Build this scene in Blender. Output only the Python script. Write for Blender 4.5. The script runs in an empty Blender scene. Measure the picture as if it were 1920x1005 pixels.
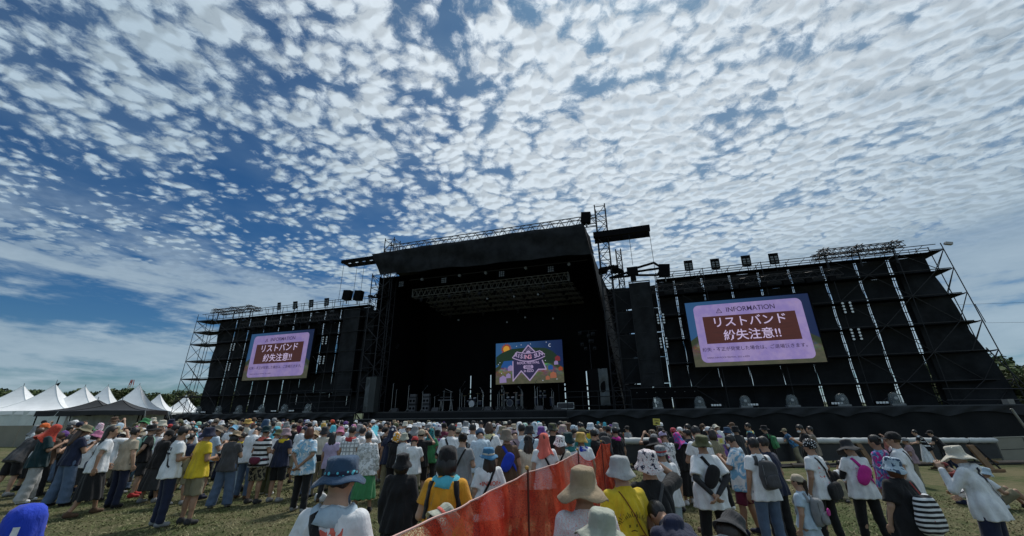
import bpy, bmesh, math, random
import numpy as np
from mathutils import Vector, Matrix, Euler
from mathutils.bvhtree import BVHTree

S = bpy.context.scene
COL = S.collection
R = math.radians

# ------------------------------------------------------------------ camera
CAM_H = 2.0
F_PX = 725.0
cam_d = bpy.data.cameras.new('camera')
cam_d.sensor_width = 36.0
cam_d.lens = F_PX / 1920.0 * 36.0
cam_d.clip_start = 0.05
cam_d.clip_end = 6000
cam = bpy.data.objects.new('camera', cam_d)
COL.objects.link(cam)
cam.matrix_world = Matrix.Translation((0, 0, CAM_H)) @ Matrix.Rotation(R(90 + 20.5), 4, 'X') @ Matrix.Rotation(R(-0.7), 4, 'Z')
S.camera = cam
CM = cam.matrix_world.to_3x3()

# ------------------------------------------------------------------ world: sky with altocumulus
S.view_settings.view_transform = 'Standard'
S.view_settings.look = 'None'
S.view_settings.gamma = 1
S.view_settings.use_curve_mapping = False
S.view_settings.exposure = 0.30
SUN_EL, SUN_AZ = R(58), R(22)           # azimuth from +Y towards +X

class NT:
    """small helper to write node trees as expressions"""
    def __init__(s, tree): s.t = tree; s.n = tree.nodes; s.l = tree.links
    def node(s, typ, **kw):
        n = s.n.new(typ)
        for k, v in kw.items():
            if k.startswith('i_'): n.inputs[k[2:].replace('_', ' ')].default_value = v
            else: setattr(n, k, v)
        return n
    def put(s, sock, v):
        if isinstance(v, bpy.types.NodeSocket): s.l.new(v, sock)
        else: sock.default_value = v
    def m(s, op, a, b=0.0, c=None, clamp=False):
        n = s.n.new('ShaderNodeMath'); n.operation = op; n.use_clamp = clamp
        s.put(n.inputs[0], a); s.put(n.inputs[1], b)
        if c is not None: s.put(n.inputs[2], c)
        return n.outputs[0]
    def step(s, v, a, b, lo=0.0, hi=1.0):
        n = s.n.new('ShaderNodeMapRange'); n.interpolation_type = 'SMOOTHSTEP'
        s.put(n.inputs[0], v); s.put(n.inputs[1], a); s.put(n.inputs[2], b); s.put(n.inputs[3], lo); s.put(n.inputs[4], hi)
        return n.outputs[0]
    def mix(s, f, a, b, blend='MIX'):
        n = s.n.new('ShaderNodeMix'); n.data_type = 'RGBA'; n.blend_type = blend
        s.put(n.inputs[0], f); s.put(n.inputs[6], a); s.put(n.inputs[7], b)
        return n.outputs[2]
    def xyz(s, x, y, z):
        n = s.n.new('ShaderNodeCombineXYZ')
        s.put(n.inputs[0], x); s.put(n.inputs[1], y); s.put(n.inputs[2], z)
        return n.outputs[0]
    def noise(s, vec, scale, detail=4.0, rough=0.55, dist=0.0, color=False):
        n = s.n.new('ShaderNodeTexNoise')
        if vec is not None: s.l.new(vec, n.inputs['Vector'])
        n.inputs['Scale'].default_value = scale; n.inputs['Detail'].default_value = detail
        n.inputs['Roughness'].default_value = rough; n.inputs['Distortion'].default_value = dist
        return n.outputs[1 if color else 0]
    def voro(s, vec, scale, feature='SMOOTH_F1', smooth=0.6, out=0):
        n = s.n.new('ShaderNodeTexVoronoi'); n.feature = feature
        if vec is not None: s.l.new(vec, n.inputs['Vector'])
        n.inputs['Scale'].default_value = scale
        if feature == 'SMOOTH_F1': n.inputs['Smoothness'].default_value = smooth
        return n.outputs[out]
    def vm(s, op, a, b):
        n = s.n.new('ShaderNodeVectorMath'); n.operation = op
        s.put(n.inputs[0], a); s.put(n.inputs[1], b)
        return n.outputs[0]

world = bpy.data.worlds.new('World')
S.world = world
world.use_nodes = True
w = NT(world.node_tree)
w.n.clear()
tc = w.node('ShaderNodeTexCoord')
sep = w.node('ShaderNodeSeparateXYZ'); w.l.new(tc.outputs['Generated'], sep.inputs[0])
dx, dy, dz = sep.outputs
sky = w.node('ShaderNodeTexSky', sky_type='NISHITA', sun_disc=False, sun_elevation=SUN_EL, sun_rotation=SUN_AZ,
             air_density=1.0, dust_density=0.5, ozone_density=2.0)
zc = w.m('ADD', w.m('MAXIMUM', dz, 0.0), 0.06)
px = w.m('DIVIDE', dx, zc); py = w.m('DIVIDE', dy, zc)
P = w.xyz(px, py, 0.0)
def warp(P_, scale, amt, det=3.0):
    n_ = w.noise(P_, scale, det, 0.55, color=True)
    return w.vm('ADD', P_, w.vm('MULTIPLY', w.vm('SUBTRACT', n_, (0.5, 0.5, 0.5)), (amt, amt, 0.0)))
PW = warp(P, 1.3, 0.15, 2.0)
PW2 = warp(PW, 6.0, 0.075, 3.0)
PW3 = warp(PW2, 26.0, 0.026, 5.0)
sx_, sy_ = math.sin(SUN_AZ), math.cos(SUN_AZ)
def bil(P_, scale, sm): return w.m('SUBTRACT', 0.52, w.voro(P_, scale, smooth=sm))
vA = bil(PW3, 21.0, 0.38)
vA2 = bil(w.vm('ADD', PW3, (sx_ * 0.015, sy_ * 0.015, 0)), 21.0, 0.38)
vB = bil(PW2, 8.0, 0.45)
nf = w.noise(PW3, 42.0, 6.0, 0.70)
low = w.noise(P, 0.95, 2.0, 0.5)
mid_ = w.noise(P, 3.2, 3.0, 0.55)
pxl = w.m('MAXIMUM', w.m('MINIMUM', px, 1.4), -1.6)
C = w.m('ADD', w.m('MULTIPLY', w.m('SUBTRACT', low, 0.5), 1.3), w.m('MULTIPLY', w.m('SUBTRACT', mid_, 0.5), 1.35))
C = w.m('ADD', C, w.m('ADD', w.m('MULTIPLY', pxl, 0.20), 0.20))
fld = w.m('ADD', w.m('MULTIPLY', vA, 0.9), w.m('MULTIPLY', vB, 0.85))
fld = w.m('ADD', fld, w.m('MULTIPLY', w.m('SUBTRACT', nf, 0.5), 1.1))
fld = w.m('ADD', fld, C)
mask = w.step(fld, -0.22, 0.40)
thick = w.step(w.m('ADD', fld, w.m('MULTIPLY', w.m('SUBTRACT', nf, 0.5), 0.5)), 0.20, 1.35)
relief = w.m('SUBTRACT', vA, vA2)
# low stratus sheets and small cumulus towards the horizon
az = w.m('ARCTAN2', dx, dy)
st1 = w.noise(w.xyz(w.m('MULTIPLY', az, 1.3), w.m('ADD', w.m('MULTIPLY', dz, 10.0), w.m('MULTIPLY', az, 0.9)), 0.3), 1.6, 5.0, 0.55, 0.35)
st2 = w.noise(w.xyz(w.m('MULTIPLY', az, 5.0), w.m('MULTIPLY', dz, 17.0), 4.3), 1.6, 6.0, 0.58, 0.2)
rside = w.step(az, -0.2, 0.9)
strat = w.step(w.m('ADD', w.m('ADD', w.m('MULTIPLY', st1, 0.75), w.m('MULTIPLY', st2, 0.45)), w.m('MULTIPLY', rside, 0.05)), 0.53, 0.66)
strat = w.m('MAXIMUM', strat, w.m('MULTIPLY', w.step(dz, 0.16, 0.02), w.step(st2, 0.36, 0.60)))
lowf = w.step(dz, 0.40, 0.22)
strat = w.m('MULTIPLY', strat, 0.80)
hi_mask = w.m('MULTIPLY', mask, w.step(dz, 0.18, 0.33))
lo_mask = w.m('MULTIPLY', strat, lowf)
veil = w.m('MULTIPLY', w.step(w.m('ADD', C, w.m('MULTIPLY', mid_, 0.2)), -0.45, 0.45), w.step(px, -0.9, 0.8, 0.18, 0.60))
cm = w.m('MAXIMUM', hi_mask, lo_mask)
vl = w.m('MULTIPLY', veil, w.step(dz, 0.12, 0.45))
cm = w.m('MINIMUM', cm, 0.96)
GAIN = 10.0                                 # background strength is 0.1
def gc(r, g, b): return (r * GAIN, g * GAIN, b * GAIN, 1)
sund = (math.cos(SUN_EL) * math.sin(SUN_AZ), math.cos(SUN_EL) * math.cos(SUN_AZ), math.sin(SUN_EL))
dt = w.node('ShaderNodeVectorMath', operation='DOT_PRODUCT'); w.l.new(tc.outputs['Generated'], dt.inputs[0]); dt.inputs[1].default_value = sund
glow = w.step(dt.outputs['Value'], 0.60, 1.0)
big = w.noise(PW, 3.2, 5.0, 0.65)
rim = w.mix(glow, gc(0.32, 0.405, 0.475), gc(0.56, 0.62, 0.67))
core = w.mix(w.step(big, 0.42, 0.60), gc(0.15, 0.22, 0.295), gc(0.33, 0.41, 0.49))
grey = w.m('MULTIPLY', thick, w.step(px, -0.25, 0.6, 0.08, 1.0))
ccol = w.mix(grey, rim, core)
rl = w.m('ADD', w.m('ADD', 0.90, w.m('MULTIPLY', w.m('ADD', nf, w.m('MULTIPLY', vA, 0.3)), 0.22)), w.m('MULTIPLY', w.m('MAXIMUM', w.m('MINIMUM', relief, 0.12), -0.12), w.step(px, -0.3, 0.7, 1.2, 1.25)))
ccol = w.mix(1.0, ccol, w.xyz(rl, rl, rl), 'MULTIPLY')
lcol = w.mix(st2, gc(0.18, 0.26, 0.33), gc(0.40, 0.49, 0.55))
ccol = w.mix(w.step(dz, 0.36, 0.22), ccol, lcol)
skyc = w.mix(1.0, sky.outputs[0], w.mix(w.step(dz, 0.0, 0.25), (0.26, 0.38, 0.46, 1), (0.12, 0.285, 0.43, 1)), 'MULTIPLY')
fin = w.mix(cm, w.mix(vl, skyc, gc(0.22, 0.32, 0.41)), ccol)
bg = w.node('ShaderNodeBackground'); bg.inputs['Strength'].default_value = 0.1
w.l.new(fin, bg.inputs['Color'])
wo = w.node('ShaderNodeOutputWorld'); w.l.new(bg.outputs[0], wo.inputs[0])
world.cycles.sampling_method = 'MANUAL'
world.cycles.sample_map_resolution = 512

sun_d = bpy.data.lights.new('sun', 'SUN')
sun_d.energy = 2.2; sun_d.angle = R(8); sun_d.color = (1.0, 0.96, 0.9)
sun = bpy.data.objects.new('sun', sun_d); COL.objects.link(sun)
sun.rotation_euler = Vector(sund).to_track_quat('Z', 'Y').to_euler()
sun['kind'] = 'structure'
S.cycles.max_bounces = 6
S.cycles.diffuse_bounces = 3
S.cycles.glossy_bounces = 2
S.cycles.transparent_max_bounces = 12
S.cycles.sample_clamp_indirect = 4

# ------------------------------------------------------------------ measuring helpers
def gz(x, y):
    """the meadow falls gently to the right and towards the stage"""
    return -0.02 * max(-30, min(30, x)) - 0.01 * max(0, min(40, y))
def ray(u, v):
    return (CM @ Vector(((u - 960) / F_PX, (502.5 - v) / F_PX, -1.0))).normalized()
def on_ground(u, v, h=0.0):
    d = ray(u, v); t = 5.0
    for _ in range(40):
        p = d * t; t = max(0.5, min(80, (gz(p.x, p.y) + h - CAM_H) / d.z if d.z < -1e-4 else 80))
    p = d * t
    return Vector((p.x, p.y, gz(p.x, p.y)))
def at_range(u, v, D):
    d = ray(u, v); k = D / math.hypot(d.x, d.y)
    return Vector((d.x * k, d.y * k, CAM_H + d.z * k))
ST_O = Vector((7.53, 36.15, 0)); ST_A = R(-17)
ST_E = Vector((math.cos(ST_A), math.sin(ST_A), 0)); ST_B = Vector((-math.sin(ST_A), math.cos(ST_A), 0))
ST_M = Matrix.Translation(ST_O) @ Matrix.Rotation(ST_A, 4, 'Z')      # stage frame: x along the front, y to the back

# ------------------------------------------------------------------ objects, tags
def link(o, parent=None):
    COL.objects.link(o)
    if parent is not None: o.parent = parent
    return o
def tag(o, label=None, cat=None, group=None, kind=None):
    if label: o['label'] = label
    if cat: o['category'] = cat
    if group: o['group'] = group
    if kind: o['kind'] = kind
    return o
def thing(name, label, cat, M=None, group=None):
    o = bpy.data.objects.new(name, None); COL.objects.link(o)
    o.empty_display_size = 0.2
    if M is not None: o.matrix_world = M
    return tag(o, label, cat, group)
def obj(name, me, mat=None, parent=None, M=None):
    o = bpy.data.objects.new(name, me); COL.objects.link(o)
    if parent is not None: o.parent = parent
    if M is not None: o.matrix_local = M
    if mat is not None:
        if not me.materials: me.materials.append(None)
        o.material_slots[0].link = 'OBJECT'; o.material_slots[0].material = mat
    return o
def T(x, y, z): return Matrix.Translation((x, y, z))
def RZ(a): return Matrix.Rotation(a, 4, 'Z')
def SC(x, y, z): return Matrix.Diagonal((x, y, z, 1))

class MB:
    def __init__(s): s.v = []; s.f = []
    def box(s, c, size, M=None, taper=1.0):
        x, y, z = size[0] / 2, size[1] / 2, size[2] / 2
        b = len(s.v)
        for sz in (-1, 1):
            k = taper if sz > 0 else 1
            for sx, sy in ((-1, -1), (1, -1), (1, 1), (-1, 1)):
                p = Vector((sx * x * k, sy * y * k, sz * z))
                if M is not None: p = M @ p
                s.v.append((p.x + c[0], p.y + c[1], p.z + c[2]))
        for q in ((0, 3, 2, 1), (4, 5, 6, 7), (0, 1, 5, 4), (1, 2, 6, 5), (2, 3, 7, 6), (3, 0, 4, 7)):
            s.f.append(tuple(b + i for i in q))
        return s
    def bar(s, a, b, r, n=5, r2=None):
        a = Vector(a); b = Vector(b); d = (b - a)
        if d.length < 1e-6: return s
        q = d.normalized().to_track_quat('Z', 'Y'); r2 = r if r2 is None else r2
        i0 = len(s.v)
        for k, (c, rr) in enumerate(((a, r), (b, r2))):
            for i in range(n):
                t = 2 * math.pi * i / n
                p = c + q @ Vector((math.cos(t) * rr, math.sin(t) * rr, 0)); s.v.append(tuple(p))
        for i in range(n):
            j = (i + 1) % n
            s.f.append((i0 + i, i0 + j, i0 + n + j, i0 + n + i))
        s.f.append(tuple(i0 + n + i for i in range(n))); s.f.append(tuple(i0 + n - 1 - i for i in range(n)))
        return s
    def tube(s, pts, r, n=6):
        for a, b in zip(pts[:-1], pts[1:]): s.bar(a, b, r, n)
        return s
    def grid(s, P):
        """P[i][j] points"""
        b = len(s.v); m = len(P[0])
        for row in P:
            for p in row: s.v.append(tuple(p))
        for i in range(len(P) - 1):
            for j in range(m - 1):
                s.f.append((b + i * m + j, b + i * m + j + 1, b + (i + 1) * m + j + 1, b + (i + 1) * m + j))
        return s
    def lathe(s, prof, n=24, wob=None, close=True, c=(0, 0, 0), sy=1.0):
        b = len(s.v)
        for k, (r, z) in enumerate(prof):
            for i in range(n):
                t = 2 * math.pi * i / n
                rr, zz = (r, z) if wob is None else wob(r, z, t, k)
                s.v.append((c[0] + rr * math.cos(t), c[1] + rr * math.sin(t) * sy, c[2] + zz))
        for k in range(len(prof) - 1):
            for i in range(n):
                j = (i + 1) % n
                s.f.append((b + k * n + i, b + k * n + j, b + (k + 1) * n + j, b + (k + 1) * n + i))
        return s
    def sphere(s, c, r, n=10, m=7, sz=1.0):
        prof = [(max(1e-4, r * math.sin(math.pi * k / m)), -r * sz * math.cos(math.pi * k / m)) for k in range(m + 1)]
        return s.lathe(prof, n, c=c)
    def mesh(s, name='mesh', smooth=False):
        me = bpy.data.meshes.new(name); me.from_pydata(s.v, [], s.f); me.update()
        if smooth: me.polygons.foreach_set('use_smooth', [True] * len(me.polygons))
        return me
    def build(s, name, mat, parent=None, M=None, smooth=False):
        return obj(name, s.mesh(name, smooth), mat, parent, M)

# unit meshes shared by bars
_u = MB().bar((0, 0, 0), (0, 0, 1), 1.0, 6); UNIT_BAR = _u.mesh('unit_bar')
UNIT_BAR.materials.append(None)
UNIT_BOX = MB().box((0, 0, 0), (1, 1, 1)).mesh('unit_box'); UNIT_BOX.materials.append(None)
def bar(name, a, b, r, mat, parent):
    a = Vector(a); b = Vector(b); d = b - a
    M = Matrix.Translation(a) @ d.normalized().to_track_quat('Z', 'Y').to_matrix().to_4x4() @ SC(r, r, d.length)
    return obj(name, UNIT_BAR, mat, parent, M)
def box(name, c, size, mat, parent, rot=None):
    M = Matrix.Translation(c) @ (rot if rot is not None else Matrix.Identity(4)) @ SC(*size)
    return obj(name, UNIT_BOX, mat, parent, M)

# ------------------------------------------------------------------ materials
_mc = {}
def base_mat(name):
    m = bpy.data.materials.new(name); m.use_nodes = True
    nt = NT(m.node_tree); bs = nt.n['Principled BSDF']
    return m, nt, bs
def ocoord(nt):
    return nt.node('ShaderNodeTexCoord').outputs['Object']
def solid(name, col, rough=0.7, metal=0.0, var=0.15, vs=3.0, bump=0.0, bs_=40.0, spec=0.4):
    if name in _mc: return _mc[name]
    m, nt, b = base_mat(name)
    co = ocoord(nt)
    n = nt.noise(co, vs, 5.0, 0.6)
    c = (*col, 1); lo = (*[x * (1 - var) for x in col], 1); hi = (*[min(1, x * (1 + var)) for x in col], 1)
    nt.put(b.inputs['Base Color'], nt.mix(nt.step(n, 0.3, 0.7), lo, hi))
    b.inputs['Roughness'].default_value = rough; b.inputs['Metallic'].default_value = metal
    b.inputs['Specular IOR Level'].default_value = spec
    if bump:
        bn = nt.node('ShaderNodeBump'); bn.inputs['Strength'].default_value = bump; bn.inputs['Distance'].default_value = 0.02
        nt.l.new(nt.noise(co, bs_, 4.0, 0.6), bn.inputs['Height']); nt.l.new(bn.outputs[0], b.inputs['Normal'])
    _mc[name] = m
    return m
def emis(name, col, strength):
    if name in _mc: return _mc[name]
    m, nt, b = base_mat(name)
    b.inputs['Base Color'].default_value = (0.01, 0.01, 0.01, 1)
    b.inputs['Emission Color'].default_value = (*col, 1); b.inputs['Emission Strength'].default_value = strength
    b.inputs['Roughness'].default_value = 0.6
    _mc[name] = m
    return m
BLACK_CLOTH = solid('black_scrim', (0.019, 0.0205, 0.023), 0.8, var=0.5, vs=0.7, bump=0.5, bs_=2.0, spec=0.15)
DARK_SKIRT = solid('black_skirt', (0.010, 0.011, 0.0125), 0.75, var=0.3, vs=0.5, bump=0.4, bs_=3.0, spec=0.3)
STEEL = solid('scaffold_steel', (0.022, 0.023, 0.026), 0.5, 0.4, spec=0.4)
DARK_STEEL = solid('dark_truss_steel', (0.03, 0.03, 0.034), 0.5, 0.4)
ALU = solid('bare_aluminium', (0.35, 0.36, 0.37), 0.4, 0.8)
BLACK = solid('black_paint', (0.004, 0.004, 0.005), 0.7, var=0.2, spec=0.08)
DECKM = solid('deck_black', (0.02, 0.02, 0.022), 0.6)
# ================================================================== GROUND, HILLS
def ground():
    xs = [-600, -300, -150, -80, -50] + [x for x in np.arange(-30, 30.1, 1.5)] + [50, 80, 150, 300, 600]
    ys = [-60, -30, -15, -8, -4] + [y for y in np.arange(0, 40.1, 1.25)] + [60, 90, 140, 220, 350, 700]
    rnd = random.Random(4)
    mb = MB()
    mb.grid([[(x, y, gz(x, y)) for x in xs] for y in ys])
    m, nt, b = base_mat('meadow_turf')
    co = ocoord(nt)
    n1 = nt.noise(co, 0.35, 6.0, 0.62); n2 = nt.noise(co, 3.0, 6.0, 0.7); n3 = nt.noise(co, 22.0, 6.0, 0.8)
    dry = nt.mix(n3, (0.095, 0.09, 0.045, 1), (0.21, 0.185, 0.105, 1))
    grn = nt.mix(n3, (0.035, 0.055, 0.018, 1), (0.095, 0.12, 0.045, 1))
    f = nt.step(nt.m('ADD', nt.m('MULTIPLY', n1, 0.7), nt.m('MULTIPLY', n2, 0.6)), 0.52, 0.76)
    c = nt.mix(f, grn, dry)
    soil = nt.step(nt.noise(co, 1.7, 6.0, 0.7, 0.4), 0.60, 0.72)
    c = nt.mix(nt.m('MULTIPLY', soil, 0.55), c, (0.10, 0.075, 0.045, 1))
    nt.put(b.inputs['Base Color'], c); b.inputs['Roughness'].default_value = 0.95; b.inputs['Specular IOR Level'].default_value = 0.15
    bn = nt.node('ShaderNodeBump'); bn.inputs['Strength'].default_value = 0.9; bn.inputs['Distance'].default_value = 0.05
    nt.l.new(nt.m('ADD', n3, nt.m('MULTIPLY', n2, 0.8)), bn.inputs['Height']); nt.l.new(bn.outputs[0], b.inputs['Normal'])
    tag(mb.build('ground', m, smooth=True), kind='structure')
ground()

GRASSM = None
def grass():
    """short trampled blades over the nearer part of the meadow"""
    rng = np.random.default_rng(3)
    V = []; F = []
    N = 110000
    d = 2.2 + 15.8 * rng.random(N) ** 1.25
    a = rng.uniform(-1.02, 1.02, N)
    X = d * np.sin(a); Y = d * np.cos(a)
    # clumpy
    cl = np.sin(X * 1.9 + np.sin(Y * 2.3)) + np.sin(Y * 1.7 + 1.3 * np.sin(X * 1.1)) + rng.normal(0, 0.7, N)
    n = N
    Z = -0.02 * X - 0.01 * np.clip(Y, 0, 40)
    h = rng.uniform(0.012, 0.036, n) * (1 + 0.2 * np.clip(cl, -1, 2)); wd = rng.uniform(0.004, 0.009, n) * (1 + Y / 7)
    an = rng.uniform(0, 6.283, n); lx = rng.normal(0, 0.04, n); ly = rng.normal(0, 0.04, n)
    c, s = np.cos(an) * wd, np.sin(an) * wd
    P = np.stack([np.stack([X - c, Y - s, Z - 0.004], 1), np.stack([X + c, Y + s, Z - 0.004], 1), np.stack([X + lx, Y + ly, Z + h], 1)], 1).reshape(-1, 3)
    me = bpy.data.meshes.new('grass_blades')
    me.vertices.add(len(P)); me.vertices.foreach_set('co', P.ravel())
    me.loops.add(3 * n); me.loops.foreach_set('vertex_index', np.arange(3 * n))
    me.polygons.add(n); me.polygons.foreach_set('loop_start', np.arange(n) * 3)
    me.update(); me.validate()
    m, nt, b = base_mat('grass_blade')
    co = ocoord(nt)
    c1 = nt.mix(nt.step(nt.noise(co, 1.1, 5.0, 0.75), 0.40, 0.60), (0.10, 0.125, 0.042, 1), (0.27, 0.245, 0.14, 1))
    nt.put(b.inputs['Base Color'], c1); b.inputs['Roughness'].default_value = 0.8; b.inputs['Specular IOR Level'].default_value = 0.2
    tag(obj('grass', me, m), 'short trampled half dry grass of the meadow', 'grass', kind='stuff')
grass()

LEAF = {}
def leafmat(k, a, b_):
    if k in LEAF: return LEAF[k]
    m, nt, b = base_mat('foliage_' + k)
    co = ocoord(nt)
    nt.put(b.inputs['Base Color'], nt.mix(nt.step(nt.noise(co, 0.9, 4.0, 0.7), 0.3, 0.7), (*a, 1), (*b_, 1)))
    b.inputs['Roughness'].default_value = 0.75; b.inputs['Specular IOR Level'].default_value = 0.25
    LEAF[k] = m
    return m
BARK = solid('tree_bark', (0.09, 0.075, 0.06), 0.9, var=0.4, vs=2.0, bump=0.5, bs_=8)
def crown_mesh(seed, rx, rz, n=2600):
    rng = np.random.default_rng(seed)
    # lobes
    L = 11
    lc = np.stack([rng.uniform(-.65, .65, L) * rx, rng.uniform(-.65, .65, L) * rx, rng.uniform(-.55, .75, L) * rz], 1)
    lr = rng.uniform(.28, .5, L) * rx
    k = rng.integers(0, L, n)
    d = rng.normal(size=(n, 3)); d /= np.linalg.norm(d, axis=1)[:, None]
    rad = lr[k] * (0.55 + 0.5 * rng.random(n))
    C = lc[k] + d * rad[:, None] * np.array([1, 1, .8])
    s = rng.uniform(0.10, 0.26, n)
    nr = d + rng.normal(0, .5, (n, 3)); nr /= np.linalg.norm(nr, axis=1)[:, None]
    t = np.cross(nr, rng.normal(size=(n, 3))); t /= np.linalg.norm(t, axis=1)[:, None]
    b = np.cross(nr, t)
    P = np.stack([C + t * s[:, None], C + b * s[:, None] * .7, C - t * s[:, None], C - b * s[:, None] * .7], 1).reshape(-1, 3)
    me = bpy.data.meshes.new('crown'); me.from_pydata(P.tolist(), [], np.arange(4 * n).reshape(-1, 4).tolist()); me.update()
    me.materials.append(None)
    return me
CROWNS = [crown_mesh(i, 2.3, 2.0) for i in range(4)]
TRUNK = MB()
TRUNK.bar((0, 0, -1), (0.1, 0, 2.6), 0.2, 7, 0.13).bar((0.1, 0, 2.4), (0.9, 0.3, 4.2), 0.09, 5, 0.04).bar((0.1, 0, 2.5), (-0.7, -0.3, 4.3), 0.09, 5, 0.04).bar((0.1, 0, 2.5), (0.1, 0.1, 5.0), 0.11, 5, 0.04)
TRUNKM = TRUNK.mesh('trunk'); TRUNKM.materials.append(None)
def wood():
    rnd = random.Random(11)
    g1 = leafmat('dark', (0.030, 0.050, 0.016), (0.085, 0.12, 0.04)); g2 = leafmat('mid', (0.045, 0.070, 0.022), (0.115, 0.15, 0.055)); g3 = leafmat('olive', (0.05, 0.062, 0.022), (0.11, 0.12, 0.05))
    # side, azimuth from, to, range, top height
    rows = []
    for k, (rng_, top) in enumerate(((96, 6.0), (108, 6.9), (120, 7.7))):
        a = -56.0 + 0.7 * k
        while a < -33.5: rows.append(('L', a, rng_ + rnd.uniform(-4, 4), top * rnd.uniform(.88, 1.06), k)); a += rnd.uniform(1.6, 2.5)
    for k, (rng_, top) in enumerate(((62, 6.9), (72, 7.9), (82, 8.7))):
        a = 46.0 + .8 * k
        while a < 60: rows.append(('R', a, rng_ + rnd.uniform(-3, 3), top * rnd.uniform(.86, 1.08), k)); a += rnd.uniform(2.3, 3.3)
    for n, (sd, a, d, top, k) in enumerate(rows):
        x, y = d * math.sin(R(a)), d * math.cos(R(a))
        sc = top / 6.6
        mat = (g1, g2, g3)[rnd.choice((0, 0, 1, 1, 2))]
        kind = {g1.name: 'dark green', g2.name: 'mid green', g3.name: 'olive green'}[mat.name]
        rowname = ('front', 'middle', 'back')[k]
        uu = 960 + F_PX * math.tan(R(a)) / .93
        if sd == 'L':
            wh = 'outside the left edge' if uu < 0 else 'left of the first tent peak' if uu < 45 else 'between first and second tent peaks' if uu < 105 else 'between second and third tent peaks' if uu < 160 else 'between third and fourth tent peaks' if uu < 203 else 'left of the fifth tent peak' if uu < 262 else 'between fifth and sixth tent peaks' if uu < 300 else 'behind the scaffold foot lattice' if uu < 360 else 'behind the left scaffold wall'
            lab = '%s tree, %s row of the wood, %s' % ({g1.name: 'dark green', g2.name: 'mid green', g3.name: 'olive green'}[mat.name], rowname, wh)
        else:
            wh = 'behind the lattice end' if uu < 1850 else 'between lattice and right edge' if uu < 1920 else 'at the right edge'
            lab = '%s tree, %s row of the right wood, %s' % ({g1.name: 'dark green', g2.name: 'mid green', g3.name: 'olive green'}[mat.name], rowname, wh)
        t = thing('broadleaf_tree', lab, 'tree', T(x, y, gz(x, y) - 0.1) @ RZ(rnd.uniform(0, 6.28)) @ SC(sc * rnd.uniform(.95, 1.25), sc * 1.1, sc), 'trees of the wood behind the tents' if sd == 'L' else 'trees beyond the right scaffold end')
        obj('crown', CROWNS[rnd.randrange(4)], mat, t, T(0, 0, 4.4))
        c2 = obj('crown', CROWNS[rnd.randrange(4)], mat, t, T(rnd.uniform(-.8, .8), .5, 2.6) @ SC(1.1, 1.1, .9))
        obj('trunk', TRUNKM, BARK, t)
wood()
# low hills behind
mb = MB()
Pg = []
for i in range(60):
    a = R(-75 + 150 * i / 59); row = []
    for r_, z_ in ((135, -1.2), (150, 2.2), (175, 3.6), (230, 4.6), (400, 5.5)):
        zz = z_ + (1.6 * math.sin(i * .5) + 1.1 * math.sin(i * 1.27 + 1)) * (z_ > 0) * (.55 if i < 34 else 1.0)
        row.append((r_ * math.sin(a), r_ * math.cos(a), zz))
    Pg.append(row)
mb.grid(Pg)
tag(mb.build('hills', leafmat('hill', (0.03, 0.048, 0.018), (0.07, 0.09, 0.035)), smooth=True), kind='structure')

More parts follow.
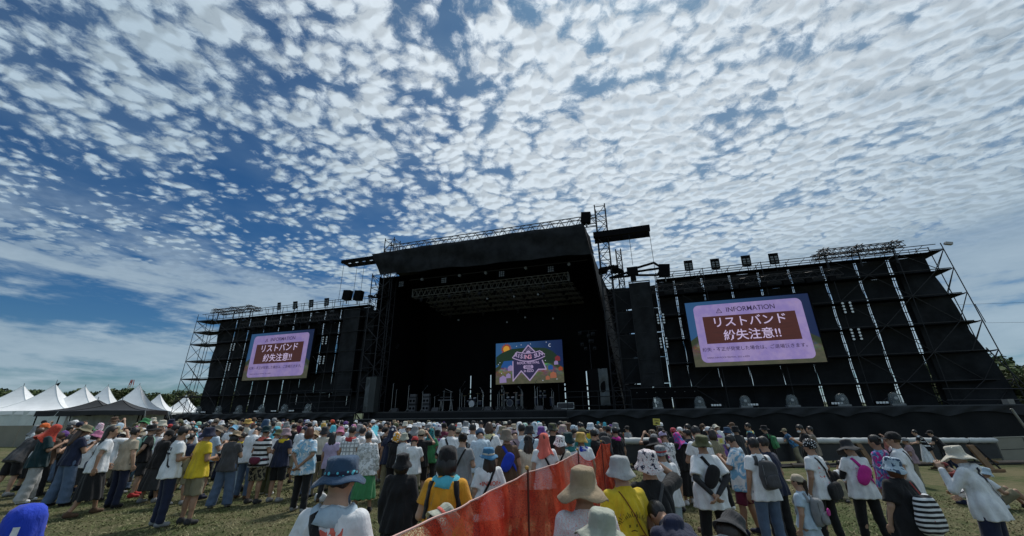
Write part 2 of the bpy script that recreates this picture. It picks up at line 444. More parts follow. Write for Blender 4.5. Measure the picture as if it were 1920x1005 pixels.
# ================================================================== TENTS
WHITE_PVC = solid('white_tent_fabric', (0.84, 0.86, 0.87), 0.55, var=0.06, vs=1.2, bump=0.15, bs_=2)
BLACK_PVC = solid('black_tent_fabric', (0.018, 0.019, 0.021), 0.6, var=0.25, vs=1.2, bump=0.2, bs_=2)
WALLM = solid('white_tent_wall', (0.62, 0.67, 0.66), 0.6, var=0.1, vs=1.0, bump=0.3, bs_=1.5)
def tent(x, y, w_, eave, peak, mat, lab, rot, walls=()):
    t = thing('pagoda_tent', lab, 'tent', T(x, y, gz(x, y)) @ RZ(rot))
    h = w_ / 2; n = 12
    mb = MB(); rows = []
    for k in range(n + 1):
        s = k / n; r = h * (1 - s) + 0.05; z = eave + (peak - eave) * (s ** 2.6 * 0.72 + s * 0.28)
        row = []
        for c in range(4):
            a0 = (((-1, -1), (1, -1), (1, 1), (-1, 1))[c]); a1 = (((1, -1), (1, 1), (-1, 1), (-1, -1))[c])
            for j in range(6):
                f = j / 6; bow = 1 - 0.05 * math.sin(math.pi * f) * (1 - s)
                row.append(((a0[0] * (1 - f) + a1[0] * f) * r * bow, (a0[1] * (1 - f) + a1[1] * f) * r * bow, z + 0.05 * math.sin(math.pi * f) * (1 - s)))
        row.append(row[0]); rows.append(row)
    mb.grid(rows); mb.build('roof', mat, t, smooth=False)
    m2 = MB(); low = [(p[0] * 1.01, p[1] * 1.01, p[2] - 0.32 - 0.03 * math.sin(i * 2.1)) for i, p in enumerate(rows[0])]
    m2.grid([rows[0], low]); m2.build('valance', mat, t)
    cr = rows[0].__len__() - 1
    for c in range(4):
        MB().tube([(r_[c * 6][0], r_[c * 6][1], r_[c * 6][2] + .01) for r_ in rows], .018, 4).build('ridge_seam', WALLM if mat is WHITE_PVC else BLACK, t)
        e_ = rows[0][c * 6]; MB().bar(e_, (e_[0] * 1.28, e_[1] * 1.28, .02), .012, 4).build('guy_rope', WALLM, t)
    MB().bar((0, 0, peak - .1), (0, 0, peak + .25), 0.03).build('finial', ALU, t)
    for sx, sy in ((-1, -1), (1, -1), (1, 1), (-1, 1)):
        bar('leg', (sx * h * .98, sy * h * .98, 0), (sx * h * .98, sy * h * .98, eave), 0.04, ALU if mat is WHITE_PVC else BLACK, t)
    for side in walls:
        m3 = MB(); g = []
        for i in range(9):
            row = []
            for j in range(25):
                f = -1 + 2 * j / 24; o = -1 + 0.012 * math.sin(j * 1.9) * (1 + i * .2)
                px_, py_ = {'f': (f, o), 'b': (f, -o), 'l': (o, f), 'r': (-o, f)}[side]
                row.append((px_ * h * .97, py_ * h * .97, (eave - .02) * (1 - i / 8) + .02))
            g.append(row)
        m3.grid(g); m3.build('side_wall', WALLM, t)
def tentpos(u, v, Y):
    d = ray(u, v); k = Y / d.y; return d.x * k, Y, CAM_H + d.z * k
for (u, v, Y, w_, m_, walls, lab) in (
        (45, 722, 37, 5.6, WHITE_PVC, 'fb', 'white pagoda tent at the left edge, leftmost peak of the row'),
        (105, 720, 37.5, 5.6, WHITE_PVC, 'f', 'white pagoda tent with grey side wall, second peak from the left'),
        (160, 724, 39, 5.6, WHITE_PVC, 'f', 'white pagoda tent rising behind the left black tent'),
        (203, 723, 46, 5.0, WHITE_PVC, 'f', 'white pagoda tent seen between the two black tent peaks'),
        (262, 721, 44, 5.2, WHITE_PVC, '', 'white pagoda tent standing behind the right black tent'),
        (300, 738, 54, 4.6, WHITE_PVC, '', 'small white pagoda tent just left of the scaffold foot'),
        (350, 740, 60, 5.0, WHITE_PVC, '', 'white pagoda tent seen through the left scaffold lattice'),
        (184, 748, 31, 4.2, BLACK_PVC, 'b', 'left one of the two black pagoda tents before the white row'),
        (230, 748, 31.5, 4.6, BLACK_PVC, 'b', 'right one of the two black pagoda tents, nearer the stage')):
    x, y, z = tentpos(u, v, Y)
    g_ = gz(x, y)
    tent(x, y, w_, (2.35 if m_ is WHITE_PVC else 2.15), z - g_ - .1, m_, lab, R(24), walls)
# beige site boards on the left behind the crowd
BOARD = solid('beige_board', (0.25, 0.235, 0.19), 0.8, var=0.12, vs=0.8)
t = thing('site_hoarding', 'low beige hoarding boards behind the crowd at the far left', 'hoarding')
for i in range(6):
    p = on_ground(-60 + 42 * i, 838); q = on_ground(-60 + 42 * (i + 1) - 1, 838)
    c = (p + q) / 2; L = (q - p).length
    box('panel', (c.x, c.y, gz(c.x, c.y) + .62), (L, .04, 1.25), BOARD, t, RZ(math.atan2(q.y - p.y, q.x - p.x)))
# thin mast with a pennant, and a red white pylon far behind the tents
d = ray(105, 712); k = 70 / d.y
t = thing('flag_mast', 'thin mast with a small dark pennant among the tent peaks', 'mast', T(d.x * k, 70, 0))
bar('pole', (0, 0, -.5), (.3, 0, CAM_H + d.z * k), 0.05, ALU, t)
MB().grid([[(.3, 0, 7.6), (.9, .1, 7.9)], [(.28, 0, 6.6), (.6, .1, 6.9)]]).build('pennant', BLACK, t)
REDP = solid('red_mast_paint', (0.4, 0.08, 0.07), .6); WHP = solid('white_mast_paint', (.6, .6, .6), .6)
d = ray(249, 712); k = 330 / d.y
t = thing('lattice_mast', 'distant red and white lattice mast above the trees', 'mast', T(d.x * k, 330, 0))
topz = CAM_H + d.z * k
for i in range(8):
    z0 = topz * i / 8; z1 = topz * (i + 1) / 8; s0 = 3 * (1 - i / 10); s1 = 3 * (1 - (i + 1) / 10); mb = MB()
    for sx, sy in ((-1, -1), (1, -1), (1, 1), (-1, 1)):
        mb.bar((sx * s0, sy * s0, z0), (sx * s1, sy * s1, z1), .28)
    mb.bar((-s0, -s0, z0), (s1, -s1, z1), .2).bar((s0, -s0, z0), (-s1, -s1, z1), .2).bar((-s0, -s0, z0), (s0, -s0, z0), .25)
    mb.build('mast_section', REDP if i % 2 else WHP, t)
# ================================================================== THE STAGE
def st(name, label, cat, s=0, d=0, z=0, group=None, rot=None):
    return thing(name, label, cat, ST_M @ T(s, d, z) @ (rot if rot is not None else Matrix.Identity(4)), group)
def cloth_cell(w_, h_, seed, nx=8, nz=8, amp=0.05, sag=0.0):
    """a hung black cloth: origin bottom left, x to w, z to h, creased"""
    rg = random.Random(seed); mb = MB()
    ph = [rg.uniform(0, 6.28) for _ in range(6)]; k1 = rg.uniform(1.2, 2.6); k2 = rg.uniform(.8, 1.8); sgn = rg.choice((-1, 1))
    rows = []
    for i in range(nz + 1):
        row = []
        for j in range(nx + 1):
            x = w_ * j / nx; z = h_ * i / nz; fx, fz = j / nx, i / nz
            e = math.sin(math.pi * fx) ** .5 * 1.0
            y = amp * e * (math.sin(k1 * x * 2 + ph[0]) * .5 + math.sin(sgn * k2 * (x + z * sgn) * 2.2 + ph[1]) * .8 + .4 * math.sin(4.1 * z + 1.7 * x + ph[2]))
            edge = (0.010 * math.sin(5 * z + ph[3])) if j in (0, nx) else 0
            zz = z - sag * math.sin(math.pi * fx) * (1 if i == nz else 0)
            row.append((x + edge, y, zz))
        rows.append(row)
    mb.grid(rows)
    me = mb.mesh('cloth_panel', True); me.materials.append(None)
    return me
CELLS = [cloth_cell(1, 1, k, 10, 10, amp=0.085) for k in range(6)]
rs = random.Random(5)

def wing(name, label, gaps, levels, z0, ztop, outer, sgn, gapw, front):
    """scaffold wall: sgn +1 right wing, -1 left wing; outer = s of the outermost post"""
    t = st(name, label, 'scaffolding', gaps[0], 0, -0.9)
    o = lambda s, d, z: (s - gaps[0], d, z + 0.9)
    # cloth cells between the posts
    for i in range(len(gaps) - 1):
        a, b = gaps[i], gaps[i + 1]
        for k in range(len(levels) - 1):
            zl, zh = levels[k], levels[k + 1]
            g = gapw(i, k); g2 = gapw(i + 1, k)
            w_ = (b - a) - g / 2 - g2 / 2
            obj('cloth_panel', CELLS[rs.randrange(6)], BLACK_CLOTH, t, T(*o(a + g / 2, 0.62, zl + .03)) @ SC(w_, 1.6, zh - zl - .05))
            # ties at the gap
            if g > .1:
                for q in range(3):
                    zz = zl + (zh - zl) * (q + .6) / 3
                    bar('tie', o(a - g * .5 - .02, .6, zz), o(a + g * .5 + .02, .6, zz + rs.uniform(-.05, .05)), .035, BLACK, t)
    # posts, one behind each gap and one in front, ledgers, toeboards
    posts = list(gaps) + [outer]
    lean = (lambda z: (14.05 - z) * .075) if sgn > 0 else (lambda z: 0)
    for i, s in enumerate(posts):
        le = lean(z0 - 2.6) if s == outer else 0
        bar('post', o(s + le, .66, z0 - 2.6), o(s, .66, ztop + .1), .032, STEEL, t)
        if i % 2 == 0 or s == outer: bar('post', o(s + le, -.7, z0 - 2.6), o(s, -.7, ztop - .1), .032, STEEL, t)
    lo, hi = min(posts), max(posts)
    for k, z in enumerate(levels):
        for d in (.55, -.7):
            bar('ledger', o(lo, d, z), o(hi, d, z), .035, STEEL, t)
        box('walk_board', o((lo + hi) / 2, .1, z - .06), (hi - lo, .9 if k else .5, .05), BLACK, t)
    # diagonals in the front layer
    m = len(gaps)
    for k in range(len(levels) - 1):
        za, zb = levels[k], levels[k + 1]
        for i in front:
            a, b = gaps[i], gaps[i + 1]
            if (i + k) % 2: a, b = b, a
            bar('brace', o(a, -.72, za), o(b, -.72, zb), .028, STEEL, t)
        e = gaps[-1] if sgn > 0 else gaps[0]
        bar('brace', o(e, -.7, za), o(outer + lean(zb), -.7, zb), .028, STEEL, t)
        if sgn < 0: bar('brace', o(outer, -.7, za), o(e, -.7, zb), .028, STEEL, t)
        bar('brace', o(outer + lean(za), 1.6, za), o(outer + lean(zb), -.7, zb), .028, STEEL, t)
        box('platform', o((e + outer + lean(zb)) / 2, .35, zb - .05), (abs(outer + lean(zb) - e) - .1, 1.9, .06), BLACK, t)
        bar('transom', o(outer + lean(zb), -.7, zb), o(outer + lean(zb), 1.6, zb), .03, STEEL, t)
    bar('post', o(outer + lean(z0 - 2.6), 1.6, z0 - 2.6), o(outer, 1.6, ztop), .032, STEEL, t)
    # top rail with short struts
    for d in (.55, -.2):
        bar('top_rail', o(lo, d, ztop), o(hi, d, ztop), .032, STEEL, t)
    q = lo; i = 0
    while q < hi - .5:
        bar('rail_strut', o(q, .55, ztop - .62), o(q + .55, -.2, ztop), .02, STEEL, t)
        if i % 2: bar('rail_strut', o(q, .55, ztop - .62), o(q, .55, ztop), .02, STEEL, t)
        q += 1.15; i += 1
    return t
GR = [6.19, 7.78, 10.15, 12.45, 14.75, 17.1, 19.55, 21.92, 24.15, 26.3]
def gwR(i, k):
    if i in (0,): return .12 if k > 1 else .03
    if i == 9: return .10
    if i == 8: return .22 if k != 1 else .08
    if k == 0: return .20 if i in (5, 6, 7) else .02
    return .14 if k >= 3 or i >= 6 else .07
wing('scaffold_wall', 'tall black cloth scaffold wall on the right, carrying the large screen', GR, [2.0, 3.75, 5.75, 7.85, 9.95, 11.9, 13.45], 2.0, 14.05, 27.1, 1, gwR, (1, 6, 7, 8))
GL = [-48.9, -46.1, -43.8, -41.2, -38.8, -36.5, -34.1, -31.9, -29.6, -27.2, -24.95]
def gwL(i, k):
    if i in (0, 10): return .12
    if k < 2 and i > 5: return .02
    return .16 if (k + i) % 5 else .09
t = st('scaffold_stay', 'long slanted steel stay propping the right scaffold end', 'scaffolding', 27.1, -.7, 2.1)
bar('stay', (0, 0, 3.8), (1.9, -.3, -1.0), .04, DARK_STEEL, t); bar('stay', (0, 0, 1.8), (1.2, -.2, .7), .03, DARK_STEEL, t); bar('rail', (-3.4, -.2, 1.1), (.9, -.2, 1.0), .045, DARK_STEEL, t); bar('rail', (-3.4, -.2, .35), (1.2, -.2, .3), .045, DARK_STEEL, t)
wing('scaffold_wall', 'long black cloth scaffold wall on the left with lattice end bay', GL, [2.35, 4.3, 6.45, 8.65, 10.8, 12.4, 13.9], 2.35, 14.9, -51.7, -1, gwL, (0, 1, 2, 7))

t = st('folded_scrim', 'dark scrim drawn into diagonal folds across the outermost bay of the right wing', 'cloth', 24.3, .52, 2.0)
mb = MB(); rows = []
for i in range(41):
    z = 11.2 * i / 40; rows.append([(x, -.12 - .30 * abs(math.sin(z * .75 + x * .9)) ** .7 * min(1, x * 1.2) - .8 * (1 - z / 11.2) * max(0, x - 1.2) / 1.2, z) for x in np.linspace(.16, 2.05 + 1.15 * (1 - z / 11.2), 12)])
mb.grid(rows); mb.build('cloth', BLACK_CLOTH, t, smooth=True)
t = st('folded_scrim', 'dark scrim drawn into diagonal folds across the outermost bay of the left wing', 'cloth', -48.7, .52, 2.4)
mb = MB(); rows = []
for i in range(41):
    z = 11.3 * i / 40; rows.append([(x, .02 - .24 * abs(math.sin(z * .75 - x * .9)) ** .7 * min(1, (2.5 - x) * 1.2), z) for x in np.linspace(.0, 2.4, 12)])
mb.grid(rows); mb.build('cloth', BLACK_CLOTH, t, smooth=True)
# ---- lattice helper
def truss(t, A, B, w_, h_, n, r, mat, braces=True, name='chord', up=Vector((0, 0, 1)), stuff=False):
    """box truss between A and B (bottom centre line), width w (depth), height h, as chord and brace parts"""
    A = Vector(A); B = Vector(B); ax = (B - A).normalized(); side = ax.cross(up).normalized(); upv = side.cross(ax).normalized()
    c = [(-w_ / 2, 0), (w_ / 2, 0), (w_ / 2, h_), (-w_ / 2, h_)]
    P = lambda q, k: A + (B - A) * k + side * q[0] + upv * q[1]
    for q in c: bar(name, P(q, 0), P(q, 1), r, mat, t)
    mb = MB()
    for k in range(n):
        k0, k1, km = k / n, (k + 1) / n, (k + .5) / n
        for (i, j) in ((0, 3), (1, 2)):
            segs = ((P(c[i], k0), P(c[j], km)), (P(c[j], km), P(c[i], k1)))
            for a, b in segs:
                if stuff: mb.bar(a, b, r * .6, 4)
                else: bar('brace', a, b, r * .6, mat, t)
        for (i, j) in ((0, 1), (3, 2)):
            a, b = (P(c[i], k0), P(c[j], k1)) if k % 2 else (P(c[j], k0), P(c[i], k1))
            if stuff: mb.bar(a, b, r * .55, 4)
            else: bar('brace', a, b, r * .55, mat, t)
    if stuff and mb.v:
        o_ = mb.build('braces', mat, t); o_['kind'] = 'stuff'

# ---- main stage shell
t = st('concert_stage', 'huge black cloth covered main stage with deep open front and roof', 'stage', -12, 0, -0.9)
o = lambda s, d, z: (s + 12, d, z + 0.9)
box('deck', o(-13.2, 6, 2.1), (21.6, 12.6, .22), DECKM, t)
box('deck_edge', o(-13.2, -.38, 2.02), (21.4, .1, .4), solid('deck_edge_black', (.03, .03, .032), .4), t)
box('front_step', o(-13.2, -1.2, 1.52), (21.4, 1.4, .1), solid('step_black', (.04, .04, .042), .35), t)
box('step_nosing', o(-13.2, -1.93, 1.55), (21.0, .05, .045), solid('step_nosing', (.16, .16, .16), .4), t)
obj('skirt', cloth_cell(21.6, 2.9, 8, 60, 6, .06), DARK_SKIRT, t, T(*o(-24, -1.85, -1.4)))
obj('deck_skirt', cloth_cell(21.6, .55, 9, 60, 3, .03), DARK_SKIRT, t, T(*o(-24, -.5, 1.55)))
# back cloth in strips with slits of daylight
cuts = [-24.4, -17.4, -14.6, -13.05, -5.0, -2.3, 3.2]
for a, b in zip(cuts[:-1], cuts[1:]):
    box('backcloth', o((a + b) / 2, 12.0, 11.6), (b - a - .001, .06, 10.0), BLACK, t)
slit = .13
for a, b in zip(cuts[:-1], cuts[1:]):
    box('backcloth', o((a + b) / 2, 12.02, 4.4), (b - a - slit, .06, 4.7), BLACK, t)
for a in cuts[1:-1]:
    for zz in (2.6, 3.4, 4.3, 4.9): box('cloth_tie', o(a, 11.98, zz), (.3, .03, .22), BLACK, t)
def poly(name, pts, mat, parent, div=1):
    mb = MB(); mb.v = [tuple(p) for p in pts]; mb.f = [tuple(range(len(pts)))]
    return mb.build(name, mat, parent)
poly('side_wall', [o(-24.3, 0, 0), o(-24.3, 12, 0), o(-24.3, 12, 17), o(-24.3, 0, 17.3)], BLACK, t)
poly('side_wall', [o(2.3, .3, 0), o(3.2, 12, 0), o(1.0, 12, 17), o(.5, .3, 17.3)], BLACK, t)
poly('roof_skin', [o(-25, .4, 19.9), o(.1, .4, 19.9), o(.6, 12, 17.6), o(-24.6, 12, 17.6)], BLACK_CLOTH, t)
poly('ceiling_cloth', [o(-24.6, .5, 17.3), o(.5, .5, 17.0), o(1.2, 12, 16.6), o(-24.6, 12, 16.6)], BLACK, t)
# outer right side sheet between roof corner and tower foot
mb = MB(); rows = []
for i in range(13):
    f = i / 12; row = []
    for j in range(5):
        g = j / 4
        s = (0.05 + (2.25 - .05) * (1 - f)) * 1.0; 
        row.append(o(.1 + 2.15 * (1 - f) ** 1.15 + .55 * g * (1 - f * .6) + .04 * math.sin(9 * f + 4 * g), .05 + 2.4 * g, 2.2 + (19.9 - 2.2) * f))
    rows.append(row)
mb.grid(rows); mb.build('side_sheet', BLACK, t, smooth=True)
# fascia scrim with creases, thick (front and return)
mb = MB(); rows = []
N = 60
for i in range(9):
    f = i / 8; row = []
    for j in range(N + 1):
        g = j / N
        s = (-25.17 * (1 - g) + 0.0 * g) * f + (-24.0 * (1 - g) + .5 * g) * (1 - f)
        z = (20.0) * f + (17.35 * (1 - g) + 16.8 * g) * (1 - f) + .06 * math.sin(g * 23) * (1 - f)
        y = -.35 - .5 * f + .08 * math.sin(g * 31 + 3 * f) * math.sin(math.pi * f) + .05 * math.sin(g * 61 - 6 * f) + .09 * math.sin(g * 14 + 7 * f)
        row.append(o(s, y, z))
    rows.append(row)
rows.append([(p[0], p[1] + .9, p[2] + .05) for p in rows[-1]])
mb.grid(rows); mb.build('roof_fascia', BLACK_CLOTH, t, smooth=True)
poly('fascia_return', [o(.5, -.35, 16.8), o(0, -.85, 20), o(.15, .4, 19.9), o(.75, .4, 17.0)], BLACK_CLOTH, t)
# main side pillars of cloth beside the opening
obj('wing_cloth', cloth_cell(2.0, 11.2, 21, 10, 10, .06), BLACK_CLOTH, t, T(*o(-26.4, .5, 2.2)))

# roof truss
t = st('roof_truss', 'long horizontal lattice truss running above the stage roof', 'truss', -23.4, .3, 20.2)
truss(t, (0, 0, 0), (24.7, 0, 0), .7, .95, 23, .05, DARK_STEEL)
for k, q in enumerate((2.6, 8.5, 14.6, 20.0)):
    box('hoist_motor', (q, -.1, -.05), (.7, .4, .35), BLACK, t)
# towers
def tower(label, s, d, z1, w_, z0=-.9, sections=14):
    t = st('lattice_tower', label, 'tower', s, d, z0)
    H = z1 - z0; n = sections
    c = ((-w_ / 2, -w_ / 2), (w_ / 2, -w_ / 2), (w_ / 2, w_ / 2), (-w_ / 2, w_ / 2))
    for q in c: bar('chord', (*q, 0), (*q, H + .25), .06, DARK_STEEL, t)
    for k in range(n):
        za, zb = H * k / n, H * (k + 1) / n
        for i in range(4):
            a, b = c[i], c[(i + 1) % 4]
            if (k + i) % 2: a, b = b, a
            bar('brace', (*a, za), (*b, zb), .035, DARK_STEEL, t)
            bar('rung', (*c[i], zb), (*c[(i + 1) % 4], zb), .035, DARK_STEEL, t)
    return t
tower('tall lattice tower right of the stage roof, highest point of the stage', 1.75, .9, 22.3, 1.05, sections=19)
tower('lattice tower at the left corner of the stage roof', -24.0, 1.4, 22.4, 1.3, sections=17)
tower('short thin lattice mast just behind the tall right tower', 3.1, 2.2, 17.6, .5, sections=22)
tower('broad lattice tower carrying the left platform beside the opening', -23.9, .0, 17.2, 1.6, sections=12)
# dark knuckle where the tower meets the wing
for (s, z, lab) in ((2.3, 14.9, 'dark cluster of hoists clamped low on the right tower'), (-24.2, 15.2, 'dark work platform clamped to the left tower')):
    t = st('tower_platform', lab, 'platform', s, .4, z)
    for q in range(9):
        box('hoist' if q % 3 else 'plank', (rs.uniform(-.9, .9), rs.uniform(-.8, .6), rs.uniform(-.6, .6)), (rs.uniform(.3, 1.1), .35, rs.uniform(.12, .4)), BLACK, t, RZ(rs.uniform(-.3, .3)))
    for q in range(8):
        a = Vector((rs.uniform(-1.1, 1.1), rs.uniform(-.8, .6), rs.uniform(-.9, .9)))
        bar('tube', a, a + Vector((rs.uniform(-1, 1), 0, rs.uniform(-.8, .8))), .035, BLACK, t)
# cantilever beams with chains
def cantilever(label, s0, s1, z, chains):
    t = st('cantilever_beam', label, 'beam', s0, 0, z)
    L = s1 - s0
    for d in (-.55, .75):
        box('girder', (L / 2, d, 0), (abs(L), .32, .62 if L > 0 else .38), BLACK, t)
    for q in range(5): box('spacer', (L * (.06 + .22 * q), .1, -.1), (.16, 1.0, .3), BLACK, t)
    for (s, zb) in chains: bar('chain', (s - s0, -.5, -.3), (s - s0 + .0, -.5, zb - z), .022, DARK_STEEL, t)
cantilever('dark cantilever beam reaching right from the tall tower', .9, 6.3, 18.6, ((4.3, 15.0), (6.2, 14.1)))
cantilever('dark cantilever beam reaching left from the roof corner', -24.9, -29.6, 19.6, ((-29.3, 14.6), (-27.3, 14.9), (-26.3, 14.9)))
# hanging rig frame right of the tower
t = st('speaker_rig_frame', 'dark pronged rigging frame hanging from the right cantilever beam', 'rigging', 4.2, -.4, 14.3)
box('body', (0, 0, .1), (1.0, .5, .8), BLACK, t); box('neck', (0, 0, -.5), (.5, .4, .6), BLACK, t)
for a, b in (((.3, 0, .4), (2.0, 0, .75)), ((2.0, 0, .75), (2.6, 0, .2)), ((2.6, 0, .2), (2.2, 0, -.5)), ((2.2, 0, -.5), (.3, 0, -.3)), ((.3, 0, .05), (2.5, 0, .15)), ((-.3, 0, .1), (-2.2, 0, -.3)), ((-2.2, 0, -.3), (-.3, 0, -.3))):
    bar('arm', a, b, .11, BLACK, t)
# dark covered line arrays
for (s, z0, z1, w_, lab) in ((4.65, 3.9, 13.2, 1.9, 'tall speaker column wrapped in black cloth beside the right tower'), (-27.0, 3.9, 13.3, 2.2, 'tall speaker column wrapped in black cloth left of the stage')):
    t = st('speaker_column', lab, 'speaker', s, -.6, z0)
    obj('cloth_cover', cloth_cell(w_, z1 - z0, 31, 10, 24, .05), BLACK_CLOTH, t, T(-w_ / 2, 0, 0))
    box('body', (0, .45, (z1 - z0) / 2), (w_ - .1, .7, z1 - z0 - .1), BLACK, t)
    for k in range(7): box('cabinet_joint', (0, .06, (z1 - z0) * (k + 1) / 8), (w_ - .3, .1, .03), STEEL, t)
    for q in (-w_ / 2 + .05, w_ / 2 - .05): bar('edge_tube', (q, -.06, 0), (q, -.06, z1 - z0 + .1), .03, STEEL, t)
    bar('top_bow', (-w_ / 2, -.05, z1 - z0 + .1), (w_ / 2, -.05, z1 - z0 + .1), .05, DARK_STEEL, t)
# backing scrim between the right tower and the wing wall
t = st('black_scrim', 'plain black cloth hung between the right tower and the wing wall', 'cloth', 2.2, .8, 2.0)
for k in range(5):
    obj('cloth_panel', CELLS[k], BLACK_CLOTH, t, T(0, 0, .03 + 2.25 * k) @ SC(2.45, 1.5, 2.2))
    obj('cloth_panel', CELLS[(k + 2) % 6], BLACK_CLOTH, t, T(2.6, 0, .03 + 2.25 * k) @ SC(1.3, 1.5, 2.2))
for k in range(6):
    bar('tube', (0, -.8, .2 + 2.1 * k), (4.0, -.8, .2 + 2.1 * k), .03, STEEL, t)
    bar('tube', (0 if k % 2 else 1.9, -.85, .2 + 2.1 * k), (1.9 if k % 2 else 0, -.85, 2.3 + 2.1 * k), .028, STEEL, t)
for q in (0, 1.9): bar('tube', (q, -.8, 0), (q, -.8, 12.2), .03, STEEL, t)

# trusses hanging inside the stage
SILV = solid('worn_truss_grey', (0.16, 0.16, 0.15), 0.5, 0.3)
pos = ((3.0, 15.2, -21.2, -2.4, .9), (5.0, 15.0, -20.6, -2.2, .6), (6.6, 14.9, -20.9, -2.1, .6), (8.2, 14.8, -20.9, -1.9, .6), (9.8, 14.6, -20.9, -1.7, .6))
nm_ = ('front', 'second', 'third', 'fourth', 'rearmost')
for k, (d, z, a, b, h_) in enumerate(pos):
    t = st('lighting_truss', '%s lighting truss hanging under the stage roof' % nm_[k], 'truss', a, d, z)
    truss(t, (0, 0, 0), (b - a, 0, 0), h_, h_, 26, .045, SILV, stuff=True)
    if k == 0:
        for x in (-.05, b - a + .05):
            for p, q in (((0, 0), (0, h_)), ((0, h_), (.0, h_)), ):
                pass
            for zz in (0, h_): box('end_plate', (x, 0, zz), (.08, h_ + .15, .16), SILV, t)
            for yy in (-h_ / 2, h_ / 2): box('end_plate', (x, yy, h_ / 2), (.08, .16, h_ + .15), SILV, t)
    for q in range(8 if k else 10):
        x = (b - a) * (q + .5) / (8 if k else 10)
        mbx = MB().box((x, 0, -.28), (.3, .25, .2)).bar((x, 0, -.35), (x + .05, -.22, -.62), .13, 8).bar((x - .16, 0, -.3), (x - .16, -.1, -.55), .03).bar((x + .16, 0, -.3), (x + .16, -.1, -.55), .03)
        mbx.build('moving_light', BLACK if q % 2 else DARK_STEEL, t)
LAMPW = solid('lamp_lens', (0.55, 0.56, 0.55), 0.25, var=.05, spec=.6)
LAMPD = solid('lamp_lens_dim', (0.16, 0.17, 0.17), 0.2, var=.05, spec=.6)
# blinders and round lamps on the front bar under the fascia
def stage_at(u, v, d):
    rr = ray(u, v); nrm = ST_B; p0 = ST_O + ST_B * d
    k = (p0 - Vector((0, 0, CAM_H))).dot(nrm) / rr.dot(nrm)
    p = Vector((0, 0, CAM_H)) + rr * k
    return (p - ST_O).dot(ST_E), p.z
t = st('front_lamp_bar', 'dark bar of lamps just inside the stage opening under the fascia', 'lamp bar', -21, 1.2, 16.3)
bar('tube', (0, 0, .55), (21, 0, .45), .06, STEEL, t)
for (u, v) in ((753, 533), (833, 526), (941, 514), (1033, 505)):
    s, z = stage_at(u, v, 1.2)
    box('lamp_housing', (s + 21, 0, z - 16.3), (.75, .15, .75), BLACK, t)
    for i in range(3):
        for j in range(3): box('lamp_lens', (s + 21 - .22 + .22 * i, -.09, z - 16.3 - .22 + .22 * j), (.13, .03, .13), LAMPD, t)
for (u, v) in ((792, 524), (862, 517), (911, 512), (986, 503), (1067, 496)):
    s, z = stage_at(u, v, 1.2)
    MB().bar((s + 21, .1, z - 16.3), (s + 21, -.15, z - 16.3), .17, 12).build('round_lamp', LAMPD, t)
    bar('yoke', (s + 21, .05, z - 16.3), (s + 21, .05, .5), .03, BLACK, t)
# faint lamps inside the roof
for (u, v, d) in ((880, 547, 3.2), (914, 560, 3.2), (964, 556, 3.2), (1009, 552, 3.2), (951, 604, 8), (985, 595, 8), (1037, 597, 9), (860, 600, 8)):
    s, z = stage_at(u, v, d)
    tt = st('spot_lamp', 'small grey spot lamp on the trusses inside the roof', 'lamp', s, d, z, 'spot lamps on the inner trusses')
    MB().bar((0, .12, 0), (0, -.12, -.03), .11, 10).build('lens', LAMPD, tt); MB().box((0, .2, .05), (.2, .2, .3)).build('housing', BLACK, tt)

# ---- floodlights on the wing tops
def flood(s, z, lab, h_=.95, w_=.72):
    t = st('floodlight_panel', lab, 'floodlight', s, -.1, z)
    bar('stem', (0, 0, -.75), (0, 0, 0), .035, STEEL, t)
    bar('bracket', (-.25, 0, -.1), (.25, 0, -.1), .03, STEEL, t)
    box('housing', (0, .05, h_ / 2 - .05), (w_, .12, h_), BLACK, t, Matrix.Rotation(R(8), 4, 'X'))
    for i in range(2):
        for j in range(4):
            box('lamp_cell', (-.16 + .32 * i, -.03, .1 + .22 * j), (.22, .03, .15), LAMPD, t)
ordn = ('leftmost', 'second from left', 'third from left', 'rightmost')
for k, (u, v) in enumerate(((1291, 497), (1341, 494), (1399, 488), (1451, 484))):
    s, z = stage_at(u, v, -.1); flood(s, z - .45, 'floodlight panel on the right wing top rail, %s' % ordn[k])
for k, (u, v) in enumerate(((523, 573), (553, 571), (583, 568), (612, 565))):
    s, z = stage_at(u, v, -.1); flood(s, z - .45, 'floodlight panel on the left wing top rail, %s' % ordn[k], .9, .42 if k == 0 else .6)
# truss grids on the outer ends of the wings
for (s0, s1, z, lab) in ((19.0, 24.8, 13.95, 'flat truss grid perched on the right wing top'), (-49.2, -42.2, 14.75, 'flat truss grid perched on the left wing top')):
    t = st('truss_grid', lab, 'truss', s0, -.8, z)
    truss(t, (0, 0, 0), (s1 - s0, 0, .0), .35, .4, 12, .035, DARK_STEEL, stuff=True)
    truss(t, (0, 1.3, .05), (s1 - s0, 1.3, .05), .35, .4, 12, .035, DARK_STEEL, stuff=True)
    for q in (.1, .5, .9):
        truss(t, ((s1 - s0) * q, -.3, .1), ((s1 - s0) * q, 1.7, .1), .35, .4, 5, .03, DARK_STEEL, stuff=True)
        bar('support', ((s1 - s0) * q, .4, -1.2), ((s1 - s0) * q, .4, .1), .06, STEEL, t)
# horizontal lamp truss across each wing face
for (s0, s1, z, lab) in ((5.6, 20.0, 11.95, 'dark lamp truss fixed across the right wing above the screen'), (-42.9, -28.2, 12.2, 'dark lamp truss fixed across the left wing above the screen')):
    t = st('wing_truss', lab, 'truss', s0, -1.2, z)
    truss(t, (0, 0, 0), (s1 - s0, 0, 0), .5, .55, 18, .035, DARK_STEEL, stuff=True)
    for q in range(9): box('lamp_housing', ((s1 - s0) * (q + .5) / 9, -.1, -.25), (.45, .35, .4), BLACK, t)
